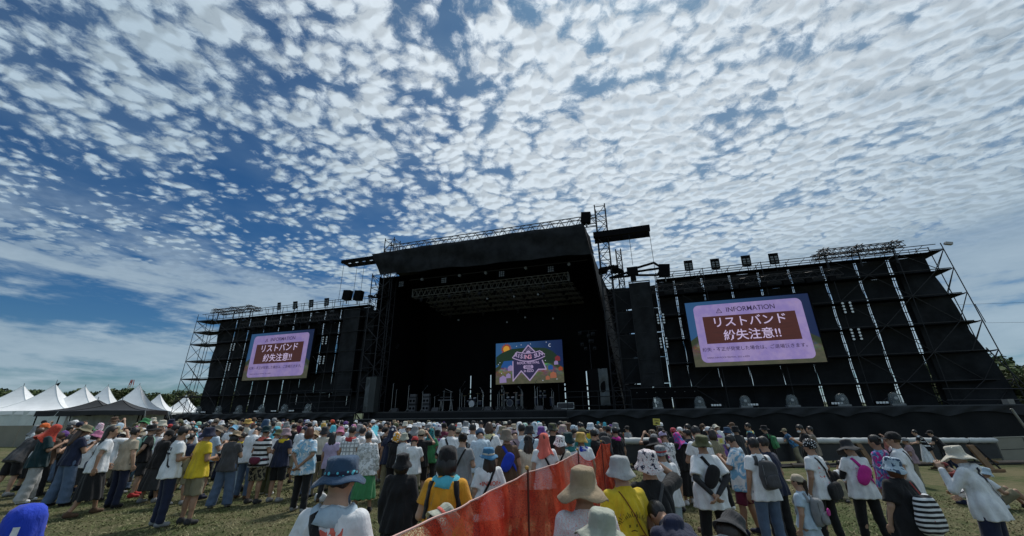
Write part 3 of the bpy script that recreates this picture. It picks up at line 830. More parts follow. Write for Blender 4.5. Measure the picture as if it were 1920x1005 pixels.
# vertical lamp strips on the wing faces
LAMPB = solid('blinder_lens', (0.85, 0.87, 0.88), 0.3, var=.05, spec=.6)
k = 0
for (s, z, lab) in ((6.05, 9.6, 'upper pair of small white lamp strips left of the right screen'), (6.0, 7.5, 'lower pair of small white lamp strips left of the right screen'),
                    (19.8, 9.4, 'upper pair of small white lamp strips right of the right screen'), (19.8, 7.3, 'lower pair of small white lamp strips right of the right screen'),
                    (-30.05, 9.95, 'upper pair of small white lamp strips right of the left screen'), (-30.0, 7.75, 'lower pair of small white lamp strips right of the left screen'),
                    (-43.95, 10.0, 'upper pair of small white lamp strips left of the left screen'), (-43.9, 7.6, 'lower pair of small white lamp strips left of the left screen')):
    t = st('lamp_strip', lab, 'lamp', s, -.85, z)
    for i in (-.24, .24):
        box('housing', (i, .05, 0), (.28, .1, .98), BLACK, t)
        for j in range(4): MB().bar((i, .0, -.36 + .24 * j), (i, -.05, -.36 + .24 * j), .085, 10).build('lens', LAMPB, t)

# ---- wing decks
def wing_deck(s0, s1, z, lab, z0):
    t = st('wing_deck', lab, 'platform', s0, -1.5, z0)
    L = s1 - s0
    box('deck', (L / 2, 1.6, z - z0 - .06), (L, 3.2, .12), DECKM, t)
    box('deck_edge', (L / 2, -.03, z - z0 - .12), (L, .06, .24), solid('deck_edge_grey', (.055, .058, .062), .5), t)
    n = int(L * 4); rows = []
    mb = MB()
    for i in range(15):
        f = i / 14; row = []
        for j in range(n + 1):
            x = L * j / n
            sw = abs(math.sin(x * 1.05 + .6 * math.sin(x * .37)))            # swags from clip points
            y = -.10 - .07 * math.sin((f * 5 + sw * 3.1)) * (1 - f * .3) - .06 * math.sin(x * 3.1 + 5 * f + math.sin(x)) - .10 * (1 - f) 
            row.append((x, y, (z - z0 - .1) * f + .03 * math.sin(x * 1.1) * (f > .99)))
        rows.append(row)
    mb.grid(rows); mb.build('skirt', DARK_SKIRT, t, smooth=True)
    # folded valance over the top of the skirt, in swags
    mb = MB(); rows = []
    for i in range(5):
        f = i / 4; row = []
        for j in range(n + 1):
            x = L * j / n; sw = abs(math.sin(x * .95 + .8 * math.sin(x * .31)))
            row.append((x, -.26 - .05 * math.sin(x * 4 + f * 4) - .03 * f, z - z0 - .08 - f * (.32 + .32 * (1 - sw))))
        rows.append(row)
    mb.grid(rows); mb.build('valance', solid('valance_cloth', (.016, .018, .021), .7, var=.3, vs=.8), t, smooth=True)
    return t
wing_deck(-2.6, 28.5, 2.15, 'low platform with black skirt along the foot of the right wing', -1.6)
wing_deck(-51.8, -24.2, 2.25, 'low platform with black skirt along the foot of the left wing', -.9)
t = st('site_ramp', 'dark slanted ramp cover at the far right end of the platform', 'ramp', 28.5, -1.4, -1.6)
mb = MB(); mb.v = [(0, 0, 0), (1.6, 0, 0), (1.6, 2.5, 0), (0, 2.5, 0), (0, 0, 3.6), (.7, 0, 3.3), (.7, 2.5, 3.3), (0, 2.5, 3.6)]
mb.f = [(0, 1, 5, 4), (1, 2, 6, 5), (2, 3, 7, 6), (4, 5, 6, 7), (3, 0, 4, 7)]
mb.build('cover', DARK_SKIRT, t)
# rails before the right wing speaker
t = st('guard_rail', 'dark tube guard rail on the deck right of the stage opening', 'railing', -2.6, -1.2, 2.15)
for z in (.35, 1.05, 1.5): bar('rail', (0, 0, z), (5.4, 0, z), .03, STEEL, t)
for q in range(5): bar('post', (1.35 * q, 0, 0), (1.35 * q, 0, 1.5), .03, STEEL, t)
t = st('guard_rail', 'long dark cabinet rail on the right wing deck under the lamp strips', 'railing', 2.8, -.9, 2.15)
box('cabinet', (2.6, .3, 1.25), (5.3, .5, .75), BLACK, t); bar('rail', (0, 0, 1.66), (5.4, 0, 1.66), .04, DARK_STEEL, t); bar('rail', (0, 0, .8), (5.4, 0, .8), .03, STEEL, t)
for q in range(7): box('knob', (.5 + .75 * q, .03, 1.3), (.05, .03, .05), LAMPD, t)
t = st('guard_rail', 'dark tube rails on the left wing deck beside the stage', 'railing', -33.5, -.9, 2.3)
for z in (.4, 1.0, 1.6, 2.2): bar('rail', (0, 0, z), (8.0, 0, z), .035, DARK_STEEL, t)
for q in range(5): bar('post', (2 * q, 0, 0), (2 * q, 0, 2.3), .03, STEEL, t)

# ---- domed moving lights on the decks
m, nt, b = base_mat('clear_rain_dome')
b.inputs['Base Color'].default_value = (.30, .34, .35, 1); b.inputs['Roughness'].default_value = .2; b.inputs['Alpha'].default_value = .35
DOME = m
DG = solid('dome_base_grey', (.22, .23, .23), .5)
def dome(s, z, lab, grp):
    t = st('domed_stage_light', lab, 'stage light', s, -.9, z, grp)
    box('base', (0, 0, .06), (.8, .6, .14), DG, t)
    prof = [(.40, .12), (.40, .35), (.38, .55), (.31, .75), (.2, .87), (.001, .92)]
    MB().lathe(prof, 16, sy=.8).build('rain_dome', DOME, t, smooth=True)
    MB().box((-.2, 0, .3), (.06, .12, .4)).box((.2, 0, .3), (.06, .12, .4)).build('yoke', BLACK, t)
    MB().bar((0, .12, .42), (0, -.16, .5), .14, 10).build('lamp_head', DARK_STEEL, t)
    MB().bar((0, -.16, .5), (0, -.19, .508), .11, 10).build('lens', LAMPW, t)
ord_ = ('first', 'second', 'third', 'fourth', 'fifth', 'sixth')
for k, u in enumerate((1233, 1312, 1398, 1486, 1580, 1681)):
    s, _ = stage_at(u, 757, -.9); dome(s, 2.15, '%s domed stage light from the left on the right wing deck' % ord_[k], 'domed lights on the right wing deck')
for k, u in enumerate((373, 411, 449, 491, 534, 578)):
    s, _ = stage_at(u, 763, -.9); dome(s, 2.25, '%s domed stage light from the left on the left wing deck' % ord_[k], 'domed lights on the left wing deck')
for k, (u, zd) in enumerate(((1343, 2.15), (1412, 2.15), (1571, 2.15), (1656, 2.15), (384, 2.25), (483, 2.25), (515, 2.25), (548, 2.25))):
    s, _ = stage_at(u, 760, -1.1)
    place = ('between the second and third domed lights of the right wing', 'right beside the third domed light of the right wing', 'left of the fifth domed light of the right wing', 'left of the last domed light of the right wing',
             'beside the first domed light of the left wing', 'left of the fourth domed light of the left wing', 'between fourth and fifth domed lights of the left wing', 'between the last two domed lights of the left wing')[k]
    t = st('lamp_bar', 'short white lamp bar ' + place, 'lamp', s, -1.1, zd)
    box('housing', (0, .08, .2), (.8, .15, .3), BLACK, t)
    for j in range(4): box('lens', (-.28 + .187 * j, -.01, .22), (.15, .02, .14), LAMPB, t)
# security camera / lamp on the right top corner
t = st('site_lamp', 'small white lamp head on the outermost top corner of the scaffold', 'lamp', 27.4, -.5, 14.1)
box('head', (.3, 0, -.2), (.42, .25, .2), solid('lamp_head_grey', (.4, .4, .4), .5), t, Matrix.Rotation(R(14), 4, 'Y')); bar('stem', (0, 0, -.2), (.3, 0, -.2), .04, STEEL, t)
# two dark lamp heads at the left tower foot, one on the wing
for (s, z, lab) in ((-28.2, 14.7, 'left of two dark lamp heads on the left wing top by the tower'), (-26.6, 14.5, 'right of two dark lamp heads on the left wing top by the tower'), (7.0, 13.6, 'round dark lamp head on the right wing top below the chain'), (.3, 20.2, 'dark lamp head on the right corner of the stage roof')):
    t = st('clamped_spotlight', lab, 'lamp', s, -.4, z)
    box('housing', (0, 0, .55), (.95, .6, 1.15), BLACK, t, Matrix.Rotation(R(6), 4, 'Y')); bar('stem', (0, 0, -.5), (0, 0, .1), .06, LAMPD, t)

# ---- covered speakers at the stage edges
TARP = solid('grey_plastic_tarp', (0.075, 0.085, 0.09), 0.35, var=.4, vs=1.0, bump=.6, bs_=3)
t = st('covered_speaker', 'tall speaker stack in grey plastic at the left edge of the stage', 'speaker', -23.1, -.6, 2.2)
box('cabinet', (0, 0, 1.75), (1.2, .8, 3.5), solid('speaker_grey', (.04, .045, .045), .5), t); obj('tarp', cloth_cell(.5, 3.4, 41, 6, 12, .05), TARP, t, T(-.62, -.42, .05))
t = st('covered_speaker', 'tall dark speaker stack with loose plastic at the right edge', 'speaker', .1, -.6, 2.2)
box('cabinet', (0, 0, 1.7), (1.3, .8, 3.3), BLACK, t); obj('tarp', cloth_cell(.8, 3.1, 43, 8, 12, .08), TARP, t, T(.15, -.45, .25))
# ================================================================== SCREENS
def text_mesh(s, size, bold=0.0, align='CENTER'):
    c = bpy.data.curves.new('text', 'FONT'); c.body = s; c.size = size; c.align_x = align; c.align_y = 'CENTER'; c.offset = bold
    c.resolution_u = 3
    o = bpy.data.objects.new('text_tmp', c); COL.objects.link(o)
    dg = bpy.context.evaluated_depsgraph_get()
    me = bpy.data.meshes.new_from_object(o.evaluated_get(dg)); me.name = 'lettering'
    bpy.data.objects.remove(o); bpy.data.curves.remove(c)
    return me
UPR = Matrix.Rotation(R(90), 4, 'X')
def rrect(w_, h_, r, n=6):
    P = []
    for cx, cy, a0 in ((w_ / 2 - r, h_ / 2 - r, 0), (-w_ / 2 + r, h_ / 2 - r, 90), (-w_ / 2 + r, -h_ / 2 + r, 180), (w_ / 2 - r, -h_ / 2 + r, 270)):
        for i in range(n + 1):
            a = R(a0 + 90 * i / n); P.append((cx + r * math.cos(a), cy + r * math.sin(a)))
    return P
def flat(name, P, y, mat, parent):
    """flat polygon in the screen plane: P = (x, z)"""
    mb = MB(); mb.v = [(p[0], y, p[1]) for p in P]; mb.f = [tuple(range(len(P)))]
    return mb.build(name, mat, parent)
def led_picture(name, k):
    """the festival picture around the card: night-blue sky, green hill, crowded village"""
    m, nt, b = base_mat(name)
    co = nt.node('ShaderNodeTexCoord').outputs['Generated']
    sp = nt.node('ShaderNodeSeparateXYZ'); nt.l.new(co, sp.inputs[0]); x, _, z = sp.outputs
    skyc = nt.mix(nt.step(x, 0, 1), (.035, .13, .32, 1), (.008, .022, .10, 1))
    hill = nt.m('ADD', nt.m('MULTIPLY', nt.m('SINE', nt.m('MULTIPLY', x, 3.3)), .34), .40)
    n = nt.noise(co, 9.0, 4.0, .7, color=True)
    hs = nt.node('ShaderNodeHueSaturation'); hs.inputs['Saturation'].default_value = 3.2; hs.inputs['Value'].default_value = .75; nt.l.new(n, hs.inputs['Color'])
    v = nt.voro(co, 26.0, 'F1', out=1)
    v2 = nt.voro(co, 60.0, 'F1', out=1)
    vill = nt.mix(.5, nt.mix(.35, hs.outputs[0], (.20, .14, .08, 1)), v2, 'MULTIPLY')
    vill = nt.mix(.35, vill, v, 'OVERLAY')
    vill = nt.mix(nt.step(z, .45, .1), vill, nt.mix(nt.noise(co, 14, 4, .7), (.02, .05, .015, 1), (.2, .17, .12, 1)))
    hillc = nt.mix(nt.noise(co, 22, 4, .7), (.010, .030, .010, 1), (.07, .085, .035, 1))
    c = nt.mix(nt.step(z, nt.m('SUBTRACT', hill, .01), hill), nt.mix(nt.step(z, nt.m('SUBTRACT', hill, .16), nt.m('SUBTRACT', hill, .08)), vill, hillc), skyc)
    b.inputs['Base Color'].default_value = (.01, .01, .01, 1); b.inputs['Roughness'].default_value = .5
    nt.put(b.inputs['Emission Color'], c); b.inputs['Emission Strength'].default_value = k
    return m
def screen_frame(t, w_, h_, mat):
    flat('led_panel', [(-w_ / 2, -h_ / 2), (w_ / 2, -h_ / 2), (w_ / 2, h_ / 2), (-w_ / 2, h_ / 2)], 0, mat, t)
    e = .12
    box('frame', (0, .12, h_ / 2 + e / 2), (w_ + 2 * e, .3, e), BLACK, t); box('frame', (0, .12, -h_ / 2 - e / 2), (w_ + 2 * e, .3, e), BLACK, t)
    box('frame', (-w_ / 2 - e / 2, .12, 0), (e, .3, h_), BLACK, t); box('frame', (w_ / 2 + e / 2, .12, 0), (e, .3, h_), BLACK, t)
    box('cabinet_back', (0, .3, 0), (w_, .2, h_), BLACK, t)
def info_screen(s0, s1, z0, z1, label, k):
    w_, h_ = s1 - s0, z1 - z0
    t = st('led_screen', label, 'screen', (s0 + s1) / 2, -1.05, (z0 + z1) / 2)
    screen_frame(t, w_, h_, led_picture('screen_picture', k * .7))
    m, nt, b = base_mat('lilac_card')
    co = ocoord(nt)
    c = nt.mix(nt.step(nt.noise(co, .9, 4, .6), .35, .65), (.27, .21, .50, 1), (.36, .28, .54, 1))
    c = nt.mix(nt.m('MULTIPLY', nt.step(nt.noise(co, 2.6, 5, .7), .55, .7), .22), c, (.36, .22, .32, 1))
    b.inputs['Base Color'].default_value = (.01, .01, .01, 1); nt.put(b.inputs['Emission Color'], c); b.inputs['Emission Strength'].default_value = k
    W, Hh = w_ * .872, h_ * .885
    flat('card', rrect(W, Hh, .42), -.012, m, t)
    INK = emis('screen_ink', (.035, .02, .06), k); PALE = emis('screen_pale_letter', (.62, .52, .78), k)
    m2, nt2, b2 = base_mat('screen_brown')
    sx = nt2.node('ShaderNodeMapping'); sx.inputs['Scale'].default_value = (.25, 1, 9); nt2.l.new(ocoord(nt2), sx.inputs[0])
    b2.inputs['Base Color'].default_value = (.01, .01, .01, 1); nt2.put(b2.inputs['Emission Color'], nt2.mix(nt2.noise(sx.outputs[0], 2.5, 4, .6), (.025, .008, .008, 1), (.115, .028, .018, 1))); b2.inputs['Emission Strength'].default_value = k
    kx = w_ / 9.2
    bw, bh = w_ * .74, h_ * .42; bz = h_ * .045
    flat('banner', [(-bw / 2, bz - bh / 2), (bw / 2, bz - bh / 2), (bw / 2, bz + bh / 2), (-bw / 2, bz + bh / 2)], -.024, m2, t)
    def tx(s, size, x, z, mat, y, bold=.0, sx_=1.0, align='CENTER', name='lettering'):
        obj(name, text_mesh(s, size, min(bold, .008 * size / .9), align), mat, t, T(x, y, z) @ SC(sx_, 1, 1) @ UPR)
    tx('INFORMATION', .56 * kx, .30 * kx, h_ * .34, INK, -.03, .012, .95)
    obj('warning_triangle', MB().tube([(-.21, 0, -.17), (.21, 0, -.17), (0, 0, .2), (-.21, 0, -.17)], .022, 4).mesh('warning_triangle'), INK, t, T(-2.05 * kx, -.03, h_ * .335))
    box('warning_mark', (-2.05 * kx, -.03, h_ * .335 - .02), (.04, .02, .14), INK, t)
    tx('リストバンド', .92 * kx, 0, bz + bh * .24, PALE, -.036, .022)
    tx('紛失注意!!', .92 * kx, .02, bz - bh * .25, PALE, -.036, .022)
    tx('紛失・不正が発覚した場合は、ご退場頂きます。', .35 * kx, 0, -h_ * .255, INK, -.03, .008)
    tx('RISING SUN ROCK FESTIVAL 2022 in EZO', .17 * kx, -w_ * .39, -h_ * .375, INK, -.03, .004, align='LEFT')
info_screen(8.15, 17.37, 5.33, 10.76, 'large lit information screen on the right wing with lilac card', .60)
info_screen(-41.0, -31.55, 5.87, 11.34, 'smaller looking information screen on the left wing with lilac card', .52)

# centre screen with the festival emblem
t = st('led_screen', 'screen at the back of the stage showing the star shaped festival emblem', 'screen', -8.95, 10, 7.75)
W, Hh = 8.5, 5.0
screen_frame(t, W, Hh, led_picture('centre_picture', .45))
K = .48
LILA = emis('emblem_lilac', (.48, .38, .62), K); NAV = emis('emblem_fill', (.035, .03, .09), K); PK = emis('emblem_pink', (.62, .30, .45), K)
SUNC = emis('picture_sun', (.75, .38, .05), K); SUNR = emis('picture_sun_rays', (.35, .07, .03), K); GREENH = emis('picture_hill', (.018, .042, .022), K)
BLU = emis('picture_blue', (.02, .10, .34), K); LILC = emis('picture_lilac_tent', (.33, .26, .5), K); STARC = emis('picture_star', (.6, .65, .8), K); REDD = emis('picture_red', (.22, .03, .04), K); ORG = emis('picture_orange', (.40, .14, .08), K)
def disc(x, z, r, n=18): return [(x + r * math.cos(2 * math.pi * i / n), z + r * math.sin(2 * math.pi * i / n)) for i in range(n)]
# picture bits: sun with rays behind a hill, tents, moon, stars
P = []
for i in range(32): rr = .75 if i % 2 else .52; P.append((-2.85 + rr * math.cos(math.pi * i / 16), 1.72 + rr * math.sin(math.pi * i / 16)))
flat('picture_rays', P, -.01, SUNR, t); flat('picture_sun', disc(-2.85, 1.72, .42), -.016, SUNC, t)
flat('picture_hill', [(-4.2, -.2), (-4.2, .8), (-3.6, 1.2), (-3.0, 1.45), (-2.2, 1.7), (-1.0, 1.75), (.6, 1.75), (2.2, 1.6), (3.0, 1.2), (3.6, .6), (3.9, -.2)], -.02, GREENH, t)
flat('picture_tent', [(-3.6, -.5), (-3.2, .25), (-1.9, .3), (-1.7, -.3), (-2.6, -.55)], -.024, BLU, t)
for (x, z, a, mt) in ((-3.3, -1.9, .45, LILC), (-2.6, -1.5, .3, LILC), (-2.3, -.6, .35, LILC), (3.0, -1.6, .38, ORG), (3.6, .3, .32, REDD), (2.3, -1.9, .25, ORG), (2.7, -.7, .3, BLU), (3.4, -.2, .25, LILC), (1.5, -.4, .35, REDD), (3.9, -.9, .25, SUNR)):
    flat('picture_tent', [(x - a, z - a), (x + a, z - a * .9), (x + a * .9, z + a * .5), (x, z + a), (x - a, z + a * .4)], -.026, mt, t)
for (x, z) in ((-1.5, 2.0), (.3, 2.2), (-.9, 2.15), (2.3, 2.3), (-3.9, -.1), (-3.7, .1), (1.9, -.2), (-2.0, -1.4), (1.7, -2.2), (2.1, .1), (3.4, -2.1), (-3.5, -1.2)):
    flat('picture_star', disc(x, z, .06, 6), -.03, STARC, t)
a0 = disc(2.75, 1.9, .2, 14)
MB().tube([(2.75 + .17 * math.cos(a), -.03, 1.9 + .17 * math.sin(a)) for a in np.linspace(1.2, 5.2, 9)], .035, 4).build('picture_moon', STARC, t)
# emblem outline
def ribbon(name, P, w_, y, mat, parent, closed=False):
    mb = MB(); Q = P + ([P[0]] if closed else [])
    for a, b in zip(Q[:-1], Q[1:]):
        d = Vector((b[0] - a[0], b[1] - a[1])); L = d.length; d /= L; n = Vector((-d.y, d.x)) * w_ / 2; e = d * w_ * .35; i = len(mb.v)
        for p in ((a[0] - e.x - n.x, a[1] - e.y - n.y), (b[0] + e.x - n.x, b[1] + e.y - n.y), (b[0] + e.x + n.x, b[1] + e.y + n.y), (a[0] - e.x + n.x, a[1] - e.y + n.y)): mb.v.append((p[0], y, p[1]))
        mb.f.append((i, i + 1, i + 2, i + 3))
    return mb.build(name, mat, parent)
flat('emblem_fill', [(-1.95, .75), (-1.3, 1.25), (-.55, 1.25), (0, 2.05), (.7, 1.25), (1.35, 1.3), (2.05, .75), (1.7, .1), (2.15, -.9), (1.2, -.95), (.1, -2.15), (-.95, -1.05), (-2.0, -2.1), (-2.0, .1)], -.034, NAV, t)
ribbon('emblem_outline', [(-2.0, .15), (-2.0, -2.15), (-.95, -1.0), (.1, -2.15), (1.2, -.9), (2.15, -.92), (1.72, .15)], .13, -.045, LILA, t)
ribbon('emblem_peak', [(-.75, 1.2), (0, 2.05), (.8, 1.25)], .13, -.045, LILA, t)
flat('emblem_rising_sun', [(-.3, 1.15), (-.2, 1.35), (0, 1.42), (.2, 1.35), (.3, 1.15)], -.045, LILA, t)
for i in range(7):
    a = R(30 + 20 * i); ribbon('emblem_ray', [(.33 * math.cos(a), 1.17 + .33 * math.sin(a)), (.55 * math.cos(a), 1.17 + .55 * math.sin(a))], .03, -.046, LILA, t)
ar = lambda r, h_, a: [(r * math.sin(R(x)), h_ + .5 - r * (math.cos(R(x)) - math.cos(R(a))) ) for x in np.linspace(-a, a, 13)]
def arc(xw, z, sag): return [(xw * x, z - sag * (1 - x * x)) for x in np.linspace(-1, 1, 13)]
ribbon('banner_edge', arc(1.45, 1.3, .22), .10, -.05, LILA, t); ribbon('banner_edge', arc(2.05, .62, .5), .10, -.05, LILA, t)
ribbon('banner_edge', [(-2.05, .62), (-1.45, 1.3)], .10, -.05, LILA, t); ribbon('banner_edge', [(2.05, .85), (1.45, 1.3)], .10, -.05, LILA, t)
for i, ch in enumerate('RISING SUN'):
    if ch == ' ': continue
    f = -1 + 2 * (i + .5) / 10; x = 1.75 * f
    obj('lettering', text_mesh(ch, .68, .022), LILA if ch not in 'NG' or i > 6 else PK, t, T(x, -.055, .93 - .38 * (1 - f * f) + .06) @ Matrix.Rotation(-.22 * f, 4, 'Y') @ UPR)
obj('lettering', text_mesh('ROCK FESTIVAL', .40, .012), LILA, t, T(-.05, -.055, -.08) @ UPR)
flat('year_pill', [(x - .05, z) for x, z in [(p[0], p[1] - .56) for p in rrect(1.25, .42, .2)]], -.05, LILA, t)
obj('lettering', text_mesh('2022', .40, .01), NAV, t, T(-.05, -.06, -.56) @ UPR)
obj('lettering', text_mesh('in EZO', .42, .012), LILA, t, T(0, -.055, -1.03) @ UPR)
for x in (-3.5, -1.2, 1.2, 3.5): bar('leg', (x, .3, -2.6), (x, .3, -5.5), .06, STEEL, t)

# ================================================================== INSTRUMENTS ON THE STAGE
CHROME = solid('chrome_hardware', (.45, .46, .47), .3, .9)
DRUMW = solid('drum_skin_white', (.6, .6, .62), .4); DRUMB = solid('drum_shell_dark', (.03, .035, .06), .3); CYM = solid('cymbal_bronze', (.30, .25, .14), .35, .8)
GREYG = solid('gear_grey', (.13, .13, .14), .5); CASEM = solid('flight_case', (.05, .05, .055), .5)
def stand_mb(mb, x, y, h_, boom=0.0, ang=0.0):
    for k in range(3):
        a = 2.1 * k + .4; mb.bar((x, y, .3), (x + .34 * math.cos(a), y + .34 * math.sin(a), 0), .014, 4)
    mb.bar((x, y, .1), (x, y, h_), .017, 5)
    if boom: mb.bar((x - math.cos(ang) * .2, y, h_ - .1), (x + math.cos(ang) * boom, y, h_ + math.sin(ang) * boom), .014, 4)
def drum(t, name, c, r, h_, tilt=0.0, skin=DRUMW, vert=False):
    M = T(*c) @ (Matrix.Rotation(R(90), 4, 'X') if vert else Matrix.Rotation(tilt, 4, 'X'))
    sh = obj(name, MB().bar((0, 0, -h_ / 2), (0, 0, h_ / 2), r, 16).mesh(name), DRUMB, t, M)
    obj('drum_skin', MB().bar((0, 0, h_ / 2), (0, 0, h_ / 2 + .01), r * .96, 16).mesh('drum_skin'), skin, sh)
    obj('hoop', MB().lathe([(r, h_ / 2 - .04), (r + .02, h_ / 2 - .04), (r + .02, h_ / 2 + .02), (r, h_ / 2 + .02)], 16).mesh('hoop'), CHROME, sh)
def kit(u, label, skin, d=5.0):
    s, _ = stage_at(u, 748, d)
    t = st('drum_kit', label, 'drum kit', s, d, 2.22)
    box('riser', (0, .6, .2), (3.0, 2.4, .4), DECKM, t)
    drum(t, 'bass_drum', (0, 0, .75), .33, .5, vert=True, skin=skin)
    drum(t, 'tom', (-.28, .05, 1.22), .16, .22, R(25)); drum(t, 'tom', (.25, .05, 1.22), .17, .24, R(25))
    drum(t, 'floor_tom', (.75, .35, .85), .22, .42, R(6)); drum(t, 'snare_drum', (-.62, .3, 1.0), .19, .16, R(10))
    for (x, y, z, r) in ((-1.0, .1, 1.62, .26), (-.45, .2, 1.8, .24), (.5, .2, 1.82, .25), (1.1, .2, 1.55, .28)):
        obj('cymbal', MB().lathe([(r, -.02), (r * .3, .01), (.03, .05), (.001, .05)], 16).mesh('cymbal'), CYM, t, T(x, y, z) @ Matrix.Rotation(R(14), 4, 'X'))
        mb = MB(); stand_mb(mb, x, y + .05, z - .02); mb.build('cymbal_stand', CHROME, t, M=T(0, 0, .0))
    MB().lathe([(.15, .0), (.16, .05), (.001, .06)], 12).build('stool_seat', BLACK, t, M=T(0, 1.1, .9)); bar('stool_stem', (0, 1.1, .4), (0, 1.1, .9), .03, CHROME, t)
    for k, (x, b_) in enumerate(((-1.2, .6), (1.3, -.5))):
        mb = MB(); stand_mb(mb, x, -.2, 1.9, .7, R(125 if k else 55)); mb.build('boom_stand', CHROME, t)
kit(886, 'drum kit with white front skin left of the centre screen', DRUMW)
kit(957, 'dark drum kit below the centre screen', DRUMB)
# percussion: timbales and congas
s, _ = stage_at(1018, 745, 4.5)
t = st('percussion_set', 'percussion set of tall drums right of the dark drum kit', 'drums', s, 4.5, 2.22)
for x, z, r, h_ in ((-.25, 1.3, .17, .25), (.2, 1.3, .17, .25), (-.25, 1.75, .12, .2), (.2, 1.78, .12, .2), (-.75, .9, .18, .7), (.9, .8, .2, .8)):
    drum(t, 'hand_drum', (x, 0, z), r, h_, R(8))
mb = MB(); stand_mb(mb, 0, .05, 1.7); stand_mb(mb, -.8, .1, 1.9, .6, R(60)); stand_mb(mb, 1.1, .1, 1.7, .5, R(120)); mb.build('stand', CHROME, t)
# keyboards
s, _ = stage_at(836, 745, 4.0)
t = st('keyboard_stand', 'keyboard on a frame stand at the left of the drum kits', 'keyboard', s, 4, 2.22)
box('keyboard', (0, 0, 1.15), (1.7, .4, .12), GREYG, t); box('keyboard', (0, .15, 1.45), (1.4, .35, .1), CASEM, t)
for x in (-.6, .6):
    bar('leg', (x - .1, 0, 0), (x, 0, 1.1), .03, CHROME, t); bar('leg', (x + .15, .2, 0), (x, .2, 1.1), .03, CHROME, t)
mb = MB(); stand_mb(mb, -.4, .3, 2.2, .9, R(-18)); mb.build('boom_stand', CHROME, t)
# amplifier stacks
for (u, lab) in ((775, 'pair of stacked amplifiers at the left of the stage'), (800, 'amplifier rack with pale front beside the stacked amplifiers')):
    s, _ = stage_at(u, 750, 3.5)
    t = st('amplifier', lab, 'amplifier', s, 3.5, 2.22)
    for k in range(2):
        box('cabinet', (0, 0, .38 + .78 * k), (.85, .4, .72), CASEM, t); box('grille', (0, -.205, .34 + .78 * k), (.76, .01, .5), GREYG, t)
        for q in (-.2, .2): MB().bar((q, -.21, .34 + .78 * k), (q, -.225, .34 + .78 * k), .14, 12).build('speaker_cone', BLACK, t)
    box('amp_head', (0, 0, 1.7), (.7, .35, .26), GREYG, t)
# microphone stands etc
MICP = ('leftmost and tallest', 'second from the left edge', 'upright one left of the amplifiers', 'with boom beside the amplifiers', 'short one left of the keyboard', 'with boom right of the keyboard', 'long boom left of the pale kit', 'upright one between the drum kits', 'short one left of the dark kit', 'with boom left of the dark kit', 'upright one right of the dark kit', 'with boom right of the dark kit', 'with boom left of the percussion', 'upright one before the percussion', 'rightmost upright one', 'short boom at the pale kit')
for k, (u, d, h_, bm, an) in enumerate(((735, 1.5, 2.9, 0, 0), (742, 2.5, 2.3, 0, 0), (765, 1.0, 2.6, 0, 0), (792, 2.0, 2.0, .7, 50), (815, 3, 1.5, .4, 20), (845, 1.0, 1.9, .6, 160), (862, 3.5, 2.2, .9, 55), (920, 1, 2.0, 0, 0), (933, 3.5, 1.6, 0, 0),
                                       (945, 4, 1.9, .4, 100), (969, 3.5, 1.7, 0, 0), (980, 3.5, 1.7, .3, 110), (1003, 2, 2.2, .5, 70), (1008, 1, 2.0, 0, 0), (1035, 3.5, 1.8, 0, 0), (906, 3.4, 1.5, .6, 110))):
    s, _ = stage_at(u, 750, d)
    t = st('microphone_stand', 'thin chrome microphone stand on the stage, %s' % MICP[k], 'microphone stand', s, d, 2.22, 'microphone stands on the stage')
    mb = MB(); stand_mb(mb, 0, 0, h_, bm, R(an)); mb.build('stand', CHROME, t)
    MB().bar((math.cos(R(an)) * bm, 0, h_ + math.sin(R(an)) * bm), (math.cos(R(an)) * (bm + .12), -.02, h_ + .03 + math.sin(R(an)) * (bm + .05)), .03, 6).build('microphone', GREYG, t)
s, _ = stage_at(1062, 764, 0.6)
t = st('flight_case', 'dark flight case with pale metal edges at the right of the stage', 'case', s, .6, 2.22)
box('body', (0, 0, .3), (1.5, .7, .55), CASEM, t)
for z in (.05, .56): box('edge_strip', (0, -.36, z), (1.5, .02, .05), LAMPW, t)
for x in (-.74, .74): box('edge_strip', (x, -.362, .3), (.04, .02, .5), LAMPW, t)
for k, (u, z) in enumerate(((735, .12), (812, .1), (912, .08), (1010, .1), (1044, .1))):
    s, _ = stage_at(u, 772, -.1)
    t = st('floor_monitor', 'small dark wedge monitor at the stage edge, %s' % ('leftmost', 'below the amplifiers', 'between the drum kits', 'below the percussion', 'rightmost')[k], 'monitor', s, .3, 2.22, 'wedge monitors on the stage edge')
    mb = MB(); mb.v = [(-.35, -.2, 0), (.35, -.2, 0), (.35, .3, 0), (-.35, .3, 0), (-.35, .05, .35), (.35, .05, .35), (.35, .3, .3), (-.35, .3, .3)]
    mb.f = [(0, 1, 5, 4), (1, 2, 6, 5), (2, 3, 7, 6), (3, 0, 4, 7), (4, 5, 6, 7)]; mb.build('cabinet', CASEM, t)
for (u, v, d, lab) in ((735, 640, 5, 'dark cluster of lamps hung on the left side of the stage'), (1105, 640, 4, 'dark cluster of lamps hung on the right side of the stage')):
    s, z = stage_at(u, v, d)
    t = st('lamp_cluster', lab, 'lamps', s, d, z)
    for q in range(9):
        a = (rs.uniform(-.9, .9), rs.uniform(-.3, .3), rs.uniform(-1, 1))
        MB().box(a, (.3, .25, .3)).bar(a, (a[0] + rs.uniform(-.1, .1), a[1] - .3, a[2] - .15), .12, 8).build('lamp', STEEL, t)
    bar('pole', (-.9, 0, 1.1), (.9, 0, 1.1), .04, STEEL, t); bar('pole', (0, 0, -4), (0, 0, 1.1), .04, STEEL, t)
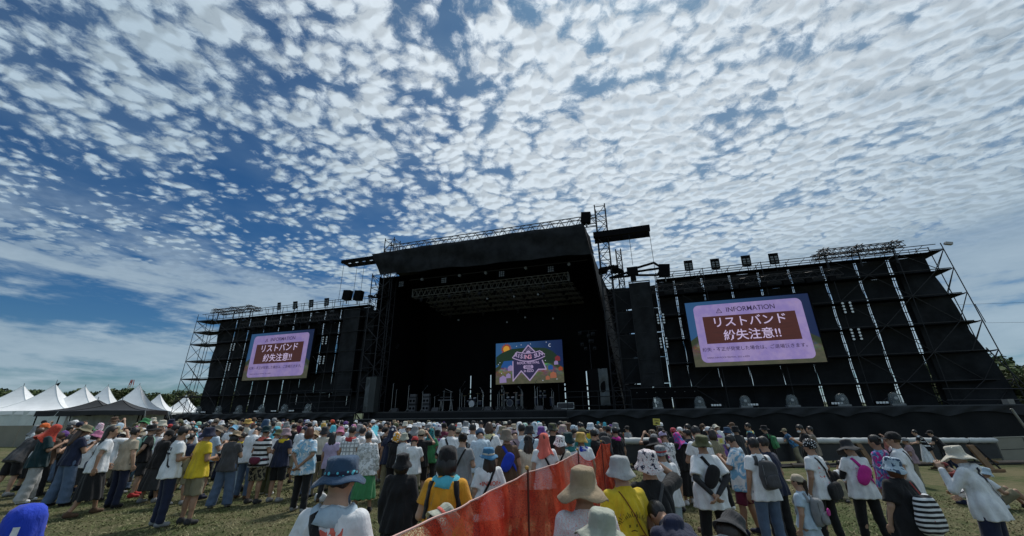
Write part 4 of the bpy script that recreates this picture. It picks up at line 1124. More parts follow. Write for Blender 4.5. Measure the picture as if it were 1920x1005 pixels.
# ================================================================== PEOPLE: one smooth skin per pose, grown from a distance field
def surf(fn, lo, hi, h, jit=None):
    """naive surface nets of fn(x,y,z) < 0"""
    lo = np.array(lo, float); hi = np.array(hi, float)
    n = np.ceil((hi - lo) / h).astype(int) + 1
    ax = [lo[i] + h * np.arange(n[i]) for i in range(3)]
    X, Y, Z = np.meshgrid(*ax, indexing='ij')
    V = fn(X.astype(np.float32), Y.astype(np.float32), Z.astype(np.float32))
    ins = V < 0
    acc = np.zeros((*(n - 1), 3), np.float32); cnt = np.zeros(n - 1, np.float32)
    edges = []
    for a in range(3):
        s0 = [slice(None)] * 3; s1 = [slice(None)] * 3; s0[a] = slice(0, -1); s1[a] = slice(1, None)
        v0, v1 = V[tuple(s0)], V[tuple(s1)]
        ch = (ins[tuple(s0)] != ins[tuple(s1)])
        t = np.where(ch, v0 / np.where(v0 == v1, 1, v0 - v1), 0)
        idx = np.argwhere(ch)
        tt = t[ch]
        pos = idx.astype(np.float32).copy(); pos[:, a] += tt
        b, c = (a + 1) % 3, (a + 2) % 3
        for ob in (0, -1):
            for oc in (0, -1):
                q = idx.copy(); q[:, b] += ob; q[:, c] += oc
                ok = (q[:, b] >= 0) & (q[:, c] >= 0) & (q[:, b] < n[b] - 1) & (q[:, c] < n[c] - 1) & (q[:, a] < n[a] - 1)
                qq = q[ok]
                np.add.at(acc, (qq[:, 0], qq[:, 1], qq[:, 2]), pos[ok]); np.add.at(cnt, (qq[:, 0], qq[:, 1], qq[:, 2]), 1)
        edges.append((a, idx, ins[tuple(s0)][ch]))
    act = cnt > 0
    ids = -np.ones(cnt.shape, int); ids[act] = np.arange(act.sum())
    P = acc[act] / cnt[act][:, None] * h + lo
    F = []
    for a, idx, inside in edges:
        b, c = (a + 1) % 3, (a + 2) % 3
        ok = (idx[:, b] > 0) & (idx[:, c] > 0) & (idx[:, b] < n[b] - 1) & (idx[:, c] < n[c] - 1)
        q = idx[ok]; fl = inside[ok]
        def g(ob, oc):
            r = q.copy(); r[:, b] += ob; r[:, c] += oc
            return ids[r[:, 0], r[:, 1], r[:, 2]]
        Q = np.stack([g(-1, -1), g(0, -1), g(0, 0), g(-1, 0)], 1)
        Q[~fl] = Q[~fl][:, ::-1]
        F.append(Q)
    F = np.concatenate(F); F = F[(F >= 0).all(1)]
    return P, F
def to_mesh(name, P, F):
    me = bpy.data.meshes.new(name)
    me.vertices.add(len(P)); me.vertices.foreach_set('co', np.asarray(P, np.float32).ravel())
    me.loops.add(4 * len(F)); me.loops.foreach_set('vertex_index', np.asarray(F, np.int32).ravel())
    me.polygons.add(len(F)); me.polygons.foreach_set('loop_start', np.arange(len(F), dtype=np.int32) * 4)
    me.polygons.foreach_set('use_smooth', np.ones(len(F), bool))
    me.update(); me.validate()
    me.materials.append(None)
    return me
def smin(a, b, k):
    h = np.clip(0.5 + 0.5 * (b - a) / k, 0, 1)
    return b * (1 - h) + a * h - k * h * (1 - h)
def capl(p, a, b, r1, r2, sy=1.0):
    x, y, z = p; ba = [b[i] - a[i] for i in range(3)]
    pa = (x - a[0], y - a[1], z - a[2])
    L = sum(c * c for c in ba) + 1e-9
    t = np.clip((pa[0] * ba[0] + pa[1] * ba[1] + pa[2] * ba[2]) / L, 0, 1)
    d = np.sqrt((pa[0] - ba[0] * t) ** 2 + ((pa[1] - ba[1] * t) / sy) ** 2 + (pa[2] - ba[2] * t) ** 2)
    return d - (r1 + (r2 - r1) * t)
def ell(p, c, r):
    x, y, z = ((p[i] - c[i]) for i in range(3))
    k0 = np.sqrt((x / r[0]) ** 2 + (y / r[1]) ** 2 + (z / r[2]) ** 2) + 1e-9
    k1 = np.sqrt((x / r[0] ** 2) ** 2 + (y / r[1] ** 2) ** 2 + (z / r[2] ** 2) ** 2) + 1e-9
    return k0 * (k0 - 1) / k1
def inv(p, M):
    Mi = M.inverted(); x, y, z = p
    return tuple(Mi[i][0] * x + Mi[i][1] * y + Mi[i][2] * z + Mi[i][3] for i in range(3))
def loft(p, tab, cap=True):
    """tab: rows z, halfwidth, halfdepth, y offset"""
    x, y, z = p; zt = [r[0] for r in tab]
    a = np.interp(z, zt, [r[1] for r in tab]).astype(np.float32); b = np.interp(z, zt, [r[2] for r in tab]).astype(np.float32); yo = np.interp(z, zt, [r[3] for r in tab]).astype(np.float32)
    # superellipse
    d = (np.power((np.abs(x) / a) ** 2.4 + (np.abs(y - yo) / b) ** 2.4, 1 / 2.4) - 1) * np.minimum(a, b)
    return np.maximum(d, np.maximum(zt[0] - z, z - zt[-1])) if cap else d

def Rx(a): return Matrix.Rotation(a, 4, 'X')
def frame(pelvis, lean, turn=0.0, side=0.0):
    return T(*pelvis) @ Matrix.Rotation(turn, 4, 'Z') @ Matrix.Rotation(side, 4, 'Y') @ Rx(-lean) @ T(0, 0, -.92)
# arms given in the torso frame: elbow, wrist, hand direction end
def pose(lean=2, head=0, hturn=0, hside=0, L=None, Rr=None, legs=None, pelvis=(0, 0, .92), side=0):
    ar_dn = ((.222, -.02, 1.12), (.24, .05, .88))
    L = L or ar_dn; Rr = Rr or ar_dn
    P = {'M': frame(pelvis, R(lean), 0, R(side)), 'pel': Vector(pelvis)}
    P['arm'] = [((-.155, 0, 1.385), (-L[0][0], L[0][1], L[0][2]), (-L[1][0], L[1][1], L[1][2])), ((.155, 0, 1.385), Rr[0], Rr[1])]
    P['legs'] = legs or [((-.095, 0, .90), (-.11, .02, .49), (-.12, -.01, .085)), ((.095, 0, .90), (.11, .02, .49), (.125, .0, .085))]
    P['H'] = P['M'] @ T(0, .005, 1.47) @ Matrix.Rotation(R(hturn), 4, 'Z') @ Matrix.Rotation(R(hside), 4, 'Y') @ Rx(R(-head)) @ T(0, .015, .125)
    return P
LEG_B = [((-.095, 0, .90), (-.12, .05, .49), (-.15, .06, .085)), ((.095, 0, .90), (.12, .0, .49), (.16, -.06, .085))]
LEG_W = [((-.095, 0, .90), (-.16, .03, .50), (-.22, .0, .085)), ((.095, 0, .90), (.15, .04, .50), (.20, .02, .085))]
LEG_ST = [((-.095, 0, .90), (-.11, .14, .50), (-.12, .20, .085)), ((.095, 0, .90), (.10, -.05, .49), (.12, -.24, .10))]
FOLD = ((.235, .0, 1.13), (.06, .24, 1.12))
PH_L = ((.225, .09, 1.12), (.07, .30, 1.28))
POSES = {
 'stand': pose(),
 'standb': pose(legs=LEG_B, lean=1, hside=4, side=1.5),
 'front': pose(L=PH_L, Rr=PH_L, head=22, legs=LEG_B),
 'fold': pose(L=FOLD, Rr=((.235, .0, 1.13), (.02, .26, 1.15)), head=4),
 'behind': pose(lean=0, L=((.235, -.12, 1.14), (.05, -.20, .93)), Rr=((.235, -.12, 1.14), (-.01, -.21, .91)), legs=LEG_B, head=-3),
 'handup': pose(lean=0, Rr=((.34, .18, 1.44), (.13, .15, 1.60)), legs=LEG_B),
 'photo': pose(lean=0, Rr=((.30, .20, 1.36), (.11, .26, 1.60)), L=((.28, .20, 1.34), (.07, .28, 1.57)), head=-4),
 'fist': pose(lean=8, L=((.22, .20, 1.15), (.15, .24, 1.43)), Rr=((.20, .12, 1.13), (.12, .26, 1.05)), legs=LEG_W, head=6),
 'lean': pose(lean=27, pelvis=(0, -.12, .90), L=((.24, .18, 1.22), (.12, .36, 1.26)), Rr=((.24, .18, 1.22), (.10, .36, 1.26)), head=-18, legs=[((-.09, -.12, .90), (-.11, -.18, .49), (-.13, -.34, .09)), ((.09, -.12, .90), (.11, -.08, .49), (.12, -.12, .085))]),
 'bend': pose(lean=84, pelvis=(0, -.12, .86), L=((.2, .16, 1.18), (.16, .40, 1.12)), Rr=((.2, .16, 1.18), (.12, .42, 1.10)), head=10, legs=LEG_W),
 'stoop': pose(lean=50, pelvis=(0, -.10, .90), L=((.2, .12, 1.15), (.14, .32, 1.08)), Rr=((.2, .12, 1.15), (.12, .32, 1.06)), head=5, legs=LEG_W),
 'sit': pose(lean=-4, pelvis=(0, 0, .14), L=((.24, .12, 1.16), (.10, .34, 1.12)), Rr=((.24, .12, 1.16), (.10, .34, 1.12)), head=25, legs=[((-.09, .02, .13), (-.15, .36, .44), (-.13, .60, .09)), ((.09, .02, .13), (.15, .38, .42), (.14, .62, .09))]),
 'crouch': pose(lean=30, pelvis=(0, 0, .30), L=((.22, .18, 1.2), (.10, .40, 1.12)), Rr=((.22, .18, 1.2), (.10, .40, 1.12)), head=15, legs=[((-.09, 0, .30), (-.20, .38, .46), (-.17, .18, .09)), ((.09, 0, .30), (.20, .38, .46), (.17, .18, .09))]),
 'down': pose(lean=8, head=38, L=PH_L, Rr=FOLD, legs=LEG_B),
 'walk': pose(lean=3, legs=LEG_ST, L=((.25, .08, 1.13), (.24, .22, .95)), Rr=((.25, -.10, 1.13), (.27, -.10, .90)), hturn=-25),
}
def hand_mesh():
    def fn(X, Y, Z):
        p = (X, Y, Z)
        d = ell(p, (0, 0, -.045), (.040, .016, .052))
        d = smin(d, capl(p, (0, 0, .03), (0, 0, -.01), .024, .026), .015)
        for x, L_ in ((-.029, .060), (-.010, .070), (.010, .066), (.028, .052)):
            a = (x, .0, -.080); b = (x * 1.1, .010, -.080 - L_ * .45); c = (x * 1.1, .034, -.080 - L_ * .85)
            d = np.minimum(d, smin(capl(p, a, b, .0092, .0085), capl(p, b, c, .0085, .0072), .003))
        d = smin(d, capl(p, (.034, .004, -.025), (.052, .022, -.062), .013, .010), .01)
        d = smin(d, capl(p, (.052, .022, -.062), (.050, .034, -.088), .010, .0085), .004)
        return d
    return surf(fn, (-.06, -.03, -.17), (.08, .07, .05), .0055)
HAND = hand_mesh()
def body_mesh(P, h=.015, only_head=False):
    M, Hm = P['M'], P['H']
    up = [M @ Vector(v) for A in P['arm'] for v in A] + [Vector(v) for A in P['legs'] for v in A] + [Hm @ Vector((0, 0, .13))]
    lo = [min(v[i] for v in up) - .17 for i in range(3)]; hi = [max(v[i] for v in up) + .17 for i in range(3)]
    lo[2] = max(lo[2], -.02)
    def fn(X, Y, Z):
        p = (X, Y, Z); q = inv(p, M)
        d = loft(q, [(.84, .13, .09, -.01), (.92, .165, .115, -.015), (1.08, .135, .095, .0), (1.25, .165, .115, 0), (1.37, .16, .09, -.005), (1.43, .09, .06, -.01), (1.5, .055, .055, 0)])
        d = smin(d, capl(q, (0, -.01, 1.40), (0, .005, 1.53), .06, .052), .03)
        for s, e, w_ in P['arm']:
            d = smin(d, capl(q, s, e, .052, .040), .05)
            d = smin(d, capl(q, e, w_, .040, .026), .015)
        for hp, kn, an in P['legs']:
            d = smin(d, capl(p, hp, kn, .088, .056), .04)
            d = smin(d, capl(p, kn, an, .054, .036), .02)
            d = smin(d, capl(p, (kn[0], kn[1] - .02, kn[2] - .08), (kn[0] * .5 + an[0] * .5, (kn[1] + an[1]) / 2 - .015, (kn[2] + an[2]) / 2), .052, .042), .03)
            d = smin(d, capl(p, (an[0], an[1] - .03, an[2] - .045), (an[0] * 1.08, an[1] + .14, max(.03, an[2] - .055)), .034, .028), .03)
        g = inv(p, Hm)
        hd = ell(g, (0, -.005, .02), (.075, .092, .098))
        hd = smin(hd, ell(g, (0, .025, -.05), (.052, .06, .062)), .04)
        hd = smin(hd, capl(g, (0, .085, .0), (0, .103, -.028), .008, .012), .015)
        for s in (-1, 1): hd = smin(hd, ell(g, (s * .078, -.005, -.01), (.010, .018, .030)), .008)
        for s in (-1, 1): hd = -smin(-hd, ell(g, (s * .032, .098, .005), (.016, .014, .009)), .008)
        hd = -smin(-hd, ell(g, (0, .098, -.062), (.024, .012, .004)), .004)
        return smin(d, hd, .025)
    V, F = surf(fn, lo, hi, h)
    # hands
    Vs = [V]; Fs = [F]; off = len(V)
    for k, (s, e, w_) in enumerate(P['arm']):
        e3 = M @ Vector(e); w3 = M @ Vector(w_); dr = (w3 - e3).normalized()
        zax = -dr; ref = Vector((1 if k == 0 else -1, .35, 0)); y = (ref - zax * ref.dot(zax)).normalized(); x = y.cross(zax)
        if k == 0: x = -x
        B = np.array([[x[i], y[i], zax[i]] for i in range(3)])
        Vh = HAND[0] @ B.T + np.array(w3)
        Vs.append(Vh); Fh = HAND[1] + off
        if k == 0: Fh = Fh[:, ::-1]
        Fs.append(Fh); off += len(Vh)
    return np.concatenate(Vs), np.concatenate(Fs)
def folds(p, q, amp, seed=0.0):
    x, y, z = q; th = np.arctan2(x, y + 1e-4)
    low = np.clip((1.30 - z) / .35, 0, 1)
    return -amp * np.clip((1.42 - z) / .06, 0, 1) * (low * np.sin(9 * th + 2.5 * np.sin(4 * z + seed) + seed) + .6 * np.sin(26 * z + 5 * np.abs(x) * 6 + 2 * np.sin(7 * th + seed)) * np.clip((z - 1.05) / .2, 0.2, 1) + .5 * np.sin(14 * x + 17 * z + seed))
def top_mesh(P, kind, h=.015, seed=0.0):
    M = P['M']; hem = {'tee': .80, 'long': .78, 'loose': .74, 'dress': .92, 'hoodie': .76, 'polo': .84}[kind]
    slv = {'tee': .62, 'loose': .85, 'polo': .6, 'dress': .6}.get(kind, 2)
    wd = {'loose': 1.10, 'hoodie': 1.10, 'long': 1.05}.get(kind, 1.0)
    tab = [(hem, .224 * wd, .172 * wd, .0), (.95, .212 * wd, .160 * wd, 0), (1.12, .178 * wd, .128 * wd, 0), (1.27, .178 * wd, .128 * wd, 0), (1.36, .176, .112, -.002), (1.41, .150, .090, -.006), (1.445, .085, .072, -.006), (1.475 if kind != 'hoodie' else 1.50, .066, .066, 0)]
    def fn(X, Y, Z):
        p = (X, Y, Z); q = inv(p, M)
        fo = folds(p, q, (.0085 if kind != 'polo' else .007) * (1.25 if h < .012 else 1), seed)
        d = np.maximum(loft(q, tab, False) + fo, np.maximum(hem + .012 * np.sin(5 * q[0] + 3 * q[1]) - q[2], q[2] - tab[-1][0]))
        for s, e, w_ in P['arm']:
            s = Vector(s); e = Vector(e); w3 = Vector(w_)
            if slv < 1:
                b = s + (e - s) * (slv + .12); dr = (e - s).normalized()
                c = capl(q, s, b, .062, .074 if kind != 'loose' else .088)
                cut = s + (e - s) * slv
                c = np.maximum(c, (q[0] - cut.x) * dr.x + (q[1] - cut.y) * dr.y + (q[2] - cut.z) * dr.z)
            else:
                c = smin(capl(q, s, e, .072, .062), capl(q, e, e + (w3 - e) * .95, .062, .045), .02)
            d = smin(d, c, .035)
        if kind == 'hoodie': d = smin(d, ell(q, (0, -.10, 1.42), (.11, .06, .07)), .02)
        return d + .25 * fo
    up = [M @ Vector(v) for A in P['arm'] for v in A] + [M @ Vector((sx * .2, sy * .17, z)) for sx in (-1, 1) for sy in (-1, 1) for z in (hem, 1.5)]
    lo = [min(v[i] for v in up) - .11 for i in range(3)]; hi = [max(v[i] for v in up) + .11 for i in range(3)]
    return surf(fn, lo, hi, h)
def bottom_mesh(P, kind, h=.016, seed=0.0):
    M = P['M']
    def fn(X, Y, Z):
        p = (X, Y, Z); q = inv(p, M)
        d = ell(q, (0, -.01, .92), (.170, .122, .13))
        d = np.maximum(d, q[2] - 1.04)
        if kind in ('trousers', 'wide', 'slim'):
            r = {'trousers': (.105, .078, .066), 'wide': (.115, .105, .11), 'slim': (.098, .076, .056)}[kind]
            for hp, kn, an in P['legs']:
                c = smin(capl(p, hp, kn, r[0], r[1]), capl(p, kn, (an[0], an[1], an[2] + .0), r[1], r[2]), .02)
                c = c - .004 * np.sin(40 * p[2] + 3 * np.sin(12 * p[0] + seed) + seed) * np.clip((.62 - p[2]) * 4, .2, 1)
                d = smin(d, c, .03)
            d = np.maximum(d, .06 - p[2]) if P['pel'].z > .5 else d
        elif kind == 'shorts':
            for hp, kn, an in P['legs']:
                hp, kn = Vector(hp), Vector(kn); dr = (kn - hp).normalized(); e = kn + dr * .03
                c = capl(p, hp, e, .108, .098); cut = hp + (kn - hp) * .98
                c = np.maximum(c, (p[0] - cut.x) * dr.x + (p[1] - cut.y) * dr.y + (p[2] - cut.z) * dr.z)
                c = c - .004 * np.sin(30 * p[2] + 2 * np.sin(20 * p[0]) + seed)
                d = smin(d, c, .03)
        else:
            zb = {'skirt': .30, 'miniskirt': .50, 'gown': .22}[kind]
            sk = loft(p, [(zb, .27 if kind != 'miniskirt' else .24, .22, 0), (.7, .215, .17, 0), (.9, .18, .14, 0), (1.03, .15, .12, 0)])
            th = np.arctan2(p[0], p[1] + 1e-4)
            d = np.minimum(d, sk - .012 * np.sin(11 * th + 2 * np.sin(5 * p[2])) * np.clip((.95 - p[2]) * 2.5, 0, 1))
        return d
    pts = [Vector(v) for A in P['legs'] for v in A] + [P['pel']]
    lo = [min(v[i] for v in pts) - .30 for i in range(3)]; hi = [max(v[i] for v in pts) + .30 for i in range(3)]
    hi[2] = max(hi[2], P['pel'].z + .2)
    lo[2] = max(0.0, lo[2])
    return surf(fn, lo, hi, h)
def shoe_mesh(P, k, h=.011):
    Vs = []; Fs = []; off = 0
    for hp, kn, an in P['legs'][k:k + 1]:
        def fn(X, Y, Z, an=an):
            p = (X, Y, Z)
            d = smin(capl(p, (an[0], an[1] - .035, an[2] - .03), (an[0] * 1.06, an[1] + .13, an[2] - .045), .043, .038), capl(p, an, (an[0], an[1] - .01, an[2] - .03), .05, .045), .03)
            return np.maximum(d, (an[2] - .085) - p[2])
        V, F = surf(fn, (an[0] - .08, an[1] - .12, an[2] - .1), (an[0] + .08, an[1] + .22, an[2] + .07), h)
        Vs.append(V); Fs.append(F + off); off += len(V)
    return np.concatenate(Vs), np.concatenate(Fs)
def hair_mesh(kind, h=.011):
    """in head space, +y is the face"""
    def fn(X, Y, Z):
        p = (X, Y, Z)
        d = ell(p, (0, -.012, .030), (.083, .098, .098))
        cut = np.minimum(Y - .045, .055 - Z + .4 * 0)            # face window: in front and below the fringe
        d = np.maximum(d, cut)
        d = np.maximum(d, -.055 - Z) if kind in ('short', 'bun', 'pony') else d
        if kind == 'long': d = smin(d, np.maximum(ell(p, (0, -.075, -.16), (.105, .055, .22)), -.40 - Z), .04)
        if kind == 'bob': d = smin(d, np.maximum(ell(p, (0, -.035, -.05), (.105, .085, .11)), cut), .03)
        if kind == 'bun': d = smin(d, ell(p, (0, -.09, .09), (.045, .045, .042)), .015)
        if kind == 'pony': d = smin(smin(d, ell(p, (0, -.115, .03), (.03, .035, .03)), .02), capl(p, (0, -.125, .02), (0, -.115, -.19), .030, .014), .02)
        return d + .0035 * np.sin(55 * X + 20 * Z) * np.sin(30 * Y + 9 * Z) + .002 * np.sin(120 * X + 10 * Z)
    return surf(fn, (-.14, -.18, -.42), (.14, .13, .16), h)
def wave(a1, k1, a2, k2, ph, zlim=.05):
    def f(r, z, t, k):
        e = max(0, (r - .10) / .1)
        return r * (1 + .03 * e * math.sin(k1 * t + ph)), z + e * (a1 * math.sin(k1 * t + ph) + a2 * math.sin(k2 * t + ph * 2))
    return f
def hat_mesh(kind, seed=0):
    mb = MB(); n = 30; ph = seed * 1.7
    if kind == 'bucket': prof = [(.098, .012), (.158, -.048), (.163, -.050), (.164, -.045), (.104, .030), (.101, .055), (.094, .105), (.088, .122), (.070, .131), (.03, .134), (.001, .134)]
    elif kind == 'boonie': prof = [(.098, .018), (.185, -.012), (.190, -.012), (.190, -.006), (.106, .034), (.103, .05), (.097, .112), (.088, .128), (.07, .134), (.03, .136), (.001, .136)]
    elif kind == 'wide': prof = [(.098, .015), (.215, -.050), (.222, -.052), (.222, -.045), (.108, .030), (.104, .05), (.097, .125), (.088, .142), (.07, .150), (.03, .152), (.001, .152)]
    elif kind == 'straw': prof = [(.098, .02), (.175, .005), (.180, .006), (.178, .013), (.104, .035), (.101, .05), (.098, .120), (.09, .130), (.07, .126), (.04, .118), (.001, .116)]
    elif kind == 'cap': prof = [(.098, .015), (.101, .018), (.100, .05), (.090, .09), (.066, .12), (.035, .133), (.012, .137), (.001, .141)]
    elif kind == 'beanie': prof = [(.098, -.01), (.103, -.005), (.103, .04), (.094, .09), (.07, .125), (.035, .14), (.001, .143)]
    elif kind == 'bandana': prof = [(.096, .0), (.100, .005), (.098, .05), (.086, .09), (.062, .12), (.03, .132), (.001, .133)]
    rng = random.Random(seed + 5)
    kk = {'bucket': .70, 'boonie': .62, 'wide': .76, 'straw': .72}.get(kind, .7)
    prof = [((.0927 + (r - .103) * kk) if r > .103 else r * .9, z * .94) for r, z in prof]
    d1, d2, d3 = rng.uniform(0, 6), rng.uniform(0, 6), rng.uniform(0, 6)
    def wob(r, z, t, k):
        e = max(0, (r - .097) / .06) if kind in ('bucket', 'boonie', 'wide', 'straw') else 0
        cr = 1 if z > .04 else 0
        rr = r * (1 + .05 * e * math.sin(3 * t + d1)) + cr * .004 * math.sin(4 * t + 60 * z + d2) + cr * .003 * math.sin(9 * t - 30 * z + d3)
        zz = z + e * (.016 * math.sin(2 * t + d1) + .009 * math.sin(5 * t + d2)) + cr * .004 * math.sin(3 * t + d3) * (r / .1)
        return rr, zz
    prof2 = []
    for a, b in zip(prof[:-1], prof[1:]):
        m_ = 2 if abs(a[1] - b[1]) + abs(a[0] - b[0]) > .03 else 1
        for i in range(m_): prof2.append((a[0] + (b[0] - a[0]) * i / m_, a[1] + (b[1] - a[1]) * i / m_))
    prof2.append(prof[-1])
    mb.lathe(prof2, n, wob, c=(0, -.008, 0), sy=1.13)
    if kind == 'cap':
        rows = []
        for i in range(5):
            f = i / 4; row = []
            for j in range(11):
                a = R(-58 + 116 * j / 10); r0 = .09; L_ = .075 * f * math.cos(a * .8)
                row.append((math.sin(a) * (r0 + .003), math.cos(a) * (r0 + .005) * 1.1 + L_, .022 - .022 * f - .012 * abs(math.sin(a)) ** 2))
            rows.append(row)
        mb.grid(rows); rows2 = [[(p[0], p[1], p[2] + .004) for p in r_] for r_ in rows]; mb.grid(rows2[::-1])
    me = mb.mesh(kind + '_hat', True); me.materials.append(None)
    return me
def band_mesh():
    me = MB().lathe([(.0975, .031), (.0985, .033), (.096, .054), (.094, .055)], 30, c=(0, -.008, 0), sy=1.13).mesh('hat_band', True); me.materials.append(None); return me
def towel_mesh(kind, seed=0):
    """cloth over the head: sheet open at the face"""
    rng = random.Random(seed); a1, a2 = rng.uniform(0, 6), rng.uniform(0, 6)
    Lz = {'hood': -.27, 'short': -.16}[kind]
    prof = [(.001, .132), (.05, .124), (.078, .098), (.093, .055), (.098, .0), (.104, -.06), (.115, -.12), (.14, -.18), (.165, -.23), (.18, -.27)]
    prof = [q for q in prof if q[1] >= Lz - .001]
    n = 36; mb = MB(); m = len(prof)
    for k, (r, z) in enumerate(prof):
        e = max(0, (.05 - z) / .3)
        for i in range(n + 1):
            t = R(90 + 38 * e + 0) + (2 * math.pi - 2 * R(38 * e)) * i / n
            t = R(90) + R(30) * min(1, e * 2.5) + (2 * math.pi - 2 * R(30) * min(1, e * 2.5)) * i / n
            rr = r * (1 + e * .12 * math.sin(7 * t + a1) + e * .06 * math.sin(13 * t + a2)) + .003 * math.sin(5 * t + 40 * z + a1)
            zz = z + e * .04 * math.sin(3 * t + a2)
            mb.v.append((rr * math.cos(t), rr * math.sin(t) * 1.08 - .008, zz))
    for k in range(m - 1):
        for i in range(n):
            b = k * (n + 1) + i; mb.f.append((b, b + n + 1, b + n + 2, b + 1))
    me = mb.mesh('head_towel', True); me.materials.append(None)
    return me
def neck_towel_mesh():
    mb = MB(); rows = []
    for i in range(7):
        a = -R(100) + R(200) * i / 6 * 1; 
    prof = [(.085, .02), (.10, .045), (.125, .03), (.15, -.01), (.165, -.045), (.15, -.05), (.11, .0)]
    mb.lathe(prof, 22, lambda r, z, t, k: (r * (1 + .06 * math.sin(5 * t + k)), z + .012 * math.sin(4 * t + k * .7)), c=(0, 0, 1.42), sy=.75)
    me = mb.mesh('neck_towel', True); me.materials.append(None); return me
_tc = {}
def tpl(key, fn):
    if key not in _tc:
        r = fn()
        _tc[key] = to_mesh(key[0], *r) if isinstance(r, tuple) else r
    return _tc[key]

# ------------------------------------------------------------------ colours and cloth
C = dict(white=(.80, .82, .84), cream=(.62, .58, .48), beige=(.42, .36, .27), tan=(.36, .27, .17), khaki=(.26, .23, .15), olive=(.10, .105, .05), grey=(.25, .26, .27), black=(.014, .014, .016), navy=(.018, .024, .055),
         blue=(.06, .14, .38), teal=(.03, .22, .23), red=(.45, .04, .04), orange=(.75, .16, .04), yellow=(.72, .52, .03), pink=(.62, .22, .36), magenta=(.55, .03, .28), purple=(.16, .07, .28), green=(.06, .25, .10), brown=(.11, .065, .04),
         mint=(.35, .60, .48), lilac=(.45, .38, .55), maroon=(.14, .02, .05), lightblue=(.20, .45, .66), paleblue=(.48, .60, .70), denim=(.10, .15, .24), lightgrey=(.42, .43, .43), mustard=(.55, .36, .10), amber=(.72, .34, .03), royal=(.02, .06, .55),
         darkgrey=(.07, .07, .075), taupe=(.24, .20, .16), sage=(.42, .44, .36), charcoal=(.035, .036, .04), mauve=(.35, .25, .28), coral=(.75, .16, .12), lemon=(.68, .62, .35), teal2=(.010, .035, .042), darkred=(.16, .02, .02), turquoise=(.10, .50, .62), steelblue=(.035, .075, .14), skyblue=(.06, .20, .36))
WORD = {'lightblue': 'light blue', 'paleblue': 'pale blue', 'lightgrey': 'light grey', 'darkgrey': 'dark grey', 'royal': 'bright blue', 'teal2': 'dark teal', 'darkred': 'dark red', 'steelblue': 'slate blue', 'skyblue': 'sky blue', 'lemon': 'pale yellow', 'amber': 'amber yellow'}
def cw(c):
    return ' and '.join(WORD.get(x, x) for x in c.split('+'))
